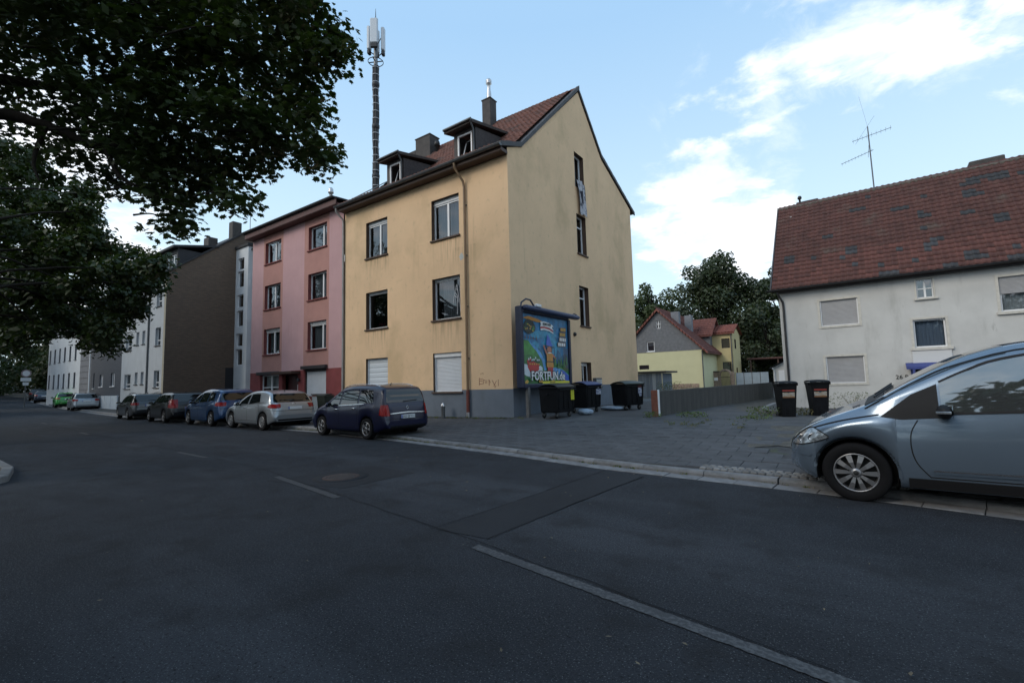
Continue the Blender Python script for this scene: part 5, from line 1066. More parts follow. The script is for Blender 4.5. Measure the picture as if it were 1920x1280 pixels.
# ---------------------------------------------------------------- billboard
def billboard():
    B = thing('billboard', 'dark blue framed advertising billboard on two posts showing the FORTFUN.de poster', 'billboard', (.55, -.18, .4))
    M_nav = mat('navy_frame', (.012, .018, .045), .4, var=.2, vscale=4); M_navl = mat('blue_lamp_housing', (.035, .05, .11), .45, var=.2, vscale=4)
    W = 3.2; z0, z1 = 1.03, 3.45
    Tb = lambda x, u, z: (x, u, z)                                  # x outwards from the gable, u along it
    mb = MB(); mb.bevbox(-.16, -.04, -.02, W, z0, z1, .01); mb.build('back_panel', M_nav, B)
    mb = MB(); f = .13
    mb.bevbox(-.2, .05, -f, .03, z0-.12, z1+.18, .03); mb.bevbox(-.2, .05, W-.03, W+f*.7, z0-.12, z1+.02, .03); mb.bevbox(-.19, .045, .03, W-.03, z0-.14, z0+.01, .02); mb.bevbox(-.19, .045, .03, W-.03, z1-.02, z1+.1, .02); mb.build('frame', M_nav, B)
    mb = MB(); mb.bevbox(-.05, .22, .0, W+.62, z1+.05, z1+.21, .05); mb.build('lamp_housing', M_navl, B)
    mb = MB(); mb.tube([(0, -.08, z1+.05), (.0, .0, z1+.3), (.05, .2, z1+.43), (.08, .42, z1+.42), (.1, .62, z1+.22)], .03, 8); mb.tube([(.1, W+.15, z1+.2), (.1, W+.3, z1+.27), (.1, W+.55, z1+.23)], .02, 6); mb.build('lamp_arm', M_nav, B)
    mb = MB(); mb.bevbox(.1, .23, .62, .92, z1+.20, z1+.30, .02); mb.build('sticker', M_upvc, B)
    mb = MB(); 
    for u in (.18, W-.42): mb.bevbox(-.22, -.10, u, u+.12, -.5, z0-.05, .01)
    pm = mat('grey_post', (.13, .125, .12), .8, var=.2, vscale=6)
    for u in (.18, W-.42): MB().bevbox(-.06, .06, u, u+.12, -.5, z0-.1, .01).build('post', pm, B)
    # the printed sheet: flat areas of colour a millimetre apart
    u0, u1, a, b = .05, W-.05, z0+.02, z1-.04; PW, PH = u1-u0, b-a
    cols = dict(sky=(.025, .17, .34), sky2=(.04, .28, .44), hill=(.035, .16, .05), hill2=(.06, .25, .06), water=(.10, .32, .62), water2=(.05, .12, .50), red=(.42, .025, .03), foam=(.55, .62, .65), org=(.50, .22, .04), gold=(.55, .33, .06), white=(.70, .72, .72), dark=(.015, .03, .03), yel=(.68, .62, .04), mtn=(.03, .12, .22), wood=(.16, .08, .04), pink=(.45, .16, .10))
    order = ['sky', 'sky2', 'mtn', 'hill', 'hill2', 'water', 'water2', 'foam', 'red', 'org', 'gold', 'white', 'dark', 'yel', 'wood', 'pink']
    ms = [mat('print_'+k, cols[k], .35, var=.35 if k in ('sky', 'sky2', 'hill', 'hill2', 'mtn', 'water') else .12, vscale=5, coat=.3) for k in order]
    lay = [0]
    mb = MB()
    def ar(c, pts):
        lay[0] += 1; x = -.038+.0004*lay[0]; mb.poly([(x, u0+p*PW, a+q*PH) for p, q in pts], order.index(c))
    def blob(c, p, q, rx, ry, n=14, j=.2, rot=0):
        pts = []
        for k in range(n):
            t = 2*math.pi*k/n; r = 1+random.uniform(-j, j); dx, dy = rx*r*math.cos(t), ry*r*math.sin(t)
            pts.append((min(1, max(0, p+dx*math.cos(rot)-dy*math.sin(rot))), min(1, max(0, q+dx*math.sin(rot)+dy*math.cos(rot)))))
        ar(c, pts)
    ar('sky', [(0, 0), (1, 0), (1, 1), (0, 1)])
    for p, q, rx, ry in ((.3, .72, .16, .05), (.6, .6, .22, .10), (.55, .75, .2, .06), (.7, .5, .14, .09), (.25, .55, .1, .06)): blob('sky2', p, q, rx, ry, 16, .25)
    ar('mtn', [(.55, .3), (.62, .42), (.68, .38), (.76, .52), (.84, .42), (.92, .46), (1, .40), (1, .2), (.55, .2)])
    for k in range(9): p = .18+.07*k; ar('mtn', [(p-.02, .42), (p, .60-.03*(k % 3)), (p+.02, .42)])
    ar('hill', [(0, 0), (1, 0), (1, .22), (.86, .28), (.7, .30), (.56, .34), (.46, .30), (.38, .46), (.2, .56), (.1, .62), (0, .62)])
    ar('hill2', [(0, .40), (.0, .60), (.1, .61), (.22, .53), (.3, .44), (.28, .36), (.14, .42)]); blob('hill2', .62, .22, .12, .06); blob('hill2', .82, .20, .1, .05); blob('hill2', .42, .12, .18, .07)
    ar('water', [(.13, .60), (.2, .57), (.36, .46), (.44, .34), (.48, .20), (.43, .19), (.38, .34), (.28, .46), (.17, .55)]); ar('water', [(.52, .22), (.70, .24), (.86, .20), (1, .12), (1, .0), (.80, .0), (.74, .1), (.62, .18)])
    ar('water2', [(.78, .21), (.9, .18), (1, .10), (1, 0), (.92, 0), (.86, .12)])
    for p, q in ((.08, .16), (.16, .12), (.26, .14), (.32, .2), (.04, .22)): blob('foam', p, q, .07, .05, 10, .3)
    blob('red', .2, .24, .13, .075, 12, .15); blob('red', .12, .31, .05, .045)
    for k in range(7): blob('foam', .11+.034*k, .35+.02*math.sin(k*2), .013, .018, 8, .1); blob('dark', .12+.034*k, .32, .014, .013, 8, .2)
    for k in range(5): blob('gold', .13+.045*k, .28, .014, .012, 8, .2)
    ar('org', [(.0, .93), (.12, .97), (.3, .95), (.46, .91), (.3, .90), (.1, .92)]); blob('dark', .13, .82, .12, .11, 14, .12); 
    for k in range(14): blob('gold' if k % 2 else 'hill2', .04+.19*random.random(), .76+.14*random.random(), .013, .011, 6, .3)
    for k in range(5): ar('wood', [(.04+.055*k, .64), (.05+.055*k, .70), (.06+.055*k, .64)])
    # striped banner with the park's name
    for k, c in enumerate(('white', 'dark', 'white', 'red', 'white')):
        q = .915-.026*k; ar(c, [(.36, q), (.44, q+.012), (.55, q), (.64, q-.035), (.65, q-.055), (.55, q-.022), (.44, q-.012), (.36, q-.024)])
    ar('white', [(.37, .905), (.45, .915), (.55, .905), (.62, .88), (.62, .835), (.55, .86), (.45, .868), (.37, .855)])
    # stacked golden lettering block on a signboard
    for k, (p, w, q) in enumerate(((.88, .12, .84), (.86, .13, .76), (.86, .16, .68), (.83, .18, .60))):
        ar('wood', [(p-w/2-.01, q-.034), (p+w/2+.01, q-.025), (p+w/2+.01, q+.04), (p-w/2-.01, q+.032)])
        for i in range(4): ar('gold' if k < 2 else 'white', [(p-w/2+i*w/4+.006, q-.024), (p-w/2+(i+1)*w/4-.006, q-.022), (p-w/2+(i+1)*w/4-.004, q+.028), (p-w/2+i*w/4+.008, q+.024)])
    for k in range(6): ar('wood', [(.86+.02*k, .2), (.87+.02*k, .55), (.875+.02*k, .55), (.868+.02*k, .2)])
    # a plain hiker with an orange coat holding up a tall hat
    ar('water2', [(.47, .60), (.50, .74), (.56, .66), (.60, .57), (.60, .54), (.47, .54)]); ar('dark', [(.44, .57), (.64, .55), (.64, .535), (.44, .555)]); blob('wood', .535, .50, .062, .055, 12, .1); blob('pink', .535, .505, .042, .045, 12, .05)
    ar('pink', [(.40, .56), (.42, .57), (.49, .44), (.47, .41)]); ar('pink', [(.67, .36), (.69, .38), (.60, .45), (.58, .42)]); blob('white', .535, .445, .05, .022, 10, .1)
    ar('org', [(.47, .45), (.60, .45), (.61, .36), (.62, .24), (.46, .24), (.47, .36)]); ar('red', [(.48, .24), (.545, .24), (.53, .10), (.49, .10)]); ar('red', [(.545, .24), (.605, .24), (.60, .12), (.56, .10)]); ar('dark', [(.47, .33), (.615, .33), (.615, .315), (.47, .315)]); ar('dark', [(.48, .10), (.53, .10), (.53, .075), (.46, .075)]); ar('dark', [(.555, .10), (.60, .12), (.63, .085), (.56, .075)])
    for p, q in ((.66, .33), (.74, .29), (.80, .32), (.87, .30), (.93, .34)): ar('hill', [(p-.03, q-.06), (p, q+.10), (p+.03, q-.06)])
    for k in range(10): blob('hill2' if k % 3 else 'gold', .05+.09*k, .03+.03*(k % 3), .04, .025, 8, .3)
    ar('yel', [(.36, -.005), (.98, -.005), (.98, .03), (.36, .03)])
    mb.build('poster', ms, B)
    rot = (R(90), 0, R(90))
    text('lettering', 'FORTFUN.de', .42, mat('print_white', cols['white'], .4), B, (.018, u0+.13*PW, a+.05*PH), rot, .003, sx=.97, bold=.008)
    text('lettering_outline', 'FORTFUN.de', .42, mat('print_dark', cols['dark'], .4), B, (.014, u0+.13*PW, a+.05*PH), rot, .001, sx=.97, bold=.034)
    text('lettering', 'FORT FUN', .115, mat('print_dark', cols['dark'], .4), B, (.018, u0+.405*PW, a+.868*PH), rot, .002, sx=1.0, bold=.004)
    mb = MB(); 
    for k in range(6): mb.quad((.018, u0+(.52+.02*k)*PW, a+.004*PH), (.018, u0+(.535+.02*k)*PW, a+.004*PH), (.018, u0+(.535+.02*k)*PW, a+.022*PH), (.018, u0+(.52+.02*k)*PW, a+.022*PH))
    mb.build('strip_print', mat('print_wood', cols['wood'], .4), B)
billboard()
# ---------------------------------------------------------------- large rubbish containers
M_binblk = mat('black_container', (.009, .0095, .011), .6, var=.3, vscale=5, bump=.1, spec=.12)
M_castor = mat('castor_grey', (.16, .16, .16), .6)
def container(loc, rot, lid, label, sticker, lidname, s=1.):
    W, D, Hh = 1.04*s, .70*s, 1.08*s
    c = thing('waste_container', label, 'waste container', loc, rot, 'large wheeled waste containers by the gable')
    mb = MB(); P = []
    for z, k in ((.18, .90), (.24, .93), (.6, .97), (Hh*.86, 1.0)):
        P.append([(sx*W/2*k, sy*D/2*k, z) for sx, sy in ((-1, -1), (1, -1), (1, 1), (-1, 1), (-1, -1))])
    mb.grid(P, 4, 3, 0, False); mb.poly([p for p in P[0][:4]]); 
    for x in (-.42, -.14, .14, .42): mb.bevbox(x*s-.025, x*s+.025, -D/2-.012, -D/2*.95, .28, Hh*.8, .008)
    mb.bevbox(-W/2-.03, W/2+.03, -D/2-.03, D/2+.03, Hh*.86, Hh*.92, .012); b = mb.build('body', M_binblk, c)
    mb = MB(); n = 8; rows = []
    for k in range(n+1):
        y = -D/2-.045+(D+.09)*k/n; z = Hh*.925+.11*math.sin(math.pi*min(1, k/n*1.05))**.6
        rows.append([(x, y, z-.03*(abs(x)/(W/2))**3) for x in np.linspace(-W/2-.035, W/2+.035, 7)])
    mb.grid(rows, 6, n); mb.grid([[(x, -D/2-.045, z) for x in (-W/2-.035, W/2+.035)] for z in (Hh*.89, Hh*.925)], 1, 1); mb.build('lid', lid, c)
    mb = MB(); mb.tube([(-W/2, -D/2-.06, Hh*.83), (W/2, -D/2-.06, Hh*.83)], .016, 6)
    for sx in (-1, 1): mb.tube([(sx*(W/2+.01), 0, Hh*.7), (sx*(W/2+.09), 0, Hh*.72)], .025, 8)
    mb.build('handle', M_binblk, c)
    for sx in (-1, 1):
        for sy in (-1, 1):
            w = MB().lathe([(.03, -.022), (.095, -.02), (.10, 0), (.095, .02), (.03, .022)], 14, Matrix.Translation((sx*W*.37, sy*D*.34+.03, .10)) @ Matrix.Rotation(R(90), 4, 'X') @ Matrix.Rotation(R(0), 4, 'Y')).build('castor', M_black, c)
            MB().lathe([(.001, -.026), (.045, -.024), (.045, .024), (.001, .026)], 10, Matrix.Translation((sx*W*.37, sy*D*.34+.03, .10)) @ Matrix.Rotation(R(90), 4, 'X')).bevbox(sx*W*.37-.03, sx*W*.37+.03, sy*D*.34-.02, sy*D*.34-.008, .1, .2, .004).build('fork', M_castor, w)
    for (x, z, w, h, mt) in sticker: MB().bevbox(x-w/2, x+w/2, -D/2-.016, -D/2-.002, z, z+h, .003).build('sticker', mt, c)
    return c
M_y = mat('yellow_sticker', (.55, .55, .03), .5, stain=[((.12, .15, .03), .8, 14, (1, 1, 3), .55, .6)]); M_w = mat('white_sticker', (.45, .47, .5), .5, stain=[((.05, .07, .2), .8, 9, (1, 1, 3), .48, .55)])
M_rs = mat('red_sticker', (.30, .04, .03), .5)
L1 = mat('black_lid', (.018, .019, .02), .5); L2 = mat('blue_lid', (.02, .045, .16), .45, var=.2, vscale=4); L3 = mat('dark_green_lid', (.016, .026, .022), .5)
container((1.62, .12, .36), R(88), L1, 'black waste container with a tall yellow sticker under the billboard', [(.36, .55, .2, .32, M_y), (.30, .90, .05, .04, M_w), (.40, .90, .05, .04, M_w)], 'l', .98)
container((1.50, 2.35, .38), R(86), L2, 'black waste container with a blue lid and white label, beside the entrance door', [(.30, .62, .34, .20, M_w), (.3, .85, .1, .05, M_w)], 'l', 1.0)
container((2.42, 4.0, .38), R(72), L3, 'black waste container standing farthest back, by the rear corner of the gable', [(.28, .6, .2, .22, M_w), (.3, .5, .12, .09, M_w), (.28, .84, .2, .06, M_rs)], 'l', .98)
M_sack = mat('pale_blue_sack', (.28, .36, .45), .5, var=.2, vscale=6)
def sack(loc, sx, sy, sz, label):
    n, m = 14, 8; rows = []
    for j in range(m+1):
        t = math.pi*j/m; rows.append([(sx*math.sin(t)*(1+.15*math.sin(3*k+j))*math.cos(2*math.pi*k/n), sy*math.sin(t)*(1+.12*math.sin(2*k+j*1.3))*math.sin(2*math.pi*k/n), sz*(.9-math.cos(t)*1)*.55) for k in range(n+1)])
    o = MB().grid(rows, n, m).build('rubbish_sack', M_sack, None, loc=loc); o['label'] = label; o['category'] = 'rubbish sack'; o['group'] = 'blue rubbish sacks on the ground'
sack((2.05, 1.2, .38), .26, .2, .2, 'pale blue rubbish sack squeezed between the first two waste containers'); sack((2.0, 3.65, .38), .5, .26, .16, 'flat pale blue rubbish sack lying before the farthest waste container')
# plants and clutter at the rear corner
def leafy(name, label, loc, r, h, n, m, cat='plant'):
    t = thing(name, label, cat, loc); V = []; F = []
    for _ in range(n):
        a = random.uniform(0, 6.28); rr = r*random.random()**.6; z = h*random.random()**.8; c = Vector((rr*math.cos(a), rr*math.sin(a), z)); s = random.uniform(.015, .045)
        d1 = Vector((random.gauss(0, 1), random.gauss(0, 1), random.gauss(0, .6))).normalized(); d2 = d1.orthogonal().normalized(); i = len(V)
        V += [c-d1*s, c+d2*s*.5, c+d1*s, c-d2*s*.5]; F.append((i, i+1, i+2, i+3))
    me = bpy.data.meshes.new('foliage'); me.from_pydata(V, [], F); me.materials.append(m); obj('foliage', me, t)
    mb = MB()
    for k in range(5): a = k*1.3; mb.tube([(0, 0, -.1), (r*.5*math.cos(a), r*.5*math.sin(a), h*.8)], .008, 4)
    mb.build('stem', M_grassdry, t); return t
leafy('garden_plant', 'low bushy plant with pale flowers behind the gable rear corner', (1.5, 11.9, .45), .7, .9, 420, M_green); leafy('garden_plant', 'small green shrub by the shed wall', (.2, 15.5, .45), .5, .8, 240, M_green)
leafy('weed_clump', 'clump of weeds at the foot of the retaining wall near its middle', (5.45, 1.25, .32), .45, .2, 260, M_green, 'weeds'); leafy('weed_clump', 'weeds growing at the red end of the retaining wall', (4.45, .75, .34), .3, .2, 120, M_green, 'weeds'); leafy('weed_clump', 'tall weeds in front of the planter wall', (7.25, 2.0, .30), .5, .35, 340, M_green, 'weeds'); leafy('weed_clump', 'dry weeds between the two wheelie bins', (8.15, 2.55, .28), .3, .3, 260, M_grassdry, 'weeds'); leafy('weed_clump', 'weeds at the cottage wall behind the silver car', (9.3, 12.8, .0), 1.0, .7, 420, M_green, 'weeds')
leafy('weed_clump', 'low weeds spreading on the yard by the drive', (7.1, 1.0, .33), .45, .10, 200, M_green, 'weeds')
# ---------------------------------------------------------------- wheelie bins
def wheelie(loc, rot, label, group, m=None, sticker=True, s=1.):
    m = m or M_binblk; w = thing('wheelie_bin', label, 'wheelie bin', loc, rot, group); w.scale = (.80, .76, 1.06); h = .98*s; mb = MB(); P = []
    for z, hw, d in ((.04, .19, .20), (.1, .205, .22), (.75*h, .255, .30), (.90*h, .27, .32)): P.append([(sx*hw*s, sy*d*s, z) for sx, sy in ((-1, -1), (1, -1), (1, 1), (-1, 1), (-1, -1))])
    mb.grid(P, 4, 3, 0, False); mb.poly(P[0][:4]); mb.bevbox(-.285*s, .285*s, -.335*s, .335*s, .885*h, .945*h, .012)
    for x in (-.13, 0, .13): mb.bevbox(x*s-.012, x*s+.012, -.25*s, -.2*s, .1, .35, .004)
    mb.build('body', m, w)
    mb = MB(); rows = []
    for k in range(7): y = -.36+.72*k/6; rows.append([(x*s, y*s, (.96+.05*math.sin(math.pi*k/6)**.5-.015*(abs(x)/.29)**2)*h) for x in (-.295, -.2, 0, .2, .295)])
    mb.grid(rows, 4, 6); mb.grid([[(x*s, -.36*s, z*h) for x in (-.295, .295)] for z in (.925, .955)], 1, 1)
    for sx in (-1, 1): mb.bevbox(sx*.31*s-.025, sx*.31*s+.025, -.25*s, -.15*s, .88*h, .93*h, .008)
    mb.build('lid', m, w)
    mb = MB(); mb.tube([(-.26*s, .38*s, .93*h), (.26*s, .38*s, .93*h)], .018, 6)
    for sx in (-1, 1): mb.tube([(sx*.22*s, .3*s, .9*h), (sx*.22*s, .38*s, .93*h)], .018, 6)
    mb.build('handle', m, w)
    for sx in (-1, 1): MB().lathe([(.02, -.025), (.085, -.022), (.09, 0), (.085, .022), (.02, .025)], 14, Matrix.Translation((sx*.23*s, .2*s, .09)) @ Matrix.Rotation(R(90), 4, 'Y')).build('wheel', M_black, w)
    if sticker:
        def st(z0, z1, mt, u0=-.19, u1=.19):
            f = lambda z: -(.222+.08*(z-.1)/(.75*h-.1))*s-.004; MB().add([(u0, f(z0), z0), (u1, f(z0), z0), (u1, f(z1), z1), (u0, f(z1), z1)], [(0, 1, 2, 3)]).build('sticker', mt, w)
        st(.60*h, .71*h, mat('sticker_print', (.30, .22, .14), .5, stain=[((.35, .33, .30), .9, 12, (1, 1, 3), .47, .52), ((.03, .08, .12), .9, 6, (1, 1, 1), .56, .6)])); st(.74*h, .775*h, M_rs); st(.575*h, .59*h, mat('sticker_orange', (.38, .17, .06), .5))
    return w
wheelie((7.78, 1.95, .30), R(26), 'black wheelie bin with red and orange label, nearer the planter wall', 'wheelie bins before the white cottage', s=1.)
wheelie((8.50, 2.55, .28), R(20), 'taller black wheelie bin with tilted lid and label, nearer the silver car', 'wheelie bins before the white cottage', s=1.03)
wheelie((-8.3, -1.6, .2), R(10), 'dark green wheelie bin standing before the pink house by the wall pier', None, mat('dark_green_bin', (.014, .022, .018), .55), False)
wheelie((-27.2, -1.2, .2), R(5), 'grey-blue bin with a pale lid before the brown gable', None, mat('blue_grey_bin', (.05, .06, .075), .5), False); wheelie((-24.3, -1.0, .2), R(-5), 'second grey-blue bin nearer the pink house', None, MATS['blue_grey_bin'], False)
v = thing('vent_post', 'short zinc vent pipe with pointed cap at the foot of the yellow front wall', 'vent pipe', (-2.9, -.35, .33))
MB().lathe([(.07, -.1), (.07, .40)], 14).build('pipe', M_gutter, v); MB().lathe([(.085, .38), (.085, .44), (.001, .52)], 14).build('cap', M_steel, v)
# signs at the far end
sg = thing('road_sign', 'post with a round sign and two small white plates at the dark street end', 'road sign', (-55.2, -2.9, .45))
MB().tube([(0, 0, -.2), (0, 0, 3.6)], .04, 6).build('post', M_gutter, sg)
Mx = Matrix.Rotation(R(90), 4, 'Y') @ Matrix.Rotation(R(0), 4, 'X')
MB().lathe([(.001, 0), (.34, 0)], 20, Matrix.Translation((.05, 0, 3.2)) @ Mx).build('round_plate', mat('sign_white', (.55, .56, .58), .5), sg); MB().lathe([(.26, 0), (.36, 0)], 20, Matrix.Translation((.056, 0, 3.2)) @ Mx).build('ring', mat('sign_grey_red', (.22, .16, .17), .5), sg)
MB().box(.04, .05, -.36, .36, 2.45, 2.78).build('plate', MATS['sign_white'], sg); MB().box(.04, .05, -.20, .20, 2.05, 2.35).build('plate', MATS['sign_white'], sg)
# ---------------------------------------------------------------- cars
def pchip(tab):
    xs = np.array([p[0] for p in tab], float); ys = np.array([p[1] for p in tab], float); h = np.diff(xs); d = np.diff(ys)/h; m = np.zeros(len(xs))
    for i in range(1, len(xs)-1):
        if d[i-1]*d[i] > 0: w1, w2 = 2*h[i]+h[i-1], h[i]+2*h[i-1]; m[i] = (w1+w2)/(w1/d[i-1]+w2/d[i])
    m[0], m[-1] = d[0], d[-1]
    def f(x):
        x = min(max(x, xs[0]), xs[-1]); i = min(int(np.searchsorted(xs, x, side='right'))-1, len(xs)-2); i = max(i, 0); t = (x-xs[i])/h[i]
        return float((1+2*t)*(1-t)**2*ys[i]+t*(1-t)**2*h[i]*m[i]+t*t*(3-2*t)*ys[i+1]+t*t*(t-1)*h[i]*m[i+1])
    return f
M_tyre = mat('tyre_rubber', (.008, .008, .009), .8, bump=.2, bscale=60, spec=.15); M_rim = mat('alloy_rim', (.30, .30, .31), .35, .75); M_rimd = mat('brake_dark', (.012, .012, .012), .7)
M_cglass = mat('car_glass', (.006, .008, .009), .03, spec=.6, coat=.25); M_cglass2 = mat('near_car_glass', (.24, .26, .265), .025, .85, coat=.4)
M_trim = mat('black_trim', (.008, .008, .009), .6, spec=.3); M_seam = mat('panel_gap', (.002, .002, .002), .9)
M_chrome = mat('chrome', (.60, .61, .63), .18, .95); M_tail = mat('tail_light', (.26, .010, .010), .2, spec=.3, coat=.15, var=.3, vscale=14); M_head = mat('headlight_glass', (.30, .33, .36), .08, .4, var=.6, vscale=16, coat=1.); M_plate = mat('number_plate', (.55, .56, .57), .5); M_pblue = mat('plate_blue', (.02, .06, .30), .5); M_ltr = mat('plate_letter', (.01, .01, .012), .6)
M_seat = mat('interior_pale', (.18, .18, .18), .8)
def paint(name, c, metal=.55, rough=.32, coat=.9): return mat(name, c, rough, metal, coat=coat, var=.04, vscale=2)
def wheel_obj(parent, x, y, r, sgn, n_sp, width=.21, rim_r=None, style=0):
    rim_r = rim_r or r*.66; Mx = Matrix.Translation((x, y, r)) @ Matrix.Rotation(R(90)*-sgn, 4, 'X')   # local z -> outwards
    w = width
    t = MB().lathe([(rim_r, -w), (r*.93, -w), (r, -w+.03), (r, -.03), (r*.985, -.012), (r*.93, .0), (rim_r*1.03, .004), (rim_r, -.008)], 36, Mx).build('wheel', M_tyre, parent)
    mb = MB(); mb.lathe([(rim_r*1.0, -.004), (rim_r*.97, .004), (rim_r*.93, -.002), (rim_r*.90, -.04), (rim_r*.88, -.09)], 32, Mx)
    for k in range(n_sp):
        a = 2*math.pi*k/n_sp; S_ = Mx @ Matrix.Rotation(a, 4, 'Z')
        if style == 0:                                             # paired petals
            w0, w1, w2 = rim_r*.055, rim_r*.10, rim_r*.135
        else: w0, w1, w2 = rim_r*.14, rim_r*.13, rim_r*.20
        P = [(rim_r*.16, w0, .0), (rim_r*.55, w1, .008), (rim_r*.94, w2, -.006)]
        vs = [S_ @ Vector((rr, s*ww, z)) for rr, ww, z in P for s in (-1, 1)]+[S_ @ Vector((rr, s*ww*.8, z-.03)) for rr, ww, z in P for s in (-1, 1)]
        mb.add(vs, [(0, 1, 3, 2), (2, 3, 5, 4), (0, 2, 8, 6), (2, 4, 10, 8), (1, 7, 9, 3), (3, 9, 11, 5)])
    mb.lathe([(rim_r*.24, -.02), (rim_r*.23, .008), (rim_r*.12, .014), (.001, .014)], 20, Mx); rm = mb.build('rim', M_rim, t)
    MB().lathe([(rim_r*.9, -.075), (.001, -.07)], 24, Mx).build('brake_disc', M_rimd, t)
    mb = MB()
    for k in range(5): a = 2*math.pi*k/5+.3; mb.lathe([(rim_r*.045, .0), (rim_r*.045, .012), (.001, .012)], 8, Mx @ Matrix.Translation((rim_r*.34*math.cos(a), rim_r*.34*math.sin(a), -.004)))
    mb.lathe([(rim_r*.12, .013), (rim_r*.11, .018), (.001, .018)], 16, Mx); mb.build('wheel_bolts', M_rimd, t)
class Car:
    def __init__(s, label, sp, pt, loc, rot=0, tilt=0, fine=1, cat='car', group='cars parked along the kerb'):
        s.sp = sp; s.L, s.W = sp['L'], sp['W']; s.root = thing('parked_car', label, cat, loc, rot, group); s.root.rotation_euler[0] = tilt
        s.top, s.belt, s.plan = pchip(sp['top']), pchip(sp['belt']), pchip(sp['plan']); s.r = sp['r']; s.xf = sp['fo']; s.xr = sp['fo']+sp['wb']; s.pt = pt
        s.xo = s.L/2; s.fine = fine; s.build_body(); s.wheels()
    def arch(s, x, z):
        R_ = s.r+.055; out = z
        for xc in (s.xf, s.xr):
            d = abs(x-xc)
            if d < R_: out = max(out, s.r+math.sqrt(R_*R_-d*d)-.0)
        return out
    def low(s, x):
        sp = s.sp; z = sp.get('sill', .21); e = .30*sstep(.35, 0, x)*.35+.34*sstep(s.L-.45, s.L, x)*.35
        return z+e
    def ring(s, x):
        sp = s.sp; W = s.W/2*s.plan(x); zt = s.top(x); zb = min(s.arch(x, s.low(x)), zt-.12); zl = min(s.belt(x), zt-.025); zl = max(zl, zb+.06); h = zt-zl; tb = sp.get('tumble', .36)
        P = [(0, zb), (W*.55, zb), (W*.90, zb), (W*.955, zb+.006)]
        for f, k in ((.10, .975), (.25, .992), (.45, 1.0), (.62, .998), (.74, .992), (.86, .975), (.94, .958)): P.append((W*k, zb+.02+(zl-zb-.02)*f))
        P.append((W*.945, zl)); zr = zl+.80*h; yr = W*.945-tb*(zr-zl)
        hood = sstep(.28, .10, h)
        for f in (.25, .5, .75, 1.0): P.append((W*.945-tb*(zr-zl)*f**1.1-W*.05*hood*f, zl+(zr-zl)*f))
        yr2 = P[-1][0]
        for f, g in ((.90, .86), (.76, .95), (.58, .985), (.30, 1.0), (0, 1.0)): P.append((yr2*f, zr+(zt-zr)*g))
        return P
    def build_body(s):
        L = s.L; st = 0.05/s.fine; X = set(np.round(np.linspace(0, L, int(L/st)), 4)); R_ = s.r+.055
        for xc in (s.xf, s.xr):
            for a in np.linspace(0, math.pi, 33): X.add(round(xc+R_*math.cos(a), 4))
            X |= {round(xc-R_-.004, 4), round(xc+R_+.004, 4)}
        X |= {.0, .012, .03, .08, .12, L-.012, L-.03, L-.08, L}
        X = sorted(x for x in X if 0 <= x <= L); X = [x for i, x in enumerate(X) if i == 0 or x-X[i-1] > .003]
        rows = []; 
        for x in X:
            P = s.ring(x); rows.append([(x-s.xo, -y, z) for y, z in P]+[(x-s.xo, y, z) for y, z in reversed(P[:-1])])
        n = len(rows[0]); vs = np.array([p for r in rows for p in r]); F = np.array([(i*n+k, i*n+k+1, (i+1)*n+k+1, (i+1)*n+k) for i in range(len(rows)-1) for k in range(n-1)])
        mb = MB(); mb.add(vs.tolist(), F.tolist(), 0, True)
        for r in (rows[0], rows[-1]): mb.add(r, [tuple(range(n))])
        for i, f in enumerate(mb.f[:len(F)]):
            k = i % (n-1)
            if k < 3 or k >= n-4: mb.m[i] = 1; 
        # roof in another colour
        s.body = mb.build('body', [s.pt, M_trim], s.root)
        s.bvh = BVHTree.FromPolygons([tuple(v) for v in mb.v], [f for f in mb.f])
    def hit(s, o, d):
        p, nrm, i, q = s.bvh.ray_cast(Vector(o), Vector(d), 10)
        if p is None: return None
        if nrm.dot(Vector(d)) > 0: nrm = -nrm
        return p, nrm
    def cast(s, a, b, view, off):
        """view L/Rt: (x, z) on the flanks; F/B: (y, z) front/back; T: (x, y) from above; x from the nose"""
        if view == 'L': h = s.hit((a-s.xo, -3, b), (0, 1, 0))
        elif view == 'R': h = s.hit((a-s.xo, 3, b), (0, -1, 0))
        elif view == 'B': h = s.hit((s.xo+2, a, b), (-1, 0, 0))
        elif view == 'F': h = s.hit((-s.xo-2, a, b), (1, 0, 0))
        else: h = s.hit((a-s.xo, b, 4), (0, 0, -1))
        return None if h is None else h[0]+h[1]*off
    def patch(s, name, bot, top, m, view, off=.004, nx=16, nz=6, parent=None, rim=0, label=None):
        """a panel lying on the body between two polylines"""
        def smp(pl, t):
            L = [0]
            for a, b in zip(pl, pl[1:]): L.append(L[-1]+math.dist(a, b))
            d = t*L[-1]
            return (float(np.interp(d, L, [p[0] for p in pl])), float(np.interp(d, L, [p[1] for p in pl])))
        rows = []; last = None
        for j in range(nz+1):
            row = []
            for i in range(nx+1):
                a, b = smp(bot, i/nx), smp(top, i/nx); q = (a[0]+(b[0]-a[0])*j/nz, a[1]+(b[1]-a[1])*j/nz); p = s.cast(*q, view, off)
                if p is None: p = last if last is not None else Vector((0, 0, 0))
                last = p; row.append(p)
            rows.append(row)
        o = MB().grid(rows, nx, nz).build(name, m, parent or s.root)
        if label: o['label'] = label
        return o
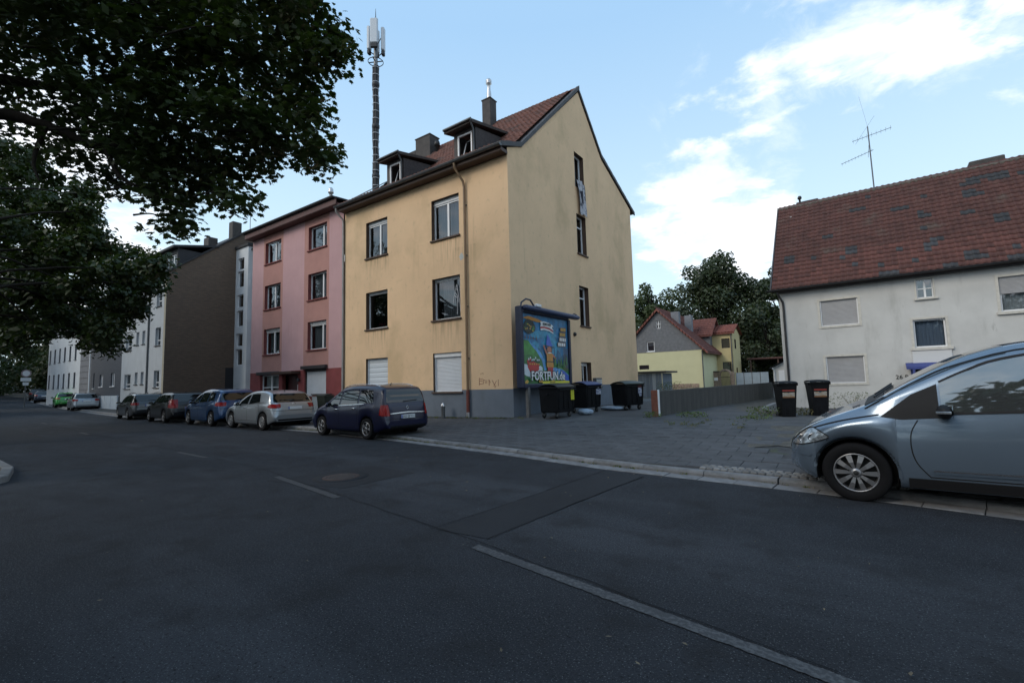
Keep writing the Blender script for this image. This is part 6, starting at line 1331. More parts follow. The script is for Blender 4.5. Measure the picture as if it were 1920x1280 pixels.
    def line(s, name, pts, w, m, view, off=.003, parent=None, smooth=True):
        if len(pts) > 3 and smooth:
            Q = []
            for i in range(len(pts)-1):
                p0, p1, p2, p3 = (np.array(pts[max(0, min(len(pts)-1, j))]) for j in (i-1, i, i+1, i+2))
                for t in (0, .25, .5, .75): Q.append(tuple(.5*((2*p1)+(p2-p0)*t+(2*p0-5*p1+4*p2-p3)*t*t+(3*p1-p0-3*p2+p3)*t**3)))
            pts = Q+[pts[-1]]
        P = []
        for a, b in zip(pts, pts[1:]):
            n = max(2, int(math.dist(a, b)/.04))
            for k in range(n): P.append((a[0]+(b[0]-a[0])*k/n, a[1]+(b[1]-a[1])*k/n))
        P.append(pts[-1]); A = []; B = []
        for i, p in enumerate(P):
            a, b = P[max(i-1, 0)], P[min(i+1, len(P)-1)]; L = math.dist(a, b); nx, nz = -(b[1]-a[1])/L*w/2, (b[0]-a[0])/L*w/2
            A.append((p[0]+nx, p[1]+nz)); B.append((p[0]-nx, p[1]-nz))
        r = []
        for Q in (A, B):
            row = []
            for q in Q:
                h = s.cast(*q, view, off); row.append(h if h is not None else (row[-1] if row else Vector((0, 0, 0))))
            r.append(row)
        return MB().grid(r, len(P)-1, 1).build(name, m, parent or s.root)
    def wheels(s):
        for x in (s.xf, s.xr):
            for sg in (-1, 1):
                y = sg*(s.W/2*s.plan(x)*.985-.012); wheel_obj(s.root, x-s.xo, y, s.r, sg, s.sp.get('spokes', 5), style=s.sp.get('rim', 1))
        for x in (s.xf, s.xr): MB().box(x-s.xo-s.r-.04, x-s.xo+s.r+.04, -s.W/2+.30, s.W/2-.30, s.r-.12, s.r+.30).build('wheel_well_block', M_seam, s.root)  # added black box closing the wheel tunnel, keeping the arch dark
        # wheel-house liners
        R_ = s.r+.05
        for x in (s.xf, s.xr):
            mb = MB(); mb.grid([[(x-s.xo+R_*math.cos(a), y, s.r+R_*math.sin(a)) for a in np.linspace(-.3, math.pi+.3, 15)] for y in (-s.W/2+.06, s.W/2-.06)], 14, 1); mb.build('wheel_house', M_seam, s.root)
    def side_windows(s, cells, zpad=(.03, .05), both=True):
        for view in ('L', 'R'):
            for c in cells:
                (b0, b1, t0, t1) = c[:4]; zb_ = lambda x: s.belt(x)+zpad[0]
                zt_ = lambda x: s.belt(x)+.80*(s.top(x)-s.belt(x))-zpad[1]+.02
                bot = [(x, zb_(x)) for x in np.linspace(b0, b1, 8)]; top = [(x, max(zt_(x), zb_(x)+.01)) for x in np.linspace(t0, t1, 8)]
                s.patch('side_window', bot, top, M_cglass, view, .006, 12, 6)
    def outline(s, cells, zpad=(.03, .05)): pass
    def glass_top(s, x0, x1, name='windscreen', ins=.10, x2=None, m=None):
        """windscreen or backlight lying between stations x0 and x1"""
        rows = []; 
        for x in np.linspace(x0, x1, 10):
            P = s.ring(x); yr = P[15][0]-.03; row = []
            for t in np.linspace(-1, 1, 15):
                h = s.hit((x-s.xo, yr*t, 4), (0, 0, -1)); row.append(h[0]+h[1]*.006)
            rows.append(row)
        return MB().grid(rows, 14, 9).build(name, m or M_cglass, s.root)
    def handle(s, x, z, w=.2, m=None):
        for view, sg in (('L', -1), ('R', 1)):
            p = s.cast(x, z, view, .0); q = s.cast(x+w, z+.01, view, .0)
            mb = MB(); mb.tube([p+Vector((0, sg*.0, 0)), p+Vector((.03, sg*.035, .004)), q+Vector((-.03, sg*.035, .004)), q], .014, 8); mb.build('door_handle', m or s.pt, s.root)
    def mirror(s, x, z, m=None, m2=None):
        for view, sg in (('L', -1), ('R', 1)):
            p = s.cast(x, z, view, 0); mb = MB()
            n = 14; rows = []
            for j in range(9):
                t = math.pi*j/8; rows.append([(p.x+.07*math.cos(t)*.9, p.y+sg*(.13+.11*math.sin(t)*math.cos(2*math.pi*k/n)), p.z+.04+.075*math.sin(t)*math.sin(2*math.pi*k/n)) for k in range(n+1)])
            mb.grid(rows, n, 8); o = mb.build('wing_mirror', m or s.pt, s.root)
            mb = MB(); mb.tube([p, p+Vector((0, sg*.08, .02))], .028, 8); mb.build('mirror_foot', M_trim, o)
            mb = MB(); mb.lathe([(.001, 0), (.07, 0)], 14, Matrix.Translation((p.x+.062, p.y+sg*.13, p.z+.04)) @ Matrix.Rotation(R(90), 4, 'Y')); mb.build('mirror_glass', M_cglass, o)
    def plate(s, z, front=False, txt=None, view='B'):
        p = s.cast(0, z, view, .012); sg = 1 if view == 'B' else -1
        nrm = s.hit((s.xo+2, 0, z), (-1, 0, 0))[1] if view == 'B' else Vector((-1, 0, 0)); tl = math.atan2(nrm.z, abs(nrm.x))
        Mx = Matrix.Translation(p) @ Matrix.Rotation(-tl*sg, 4, 'Y')
        o = MB().bevbox(-.008, .008, -.26, .26, -.055, .055, .004, 0, Mx).build('number_plate', M_plate, s.root)
        MB().box(.0082 if sg > 0 else -.0092, .0092 if sg > 0 else -.0082, -.258, -.215, -.052, .052, 0, Mx).build('plate_band', M_pblue, o)
        if txt: 
            c = text('plate_lettering', txt, .105, M_ltr, o, Mx @ Vector((.0095*sg, -.20*sg, -.037)), (R(90), 0, R(90)*sg), .0005, sx=.86)
MPV = dict(L=4.42, W=1.80, wb=2.62, fo=.90, r=.315, spokes=5, rim=1, tumble=.26, sill=.22,
    top=[(0, .50), (.04, .66), (.15, .76), (.5, .91), (.95, 1.02), (1.15, 1.10), (1.7, 1.42), (2.1, 1.57), (2.7, 1.625), (3.5, 1.61), (4.0, 1.56), (4.16, 1.50), (4.28, 1.15), (4.34, 1.02), (4.38, .90), (4.41, .70), (4.42, .55)],
    belt=[(0, .45), (.3, .72), (.9, .93), (1.4, .96), (2.5, 1.0), (3.6, 1.05), (4.2, 1.06), (4.42, .5)], plan=[(0, .62), (.06, .78), (.2, .89), (.5, .97), (.9, 1.0), (3.4, 1.0), (4.0, .97), (4.25, .93), (4.38, .88), (4.42, .80)])
HATCH = dict(L=4.22, W=1.80, wb=2.60, fo=.86, r=.31, spokes=10, rim=1, tumble=.40, sill=.20,
    top=[(0, .48), (.04, .62), (.15, .70), (.6, .84), (1.15, .95), (1.3, 1.0), (1.9, 1.32), (2.3, 1.43), (2.8, 1.455), (3.3, 1.42), (3.62, 1.36), (3.72, 1.33), (3.98, 1.02), (4.08, .96), (4.16, .86), (4.20, .70), (4.22, .55)],
    belt=[(0, .42), (.3, .66), (1.0, .86), (1.6, .90), (2.6, .94), (3.4, 1.0), (3.9, 1.0), (4.22, .5)], plan=[(0, .60), (.06, .76), (.2, .88), (.5, .97), (.9, 1.0), (3.2, 1.0), (3.8, .97), (4.05, .93), (4.17, .88), (4.22, .80)])
TALL = dict(HATCH, top=[(0, .50), (.04, .66), (.15, .74), (.6, .90), (1.0, 1.0), (1.2, 1.06), (1.75, 1.38), (2.2, 1.53), (2.8, 1.575), (3.5, 1.54), (3.85, 1.47), (3.95, 1.40), (4.08, 1.10), (4.12, 1.02), (4.18, .90), (4.21, .70), (4.22, .55)],
    belt=[(0, .45), (.3, .70), (1.0, .92), (1.6, .95), (2.6, .99), (3.5, 1.04), (4.0, 1.05), (4.22, .5)], rim=1, spokes=5)
ESTATE = dict(HATCH, L=4.52, wb=2.62, fo=.88, spokes=5, top=[(0, .48), (.04, .62), (.15, .70), (.6, .84), (1.2, .95), (1.35, 1.0), (1.95, 1.33), (2.35, 1.44), (2.9, 1.47), (3.7, 1.45), (4.12, 1.40), (4.2, 1.36), (4.38, 1.02), (4.42, .96), (4.47, .86), (4.50, .70), (4.52, .55)],
    belt=[(0, .42), (.3, .66), (1.0, .86), (1.6, .90), (2.6, .93), (3.6, .98), (4.25, .99), (4.52, .5)], plan=[(0, .60), (.06, .76), (.2, .88), (.5, .97), (.9, 1.0), (3.5, 1.0), (4.1, .97), (4.35, .93), (4.47, .88), (4.52, .80)])
def place(sp, xr, yc, ang=0):
    """car centre from the street-side rear wheel's contact point"""
    dx = sp['fo']+sp['wb']-sp['L']/2; c, s_ = math.cos(ang), math.sin(ang); h = sp['W']/2-.03; lx, ly = dx, -h
    x, y = xr-(lx*c-ly*s_), yc-(lx*s_+ly*c); return (x, y, road_z(x)+.005)
def dress(car, kind, tail='split', chrome=False, plate_txt=None, rails=False, pl_z=None, sep=None):
    s = car; L = s.L
    est = kind in ('estate', 'mpv'); 
    if kind == 'mpv':
        s.side_windows([(1.30, 1.95, 1.72, 2.02), (2.05, 3.0, 2.12, 3.0), (3.1, 3.85, 3.08, 3.72)]); s.glass_top(1.18, 1.95); gb0, gb1 = 1.08, 1.47
    elif kind == 'estate':
        s.side_windows([(1.52, 2.25, 1.98, 2.30), (2.36, 3.2, 2.40, 3.12), (3.30, 4.08, 3.24, 3.92)]); s.glass_top(1.38, 2.12); gb0, gb1 = 1.02, 1.34
    elif kind == 'tall':
        s.side_windows([(1.40, 2.05, 1.82, 2.10), (2.15, 3.0, 2.2, 2.95), (3.1, 3.72, 3.05, 3.58)]); s.glass_top(1.24, 1.98); gb0, gb1 = 1.08, 1.38
    else:
        s.side_windows([(1.50, 2.25, 1.96, 2.28), (2.36, 3.25, 2.38, 3.05)]); s.glass_top(1.34, 2.08); gb0, gb1 = 1.0, 1.31
    w = s.W/2*.86
    wt = w*.80
    s.patch('rear_window', [(-w*.92, gb0), (w*.92, gb0)], [(-wt, gb1), (wt, gb1)], M_cglass, 'B', .006, 16, 6)
    # tail lamps wrap round the corner
    z0, z1 = ((.70, 1.02) if kind == 'mpv' else (.80, .94) if kind != 'tall' else (.84, 1.0))
    if tail == 'tall': z0, z1 = .72, 1.12
    for sg in (-1, 1):
        o = s.patch('tail_light', [(sg*w*.70 if kind != 'mpv' else sg*w*.84, z0), (sg*s.W/2*.93, z0)], [(sg*w*(.66 if kind != 'mpv' else .86), z1), (sg*s.W/2*.90, z1)], M_tail, 'B', .010, 8, 4)
        s.patch('tail_light', [(L-.36 if kind != 'mpv' else L-.26, z0+.03), (L-.04, z0)], [(L-.30 if kind != 'mpv' else L-.22, z1), (L-.10, z1)], M_tail, 'L' if sg < 0 else 'R', .010, 6, 4)
    s.line('bumper_gap', [(-w*.98, z0-.10), (0, z0-.10), (w*.98, z0-.10)], .012, M_seam, 'B'); s.line('tailgate_gap', [(-w*.80, z0-.02), (-w*.84, z1), (-w*.90, gb0)], .01, M_seam, 'B'); s.line('tailgate_gap', [(w*.80, z0-.02), (w*.84, z1), (w*.90, gb0)], .01, M_seam, 'B')
    s.patch('bumper_trim', [(-w*.95, .28), (w*.95, .28)], [(-w*.95, .40), (w*.95, .40)], M_trim, 'B', .006, 12, 2)
    if chrome: s.line('chrome_strip', [(-w*.82, z0+.06), (0, z0+.085), (w*.82, z0+.06)], .026, M_chrome, 'B', .016)
    s.plate(pl_z or (z0-.01 if kind != 'mpv' else .66), txt=plate_txt)
    p = s.cast(0, (z0+z1)/2+.06, 'B', .006); MB().lathe([(.035, -.004), (.052, .004), (.045, .010), (.035, .004)], 18, Matrix.Translation(p) @ Matrix.Rotation(R(90), 4, 'Y')).build('badge', M_chrome, s.root)
    p = s.cast(-.1, gb0+.02, 'B', .02); q = s.cast(.42, gb0+.05, 'B', .02); MB().tube([p, q], .010, 5).build('rear_wiper', M_trim, s.root)
    # doors, sills, handles, front lamps
    xb = {'mpv': (1.22, 2.02, 3.06), 'estate': (1.32, 2.30, 3.32), 'tall': (1.25, 2.10, 3.08), 'hatch': (1.32, 2.30, 3.25)}[kind]
    for v in ('L', 'R'):
        for x in xb: s.line('door_gap', [(x+.02, .34), (x, .6), (x, s.belt(x)-.0)], .010, M_seam, v)
        s.line('sill_gap', [(xb[0]+.02, .34), (xb[2]-.1, .34)], .010, M_seam, v); s.line('window_trim', [(xb[0]+.25, s.belt(xb[0])+.012), (xb[1], s.belt(xb[1])+.012), (xb[2]+.3, s.belt(xb[2]+.3)+.012)], .016, M_chrome if chrome else M_trim, v, .007)
        s.patch('headlight', [(.07, .60), (.42, .66)], [(.14, .70), (.60, .79)], M_head, v, .008, 8, 3)
        s.line('bumper_gap', [(.62, .72), (.55, .55), (.52, .42)], .008, M_seam, v); s.line('bumper_gap', [(L-.40, z0-.05), (L-.1, z0-.08)], .008, M_seam, v)
    s.handle(xb[1]-.28, s.belt(xb[1])-.12, .2, M_chrome if chrome else None); s.handle(xb[2]-.30, s.belt(xb[2])-.12, .2, M_chrome if chrome else None)
    s.mirror(xb[0]+.32, s.belt(xb[0])+.03, None)
    s.patch('grille', [(-.5, .42), (.5, .42)], [(-.55, .56), (.55, .56)], M_trim, 'F', .006, 8, 2)
    if rails or est:
        for sg in (-1, 1):
            P = []
            for x in np.linspace(s.L*.40, s.L*.88, 9):
                yy = s.ring(x)[16][0]*.93; h = s.hit((x-s.xo, sg*yy, 4), (0, 0, -1)); P.append(h[0]+Vector((0, 0, .035 if .45 < x/s.L < .84 else .0)))
            MB().tube(P, .014, 6).build('roof_rail', M_chrome if chrome else M_trim, s.root)
    p = s.hit((L*.80-s.xo, 0, 4), (0, 0, -1))[0]; MB().tube([p, p+Vector((.08, 0, .07))], [.02, .006], 6).build('aerial', M_trim, s.root)
P_blue = paint('deep_blue_paint', (.0018, .0035, .026), .1, .3, .25); P_silver = paint('silver_paint', (.27, .295, .32)); P_mid = paint('mid_blue_paint', (.008, .045, .13), .4); P_black = paint('black_paint', (.005, .006, .008), .2, .3, .4); P_grey = paint('dark_grey_paint', (.035, .038, .044), .5); P_green = paint('bright_green_paint', (.02, .25, .03), .3); P_navy = paint('navy_paint', (.012, .018, .04), .35)
def car(label, sp, kind, pt, xr, yc, deg=0, **kw):
    a = R(deg); k = kw.pop('k', 1.); p = place(sp, xr, yc, a); p = (xr+(p[0]-xr)*k, yc+(p[1]-yc)*k, p[2]); c = Car(label, sp, pt, p, a); c.root.scale = (k, k, k); dress(c, kind, **kw); return c
car('dark blue people carrier with chrome tailgate strip and roof rails, before the yellow house', MPV, 'mpv', P_blue, -2.02, -4.42, -4.5, k=.945, chrome=True, plate_txt='DO GF V 17', rails=True)
car('silver hatchback parked between the dark blue people carrier and the blue car', HATCH, 'hatch', P_silver, -8.4, -4.12, -2)
car('mid-blue tall hatchback parked behind the silver hatchback', TALL, 'tall', P_mid, -12.9, -4.0, -3)
car('black estate car with tall tail lights parked before the brown gable', ESTATE, 'estate', P_black, -18.0, -3.98, -5, tail='tall')
car('dark grey estate car parked before the grey house front', ESTATE, 'estate', P_grey, -23.9, -3.74, -6)
car('silver estate car parked farther down the street by the pale garage wall', ESTATE, 'estate', P_silver, -43.8, -1.95, -7)
car('bright green car in the distance ahead of the silver estate car', HATCH, 'hatch', P_green, -53.0, -1.2, -8)
car('dark navy hatchback in the distance ahead of the green car', HATCH, 'hatch', P_navy, -70.5, .3, -11)
car('black car parked last in the row at the far end of the street', TALL, 'tall', P_black, -80, 1.4, -11)

# the near car on the right
ACL = dict(L=3.86, W=1.764, wb=2.568, fo=.675, r=.318, spokes=10, rim=0, tumble=.30, sill=.20,
    top=[(0, .46), (.02, .56), (.07, .66), (.16, .745), (.35, .86), (.6, .965), (.78, 1.04), (.95, 1.14), (1.3, 1.355), (1.7, 1.56), (2.05, 1.655), (2.4, 1.685), (2.9, 1.66), (3.35, 1.57), (3.5, 1.50), (3.68, 1.15), (3.76, .98), (3.82, .86), (3.85, .68), (3.86, .52)],
    belt=[(0, .42), (.1, .60), (.3, .76), (.7, .905), (.95, .945), (1.5, .965), (2.5, 1.02), (3.3, 1.10), (3.86, .6)],
    plan=[(0, .50), (.03, .64), (.10, .77), (.22, .87), (.42, .945), (.72, .985), (1.1, 1.0), (2.9, 1.0), (3.4, .97), (3.7, .93), (3.82, .88), (3.86, .80)])
P_ice = paint('ice_blue_paint', (.165, .215, .275), .6, .26)
def a_class():
    a = R(-3.2); sp = ACL
    dx = sp['fo']-sp['L']/2; lx, ly = dx, -(sp['W']/2-.03); c, s_ = math.cos(a), math.sin(a)
    loc = (9.33-(lx*c-ly*s_), -6.07-(lx*s_+ly*c), .012)
    s = Car('ice-blue metallic compact car with ten-spoke wheel, half in the picture on the right', sp, P_ice, loc, a, R(1.6), fine=2)
    s.root.scale = (1.07, 1.07, 1.07)
    B = s.belt
    # glasshouse: black triangle, front door pane, rear panes, windscreen
    zt_ = lambda x: s.belt(x)+.85*(s.top(x)-s.belt(x))-.03
    for v in ('L', 'R'):
        s.patch('side_window', [(x, B(x)+.02) for x in np.linspace(1.43, 2.42, 9)], [(1.43, zt_(1.43)-.05), (1.62, zt_(1.62)-.035), (1.9, zt_(1.9)-.01), (2.15, zt_(2.15)), (2.42, zt_(2.42))], M_cglass2, v, .006, 22, 8)
        s.patch('side_window', [(x, B(x)+.02) for x in np.linspace(2.54, 3.22, 7)], [(x, zt_(x)) for x in np.linspace(2.54, 3.2, 7)], M_cglass2, v, .006, 14, 6)
    for v in ('L', 'R'):
        s.patch('quarter_trim', [(.93, B(.93)-.01), (1.10, B(1.1)-.045), (1.41, B(1.41)-.03)], [(.95, B(.95)+.005), (1.2, zt_(1.2)-.05), (1.41, zt_(1.41)-.05)], M_trim, v, .006, 12, 6)
        s.line('window_seal', [(1.40, B(1.40)+.008), (2.4, B(2.4)+.008), (3.22, B(3.22)+.008)], .022, M_trim, v, .008)
        s.line('window_seal', [(1.43, zt_(1.43)-.04), (1.62, zt_(1.62)-.025), (1.9, zt_(1.9)+.005), (2.4, zt_(2.4)+.012), (3.2, zt_(3.2)+.012)], .020, M_trim, v, .007)
        s.patch('door_pillar', [(2.43, B(2.43)+.02), (2.53, B(2.53)+.02)], [(2.43, zt_(2.43)+.01), (2.53, zt_(2.53)+.01)], M_trim, v, .007, 2, 6)
        s.line('roof_strip', [(.80, B(.8)+.085), (1.25, zt_(1.25)+.055), (1.6, zt_(1.6)+.060), (2.2, zt_(2.2)+.065), (3.2, zt_(3.2)+.06)], .012, M_seam, v, .004)
        # panel gaps
        s.line('door_gap', [(1.30, .33), (1.20, .47), (1.165, .62), (1.175, .78), (1.235, .905)], .010, M_seam, v); s.line('door_gap', [(2.47, .33), (2.47, .6), (2.47, B(2.47))], .010, M_seam, v); s.line('door_gap', [(3.1, .55), (3.28, .8), (3.30, B(3.3))], .010, M_seam, v)
        s.line('sill_gap', [(1.30, .335), (2.47, .335), (2.95, .335)], .010, M_seam, v)
        s.line('bonnet_gap', [(.13, .70), (.34, .80), (.6, .885), (.92, .955)], .012, M_seam, v, .004); s.line('bumper_gap', [(.43, .655), (.36, .71), (.30, .775)], .010, M_seam, v)
        # headlamp
        hb = [(.055, .575), (.16, .585), (.30, .625), (.45, .69)]; ht = [(.075, .62), (.17, .72), (.29, .785), (.45, .705)]
        h = s.patch('headlight', hb, ht, M_head, v, .007, 14, 6)
        s.line('headlight_rim', hb, .010, M_seam, v, .009, h); s.line('headlight_rim', ht, .010, M_seam, v, .009, h)
        q = [s.cast(x, z, v, -.01) for x, z in ((.17, .655), (.28, .675))]
        for p in q: MB().lathe([(.001, .0), (.036, .012), (.042, .02), (.046, .018)], 16, Matrix.Translation(p) @ Matrix.Rotation(R(90 if v == 'L' else -90), 4, 'X')).build('reflector', M_chrome, h)
        # side rubbing strip, black lower sill
        s.line('chrome_strip', [(1.32, .405), (2.44, .42)], .014, M_chrome, v, .016); s.line('rubbing_strip', [(1.31, .388), (2.44, .402)], .030, s.pt, v, .012)
        s.patch('sill_trim', [(1.12, .215), (2.9, .215)], [(1.12, .315), (2.9, .315)], M_trim, v, .010, 20, 3)
        s.line('bumper_strip', [(.05, .49), (.14, .487), (.26, .475)], .028, s.pt, v, .012)
    # arch lips
    for x in (s.xf, s.xr):
        for v in ('L', 'R'): s.line('arch_lip', [(x+(s.r+.068)*math.cos(t), s.r+(s.r+.068)*math.sin(t)) for t in np.linspace(-.05, math.pi+.05, 25)], .022, s.pt, v, .008)
    s.glass_top(.99, 1.95)
    # scuttle with wipers
    rows = []
    for x in np.linspace(.80, .975, 4):
        yr = s.ring(x)[15][0]-.05; rows.append([(lambda h: h[0]+h[1]*.006)(s.hit((x-s.xo, yr*t, 4), (0, 0, -1))) for t in np.linspace(-1, 1, 13)])
    sc = MB().grid(rows, 12, 3).build('scuttle', M_trim, s.root)
    for y0, y1 in ((-.55, .05), (.0, .55)):
        P = []
        for k in range(6): t = k/5; h = s.hit((.90+.16*t-s.xo, y0+(y1-y0)*t, 4), (0, 0, -1)); P.append(h[0]+h[1]*.022)
        MB().tube(P, .010, 6).build('wiper', M_trim, sc)
    MB().add([s.hit((x-s.xo, y, 4), (0, 0, -1))[0]+Vector((0, 0, .006)) for x, y in ((.67, -.50), (.67, -.36), (.75, -.36), (.75, -.50))], [(0, 1, 2, 3)]).build('washer_nozzle', M_trim, s.root)
    # dark glass roof panel
    rows = []
    for x in np.linspace(1.97, 3.3, 8):
        yr = s.ring(x)[17][0]-.03; rows.append([(lambda h: h[0]+h[1]*.005)(s.hit((x-s.xo, yr*t, 4), (0, 0, -1))) for t in np.linspace(-1, 1, 11)])
    MB().grid(rows, 10, 7).build('roof_panel', M_trim, s.root)
    s.handle(2.12, .86, .22); s.handle(2.95, .89, .22)
    s.mirror(1.44, B(1.44)+.0, M_trim, None)
    for v in ('L',): p = s.cast(1.44, B(1.44), v, 0); MB().bevbox(p.x-.07, p.x+.045, p.y-.245, p.y-.236, p.z+.03, p.z+.055, .004).build('indicator', M_head, s.root)
    s.patch('grille', [(-.42, .50), (.42, .50)], [(-.45, .62), (.45, .62)], M_trim, 'F', .006, 8, 3); s.plate(.36, view='F', txt=None); s.patch('lower_grille', [(-.5, .24), (.5, .24)], [(-.5, .33), (.5, .33)], M_trim, 'F', .006, 8, 2)
    w = s.W/2*.86
    s.patch('rear_window', [(-w*.9, 1.12), (w*.9, 1.12)], [(-w*.78, 1.42), (w*.78, 1.42)], M_cglass, 'B', .006, 12, 4); s.plate(.72)
    for sg in (-1, 1): s.patch('tail_light', [(sg*w*.8, .8), (sg*w*1.05, .8)], [(sg*w*.8, 1.05), (sg*w*1.0, 1.05)], M_tail, 'B', .008, 4, 4)
    return s
a_class()
# ---------------------------------------------------------------- trees
M_leaf = mat('maple_leaf', (.030, .046, .012), .55, var=.35, vscale=1.5, spec=.4)
def leaf_trans(m, k=.35, col=(.06, .11, .012)):
    N, Lk = nodes_of(m); b = N['Principled BSDF']; out = N['Material Output']; tl = N.new('ShaderNodeBsdfTranslucent'); tl.inputs[0].default_value = (*col, 1); mx = N.new('ShaderNodeMixShader'); mx.inputs[0].default_value = k
    Lk.new(b.outputs[0], mx.inputs[1]); Lk.new(tl.outputs[0], mx.inputs[2]); Lk.new(mx.outputs[0], out.inputs[0])
leaf_trans(M_leaf, .15)
M_leaf2 = mat('bright_leaf', (.048, .066, .020), .6, var=.4, vscale=.5); leaf_trans(M_leaf2, .2)
M_leafd = mat('shade_leaf', (.030, .043, .013), .6, var=.4, vscale=.5, spec=.3); leaf_trans(M_leafd, .12)
M_leaf3 = mat('deep_leaf', (.036, .050, .019), .6, var=.4, vscale=.35); leaf_trans(M_leaf3, .15)
M_bark = mat('dark_bark', (.022, .019, .016), .9, var=.3, vscale=6, bump=.6, bscale=18, spec=.1)
MAPLE = np.array([(0, -.5), (.10, -.30), (.34, -.34), (.30, -.14), (.52, .04), (.30, .10), (.34, .30), (.16, .22), (0, .52), (-.16, .22), (-.34, .30), (-.30, .10), (-.52, .04), (-.30, -.14), (-.34, -.34), (-.10, -.30)])
def leaves(name, C_, Rr, n, size, m, parent, shape='maple', flat=.75, droop=.3, sq=(1, 1, .75), shell=.5, clumps=0):
    """n leaves spread through balls (centres C_, radii Rr); one mesh"""
    C_ = np.asarray(C_, float); Rr = np.asarray(Rr, float); p = Rr**2; p = p/p.sum(); idx = rng.choice(len(C_), n, p=p)
    d = rng.normal(size=(n, 3)); d /= np.linalg.norm(d, axis=1)[:, None]; r = rng.random(n)**shell
    pos = C_[idx]+d*(r*Rr[idx])[:, None]*np.array(sq)
    if clumps: pos = np.round(pos/clumps)*clumps+rng.normal(size=(n, 3))*clumps*.30
    s = size*rng.uniform(.65, 1.25, n)
    nrm = np.stack([rng.normal(size=n)*(1-flat), rng.normal(size=n)*(1-flat), np.ones(n)*.6+rng.normal(size=n)*.25], 1)+d*droop*np.array((1, 1, .2)); nrm /= np.linalg.norm(nrm, axis=1)[:, None]
    a = rng.normal(size=(n, 3)); a -= nrm*(a*nrm).sum(1)[:, None]; a /= np.linalg.norm(a, axis=1)[:, None]; b = np.cross(nrm, a)
    if shape == 'maple':
        base = MAPLE; k = len(base); sag = -(base**2).sum(1)*.35
        V = pos[:, None]+s[:, None, None]*(base[None, :, 0, None]*a[:, None]+base[None, :, 1, None]*b[:, None]+sag[None, :, None]*nrm[:, None])
        cen = pos; V = np.concatenate([V, cen[:, None]], 1); k1 = k+1
        tri = np.array([(i, (i+1) % k, k) for i in range(k)]); F = (tri[None]+(np.arange(n)*k1)[:, None, None]).reshape(-1, 3)
    else:
        base = np.array([(-.5, 0), (-.1, -.30), (.5, 0), (.05, .32)]); sag = np.array([-.1, 0, -.12, .02])
        V = pos[:, None]+s[:, None, None]*(base[None, :, 0, None]*a[:, None]+base[None, :, 1, None]*b[:, None]+sag[None, :, None]*nrm[:, None]); F = (np.array([[0, 1, 2, 3]])[None]+(np.arange(n)*4)[:, None, None]).reshape(-1, 4)
    return obj(name, fast_mesh(name, V.reshape(-1, 3), F, m), parent)
def limb(mb, P, r0, r1, n=8, wob=.0):
    P = [Vector(p) for p in P]; Q = []; m = 5
    for i in range(len(P)-1):
        p0, p1, p2, p3 = P[max(i-1, 0)], P[i], P[i+1], P[min(i+2, len(P)-1)]
        for k in range(m): t = k/m; Q.append(.5*((2*p1)+(p2-p0)*t+(2*p0-5*p1+4*p2-p3)*t*t+(3*p1-p0-3*p2+p3)*t**3)+Vector((random.uniform(-wob, wob), random.uniform(-wob, wob), random.uniform(-wob, wob))))
    Q.append(P[-1]); mb.tube(Q, [r0+(r1-r0)*i/(len(Q)-1) for i in range(len(Q))], n)
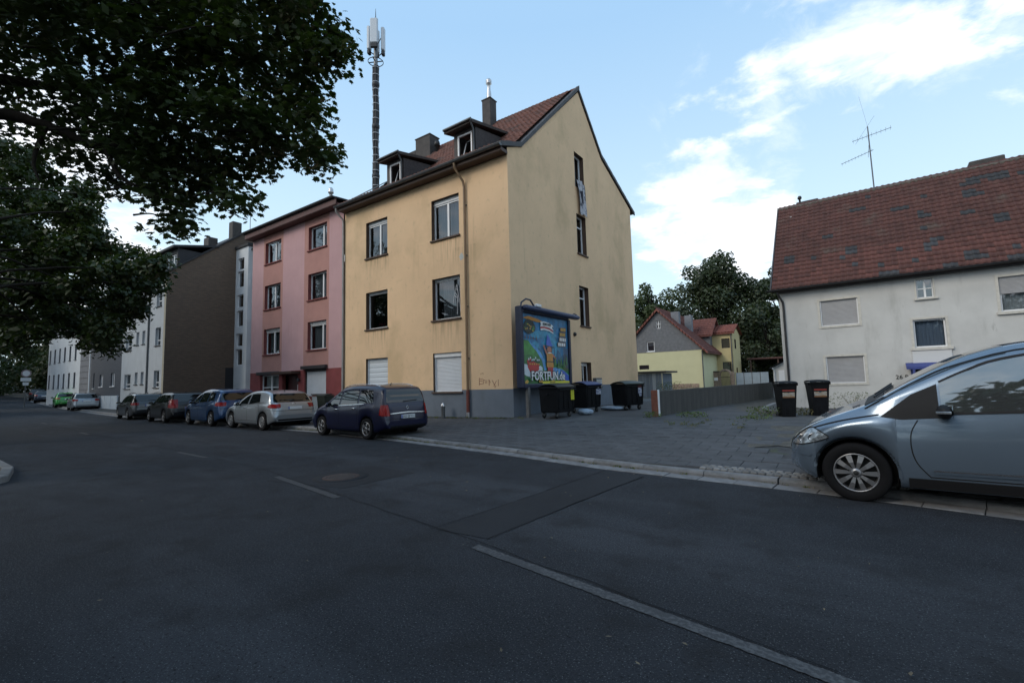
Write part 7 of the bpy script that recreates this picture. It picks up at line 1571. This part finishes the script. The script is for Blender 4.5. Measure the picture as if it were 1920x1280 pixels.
# the near maple on the opposite pavement, whose crown hangs over the road
NEAR = [(-3.6,-12.3,10.3),(-5.2,-12.2,11.5),(-6.5,-11.5,12.6),(-4.0,-11.8,10.8),(-3.2,-11.6,10.7),(-3.3,-11.6,10.7),(-6.0,-10.9,12.8),(-5.3,-11.0,12.2),(-2.9,-10.8,11.1),(-4.0,-10.6,12.0),(-5.0,-10.0,12.9),(-1.9,-10.7,10.4),(-2.9,-10.0,11.7),(-1.8,-10.3,10.7),(-2.1,-9.2,11.7),(-1.2,-9.5,10.9),(-2.8,-8.4,13.0),(-2.1,-8.7,12.3),(-1.4,-8.5,12.0),(-0.7,-8.8,11.4),(-1.7,-7.9,12.8),(0.6,-9.0,10.4),(0.5,-8.5,10.8),(-0.2,-8.1,11.5),(-7.0,-12.4,11.8),(-5.3,-12.5,10.7),(-4.9,-12.1,10.5),(-5.9,-12.1,11.1),(-3.0,-11.9,9.8),(-4.1,-11.8,10.5),(-3.5,-11.5,10.3),(-4.0,-11.4,10.6),(-2.3,-11.4,9.6),(-4.9,-11.0,11.5),(-4.9,-10.4,11.8),(-5.1,-10.4,11.9),(-5.7,-10.0,12.8),(-4.2,-10.3,11.7),(-3.5,-9.9,11.4),(-3.8,-9.8,11.6),(-2.3,-9.8,11.0),(-1.4,-10.1,10.2),(-1.4,-9.6,10.4),(-0.6,-9.8,9.7),(-2.7,-8.7,12.1),(-1.1,-9.3,10.7),(-2.9,-8.0,12.8),(-0.8,-8.9,10.9),(0.9,-9.1,9.7),(0.3,-8.8,10.3),(1.4,-8.8,9.6),(0.1,-8.0,11.0),(-8.9,-12.2,12.2),(-6.0,-12.3,10.5),(-3.5,-12.2,9.2),(-5.4,-12.1,10.4),(-7.2,-11.6,11.5),(-5.3,-11.7,10.4),(-3.8,-11.6,9.9),(-3.8,-11.6,9.9),(-2.8,-11.3,9.3),(-2.8,-11.3,9.4),(-6.1,-10.2,12.1),(-3.4,-10.7,10.2),(-4.7,-10.0,11.4),(-4.0,-10.1,10.9),(-1.8,-10.3,9.7),(-3.9,-9.8,11.4),(-1.8,-9.8,9.9),(-2.7,-9.5,10.6),(-3.2,-8.8,11.4),(-1.9,-9.3,10.4),(-0.7,-9.3,9.7),(-2.5,-8.6,11.2),(-2.7,-7.8,12.1),(-2.0,-8.1,11.5),(-1.9,-7.6,11.9),(0.4,-8.8,9.7),(1.4,-8.7,9.0),(0.8,-8.3,9.5),(-8.8,-12.3,11.5),(-4.4,-12.5,9.1),(-7.4,-11.8,11.1),(-6.6,-11.9,10.6),(-7.3,-11.4,11.1),(-4.1,-11.7,9.3),(-6.8,-11.0,11.2),(-5.6,-11.2,10.5),(-2.2,-11.3,8.6),(-2.8,-11.2,8.9),(-5.7,-10.3,11.1),(-4.1,-10.6,10.1),(-4.8,-10.1,10.8),(-3.5,-10.4,9.9),(-4.6,-9.7,10.8),(-1.8,-10.4,8.9),(-3.8,-9.3,10.8),(-1.9,-9.8,9.5),(-4.0,-8.7,11.3),(-0.9,-9.7,9.0),(-3.2,-8.5,11.0),(-1.6,-9.1,9.8),(-2.2,-8.2,10.6),(0.0,-9.1,8.8),(0.1,-8.5,9.4),(-1.2,-7.9,10.5),(0.9,-8.5,8.8),(-1.0,-7.5,10.4),(0.2,-7.7,9.9),(0.7,-7.9,9.5),(-5.4,-12.3,9.1),(-6.3,-12.3,9.6),(-5.9,-12.0,9.3),(-4.2,-12.1,8.5),(-4.8,-11.7,8.9),(-6.3,-11.6,9.7),(-5.7,-11.1,9.9),(-5.1,-11.2,9.5),(-4.4,-11.0,9.2),(-5.8,-10.8,9.9),(-5.4,-10.4,10.1),(-4.3,-10.6,9.4),(-4.8,-10.0,10.3),(-3.0,-10.4,9.1),(-1.3,-10.4,8.3),(-1.8,-10.2,8.7),(-4.2,-9.0,10.6),(-2.0,-9.7,9.1),(-2.6,-9.1,9.7),(-0.9,-9.7,8.5),(-0.5,-9.4,8.3),(-2.0,-8.8,9.4),(0.5,-9.3,8.1),(0.1,-9.2,8.4),(-1.6,-7.6,10.0),(-1.2,-7.8,9.6),(-0.4,-7.6,9.6),(0.0,-7.9,9.3),(-0.6,-7.0,9.8),(-0.7,-7.0,9.9),(0.1,-6.9,9.7),(0.2,-7.0,9.5),(-5.4,-12.3,8.3),(-6.4,-11.8,9.2),(-4.5,-11.6,8.3),(-5.8,-11.2,9.2),(-4.0,-10.9,8.5),(-3.1,-10.8,8.2),(-2.2,-10.6,8.1),(-3.6,-9.7,9.0),(-2.6,-10.0,8.4),(-1.2,-9.9,7.9),(-1.2,-9.9,7.9),(-3.7,-8.5,9.6),(-2.2,-9.1,8.7),(-0.8,-9.3,8.3),(-0.9,-9.3,8.3),(-2.1,-8.0,9.3),(-0.1,-8.9,7.9),(-2.4,-7.5,9.9),(0.1,-8.7,8.1),(-0.4,-7.7,8.8),(-1.1,-7.3,9.3),(1.2,-8.2,7.8),(1.1,-8.2,7.9),(1.7,-8.0,7.8),(1.6,-8.0,7.9),(-8.5,-12.0,9.3),(-6.8,-11.8,8.6),(-6.6,-11.3,8.7),(-6.2,-11.1,8.7),(-2.9,-11.1,7.4),(-2.1,-10.9,7.2),(-2.7,-10.5,7.5),(-4.8,-9.5,9.0),(-2.5,-10.1,7.8),(-0.8,-10.1,7.1),(-3.7,-9.3,8.7),(-1.0,-9.7,7.2),(-1.3,-9.6,7.4),(-0.7,-9.2,7.4),(-1.7,-8.8,8.0),(-0.2,-9.0,7.4),(-2.0,-8.2,8.5),(-2.1,-7.3,9.0),(-1.6,-7.6,8.7),(-1.5,-7.2,8.8),(-0.4,-7.8,8.0),(-1.3,-6.8,9.0),(0.6,-7.9,7.7),(-7.2,-12.2,8.2),(-7.0,-11.8,7.9),(-6.3,-11.5,7.8),(-7.1,-11.0,8.4),(-5.3,-10.6,7.9),(-4.3,-10.4,7.7),(-1.7,-10.5,6.8),(-3.4,-9.7,7.7),(-3.3,-9.8,7.7),(-1.0,-10.1,6.8),(-3.5,-9.3,8.0),(-0.7,-9.6,6.7),(-3.3,-8.7,8.1),(0.2,-9.5,6.5),(-2.5,-8.4,8.0),(0.5,-9.2,6.5),(-1.7,-8.2,7.8),(0.3,-8.8,6.8),(-0.5,-8.4,7.3),(-1.3,-7.1,8.1),(0.3,-8.0,7.1),(1.5,-8.4,6.5),(0.4,-7.7,7.3),(-3.5,-10.9,6.5),(-4.8,-10.3,7.3),(-4.2,-9.9,7.3),(-1.3,-10.4,6.1),(-2.4,-10.1,6.6),(-1.3,-9.9,6.2),(-3.4,-9.3,7.1),(-1.1,-9.6,6.2),(-1.1,-9.6,6.3),(-2.6,-8.6,7.2),(-2.8,-8.5,7.3),(-0.8,-8.7,6.8),(-1.1,-8.6,7.0),(0.1,-8.5,6.6),(-1.4,-7.7,7.4),(0.2,-8.2,6.4),(-0.6,-7.8,6.8),(1.4,-8.2,6.0),(-0.5,-7.0,7.2),(-2.8,-10.6,6.1),(-4.5,-9.8,6.6),(-4.9,-9.2,7.3),(-3.6,-9.6,6.8),(-1.2,-9.9,5.7),(-1.8,-9.7,5.9),(-2.7,-9.1,6.5),(-2.4,-9.2,6.4),(-3.2,-8.3,6.9),(-2.5,-8.6,6.6),(-0.5,-8.9,6.0),(-0.7,-8.8,6.1),(-1.4,-7.8,6.7),(-0.4,-8.3,6.2),(0.6,-7.6,6.2),(-0.8,-6.7,7.0),(-4.7,-9.5,6.5),(-1.2,-9.8,5.3),(-2.1,-9.6,5.6),(-2.3,-9.1,5.7),(-3.6,-8.6,6.1),(-2.4,-8.5,6.1),(-2.0,-8.7,6.0),(0.3,-9.1,5.0),(-1.1,-8.5,5.6),(-2.9,-8.9,5.3),(-1.1,-9.6,4.7)]
def near_tree():
    t = thing('maple_tree', 'big dark maple whose leafy branches hang into the picture from the upper left', 'tree', (0, 0, 0))
    base = Vector((-4.2, -13.2, 0)); t.location = base; off = -base
    mb = MB(); L = lambda *P: [Vector(p)+off for p in P]
    limb(mb, L((-4.2, -13.2, 0), (-4.3, -13.2, 2.2), (-4.4, -13.1, 4.6), (-4.6, -13.0, 7.5), (-4.7, -13.0, 11), (-4.9, -13.1, 14)), .34, .10, 12)
    B = [((-4.35, -13.1, 4.2), (-4.9, -12.5, 6.6), (-4.24, -11.6, 7.1), (-3.48, -11.0, 6.85), (-2.55, -10.31, 6.4), (-1.65, -9.72, 6.75), (-.62, -8.96, 6.7), (.4, -8.2, 6.5)), ((-4.45, -13.1, 5.2), (-5.4, -12.4, 8.0), (-4.9, -11.55, 8.15), (-3.82, -10.76, 7.95), (-2.79, -10.06, 8.2), (-2.08, -9.65, 9.05), (-1.2, -9.2, 10.2)),
         ((-4.5, -13.1, 6.5), (-3.6, -12.6, 8.5), (-2.0, -11.6, 9.4), (0, -10.2, 9.3), (1.2, -8.8, 8.6)), ((-4.6, -13, 7.5), (-6, -12, 9.5), (-7.5, -10.5, 10.5), (-9, -9, 10.3)), ((-4.5, -13.1, 7), (-4.3, -14.6, 9), (-3.6, -16.5, 10.3)), ((-4.5, -13.1, 6), (-2.5, -13.8, 8), (0, -14, 9.5), (2.5, -13.5, 10)),
         ((-2.55, -10.31, 6.4), (-2.0, -10.2, 5.7), (-1.4, -9.9, 5.3), (-.8, -9.5, 5.0)), ((-1.65, -9.72, 6.75), (-1.2, -9.0, 6.1), (-.6, -8.3, 5.7)), ((-3.48, -11.0, 6.85), (-3.2, -11.2, 6.0), (-2.6, -11.2, 5.4)), ((-2.79, -10.06, 8.2), (-1.9, -9.8, 7.6), (-.9, -9.3, 7.3)), ((-3.82, -10.76, 7.95), (-3.7, -10.2, 7.2), (-3.4, -9.6, 6.6))]
    for i, P in enumerate(B): limb(mb, L(*P), .15 if i < 6 else .055, .02 if i < 6 else .012, 8, .012)
    for c in NEAR[::3]:                                             # twigs reaching into the leaf sprays
        c = Vector(c); q = c+Vector((random.uniform(-.9, -.3), random.uniform(-.9, -.3), random.uniform(-.3, .3))); limb(mb, [q+off, (q+c)/2+off+Vector((0, 0, .1)), c+off], .022, .006, 5)
    mb.build('trunk', M_bark, t)
    C_ = np.array(NEAR)+np.array(off)
    leaves('crown', C_, np.full(len(C_), .62), 27000, .145, M_leaf, t, 'maple', .72, .25, shell=.6)
    leaves('inner_crown', C_, np.full(len(C_), .5), 8500, .20, M_leaf, t, 'oval', .72, .2, shell=.5)
    # the rest of the crown, above and behind the camera's view
    O = [];
    for _ in range(150):
        a = random.uniform(0, 6.28); r = 6.2*random.random()**.5; x, y, z = -3.8+r*math.cos(a), -12.6+r*math.sin(a)*.95, random.uniform(8.2, 14.5)-r*.25
        p = Vector((x, y, z)); d = p-cam_p; zz = d.dot(cf)
        if zz > 0:
            u, v = 960+889*d.dot(cr)/zz, 640-889*d.dot(cu)/zz
            if -60 < u < 1990 and v > -70: continue
        O.append((x+off.x, y+off.y, z+off.z))
    leaves('upper_crown', O, np.full(len(O), 1.05), 9000, .26, M_leaf, t, 'oval', .6, .2, shell=.5)
near_tree()
MID = [(-26.3,-10.0,14.3),(-24.1,-9.7,13.5),(-18.5,-9.8,11.6),(-24.4,-10.1,12.9),(-24.9,-9.5,13.1),(-28.6,-8.6,14.7),(-22.3,-8.8,12.4),(-20.1,-8.8,12.0),(-21.4,-10.3,11.0),(-23.0,-9.8,11.5),(-26.3,-9.0,12.9),(-18.5,-9.4,10.7),(-21.8,-8.6,12.0),(-20.0,-8.2,11.4),(-27.8,-9.7,12.1),(-26.0,-9.3,12.0),(-28.1,-8.5,12.8),(-28.5,-8.1,12.7),(-24.7,-7.9,11.9),(-26.2,-7.0,12.7),(-17.8,-7.5,10.3),(-18.7,-7.0,10.7),(-23.2,-10.2,10.3),(-25.1,-9.5,10.7),(-26.7,-8.7,11.2),(-25.7,-8.2,11.1),(-25.7,-7.8,11.5),(-19.1,-8.2,9.7),(-17.8,-8.1,9.6),(-18.8,-7.5,9.7),(-16.7,-7.5,9.3),(-26.1,-9.7,10.4),(-20.8,-10.0,9.2),(-18.0,-9.7,8.5),(-24.0,-8.5,10.1),(-23.9,-7.9,10.0),(-25.2,-6.6,11.0),(-20.7,-7.0,9.9),(-21.6,-6.3,10.3),(-29.4,-9.6,10.2),(-22.8,-9.6,8.7),(-25.3,-8.8,9.6),(-22.1,-8.8,9.1),(-20.2,-8.5,8.4),(-18.1,-8.3,8.1),(-26.2,-6.3,10.1),(-21.2,-6.8,9.2),(-17.0,-7.2,8.2),(-28.6,-9.4,9.4),(-29.1,-8.9,9.5),(-25.1,-9.0,8.7),(-27.7,-8.1,9.3),(-19.2,-8.7,7.6),(-18.2,-8.2,7.4),(-16.4,-8.2,7.3),(-20.6,-7.0,8.2),(-16.9,-7.2,7.7),(-22.9,-5.3,9.0),(-23.2,-4.6,9.3),(-21.4,-4.3,8.9),(-29.9,-9.2,8.5),(-29.9,-8.8,8.7),(-24.5,-9.0,7.9),(-19.4,-9.1,6.9),(-21.4,-8.3,7.5),(-23.6,-7.5,8.0),(-21.2,-7.4,7.7),(-18.4,-7.3,7.2),(-15.6,-7.5,6.5),(-23.6,-5.0,8.6),(-14.6,-6.9,6.5),(-21.2,-4.4,8.2),(-13.6,-6.0,6.7),(-23.5,-9.9,6.8),(-20.1,-9.8,6.3),(-27.0,-8.5,7.3),(-22.6,-8.5,6.7),(-18.3,-8.8,6.1),(-23.4,-7.4,7.3),(-16.9,-8.1,6.0),(-16.1,-7.8,5.9),(-22.8,-5.8,7.4),(-18.7,-6.1,6.9),(-23.4,-4.4,7.4),(-17.8,-5.5,6.8),(-18.4,-4.5,6.8),(-22.1,-9.9,5.8),(-29.5,-8.7,6.9),(-22.2,-9.2,6.2),(-18.4,-9.2,5.6),(-20.1,-8.4,5.9),(-17.9,-8.5,5.5),(-25.7,-6.3,6.9),(-24.1,-6.3,6.7),(-24.3,-5.5,6.8),(-20.1,-6.0,6.0),(-17.1,-6.1,5.8),(-18.8,-5.0,6.1),(-30.0,-9.1,6.1),(-27.6,-8.9,5.9),(-25.4,-8.7,5.8),(-21.7,-8.7,5.2),(-24.0,-7.9,5.6),(-21.2,-7.6,5.2),(-21.7,-7.2,5.4),(-24.8,-5.9,6.0),(-22.9,-5.6,5.6),(-24.2,-4.7,6.1),(-19.3,-5.6,5.5),(-19.8,-4.8,5.6),(-25.0,-9.8,4.8),(-23.1,-9.5,4.7),(-24.8,-8.7,4.9),(-24.7,-8.2,4.9),(-24.6,-7.7,5.1),(-18.3,-8.3,4.2),(-23.1,-6.8,5.0),(-21.8,-6.4,4.7),(-25.5,-5.0,5.4),(-16.2,-6.8,4.2),(-19.9,-5.4,4.9),(-29.4,-9.0,4.3),(-22.5,-9.6,3.9),(-26.8,-8.4,4.2),(-18.7,-9.1,3.8),(-22.3,-5.7,4.3),(-19.7,-5.9,3.9)]
def street_tree():
    t = thing('street_tree', 'dark broad street tree, its crown covering parts of the grey and white fronts', 'tree', (-14.5, -13.2, .1)); off = np.array((14.5, 13.2, -.1))
    mb = MB(); V = lambda *P: [Vector(p)+Vector(off) for p in P]
    limb(mb, V((-14.5, -13.2, 0), (-14.4, -13.1, 2.5), (-14.3, -12.9, 5), (-14.2, -12.6, 8), (-14.4, -12.5, 12)), .32, .08, 12)
    for c in MID[::5]:
        c = Vector(c); k = random.uniform(3.5, 7.5); s = Vector((-14.35, -12.9, k)); limb(mb, [s+Vector(off), (s*.5+c*.5)+Vector(off)+Vector((0, 0, .5)), c+Vector(off)], .09, .012, 6, .03)
    mb.build('trunk', M_bark, t)
    C_ = np.array(MID)+off; leaves('crown', C_, rng.uniform(.6, 1.15, len(C_)), 30000, .22, M_leaf, t, 'oval', .6, .3, shell=.55)
    leaves('inner_crown', C_, rng.uniform(.5, .8, len(C_)), 9000, .36, M_leaf, t, 'oval', .5, .3, shell=.5)
    leaves('lower_leaves', C_, rng.uniform(.5, 1.0, len(C_)), 6000, .13, M_leaf, t, 'oval', .5, .4, shell=.8)
street_tree()
def tree(label, loc, h, r, n, size, m, name='broadleaf_tree', cz=.6, lobes=16, group=None, sq=.8, seed=0, zlo=.35):
    t = thing(name, label, 'tree', loc, group=group); rd = random.Random(seed); mb = MB()
    limb(mb, [(0, 0, -.5), (.1, 0, h*.3), (0, .1, h*.6), (.1, .1, h*.9)], h*.022, h*.006, 8); C_ = []; Rr = []
    for k in range(lobes):
        a = k*2.4; q = (k+.5)/lobes; z = h*(zlo+(.95-zlo)*q); w = r*math.sqrt(max(.05, 1-((q-.38)/.66)**2)); rr = w*rd.uniform(.45, .85)
        c = (rr*math.cos(a), rr*math.sin(a), z); C_.append(c); Rr.append(r*rd.uniform(.28, .42)*(1-.35*q)); limb(mb, [(0, 0, z*.65), (c[0]*.5, c[1]*.5, z*.9), c], h*.008, h*.002, 5)
    for k in range(lobes//2): z = h*rd.uniform(zlo, .85); C_.append((rd.uniform(-.3, .3)*r, rd.uniform(-.3, .3)*r, z)); Rr.append(r*.35)
    mb.build('trunk', M_bark, t); leaves('crown', C_, Rr, n, size, m, t, 'oval', .35, .7, (1, 1, sq), .38); return t
# trees behind the back yard
tree('tallest round-topped green tree behind the slate-gabled house', (-4.7, 51.5, .6), 17.2, 6.6, 15000, .42, M_leaf3, seed=1, lobes=20, zlo=.28)
tree('lower green tree left of the tallest one, behind the yellow house corner', (-11.2, 47.5, .6), 13.4, 5.4, 11000, .40, M_leaf2, seed=2, zlo=.25)
tree('dense tree between the tallest tree and the cottage', (-1.0, 55, .6), 14, 6.2, 13000, .42, M_leaf3, seed=3, zlo=.1)
tree('dark tree rising directly beside the cottage roof', (3.9, 57.5, .6), 16.6, 5.2, 11000, .42, M_leaf3, seed=4, zlo=.12)
tree('low spreading tree behind the carport', (1.5, 50.5, .6), 8.5, 4.2, 5000, .38, M_leaf3, seed=5, zlo=.08); tree('low tree behind the slate-gabled house on its left', (-12.5, 52, .6), 10.5, 5.0, 4000, .42, M_leaf3, seed=6, zlo=.1)
tree('tree far right mostly hidden by the cottage', (9, 60, .6), 14, 5.0, 4000, .45, M_leaf3, seed=7, zlo=.1); tree('green tree top showing above the brown house roof', (-64, 16, .6), 20.5, 5.5, 5000, .5, M_leaf2, seed=8)
tree('dark tree filling the gap between the tall tree and the cottage gable', (2.2, 62, .6), 16.5, 5.5, 9000, .45, M_leaf3, seed=9, zlo=.12)
# trees closing the far left end of the street
for i, (x, y, h, r) in enumerate(((-46, -13, 13, 5.5), (-64, -10.5, 15, 7), (-80, -9, 15, 8), (-96, -4, 16, 8), (-84, 6.5, 14, 6.5), (-98, 9.5, 16, 8), (-112, 1, 17, 9), (-120, 13, 18, 9))):
    tree(('first dark tree along the left pavement beyond the street tree', 'second dark tree along the left pavement, beside the road sign', 'third dark tree along the left pavement', 'last dark tree on the left before the road bends', 'dark tree standing beside the white terraced house', 'dark tree behind the last black car', 'dark tree over the middle of the far street end', 'dark tree at the far end, right of the road')[i], (x, y, road_z(x)), h, r, 8500, .55, M_leafd, 'roadside_tree', seed=20+i, zlo=.08 if i > 1 else .2, group=('trees lining the left side', 'trees at the far end')[i > 3])
wd = obj('far_wood', None, None, (-130, 6, road_z(-130)), kind='stuff')
leaves('foliage', [(random.uniform(-6, 6), y, z) for y in np.linspace(-34, 44, 40) for z in (1.2, 4, 7)], np.full(120, 2.6), 22000, .8, M_leafd, wd, 'oval', .3, .6, (1, 1, 1), .4)
hd = thing('hedge', 'dark overgrown hedge along the left pavement at the far end', 'hedge', (-75, -12.5, .4))
leaves('foliage', [(x, math.sin(x*.7)*.5, 1.2+.5*math.sin(x)) for x in np.linspace(-38, 30, 60)], np.full(60, 1.5), 9000, .28, M_leafd, hd, 'oval', .3, .6, (1, 1, 1.1), .4)
# trees across the road behind the camera, seen only in panes and paint
for i, (x, y, h, r) in enumerate(((12, -20.5, 9.2, 4.6), (3.5, -20.5, 9, 4.4), (-6, -31, 9.5, 5.5), (21, -21, 9.5, 4.8), (-20, -29, 10, 6))):
    tree('tree across the road behind the viewer, '+('straight behind', 'a little to the left', 'farther left', 'far to the right', 'far to the left')[i], (x, y, 0), h, r, 2600, .7, M_leaf, 'roadside_tree', seed=40+i, group='trees behind the viewer', zlo=.12)
hd = thing('hedge', 'tall dark hedge along the left pavement, outside the view', 'hedge', (-24, -17, .1))  # unseen, added for dark reflections in the parked cars and for shade
leaves('foliage', [(x, math.sin(x)*.5, z) for x in np.linspace(-22, 15, 30) for z in (.9, 2.6, 4.0)], np.full(90, 1.25), 9000, .4, M_leafd, hd, 'oval', .3, .6, (1, 1, 1), .4)
for o in bpy.data.objects:
    if o.type == 'MESH' and o.parent is None and 'category' not in o and 'kind' not in o: print('UNTAGGED', o.name)
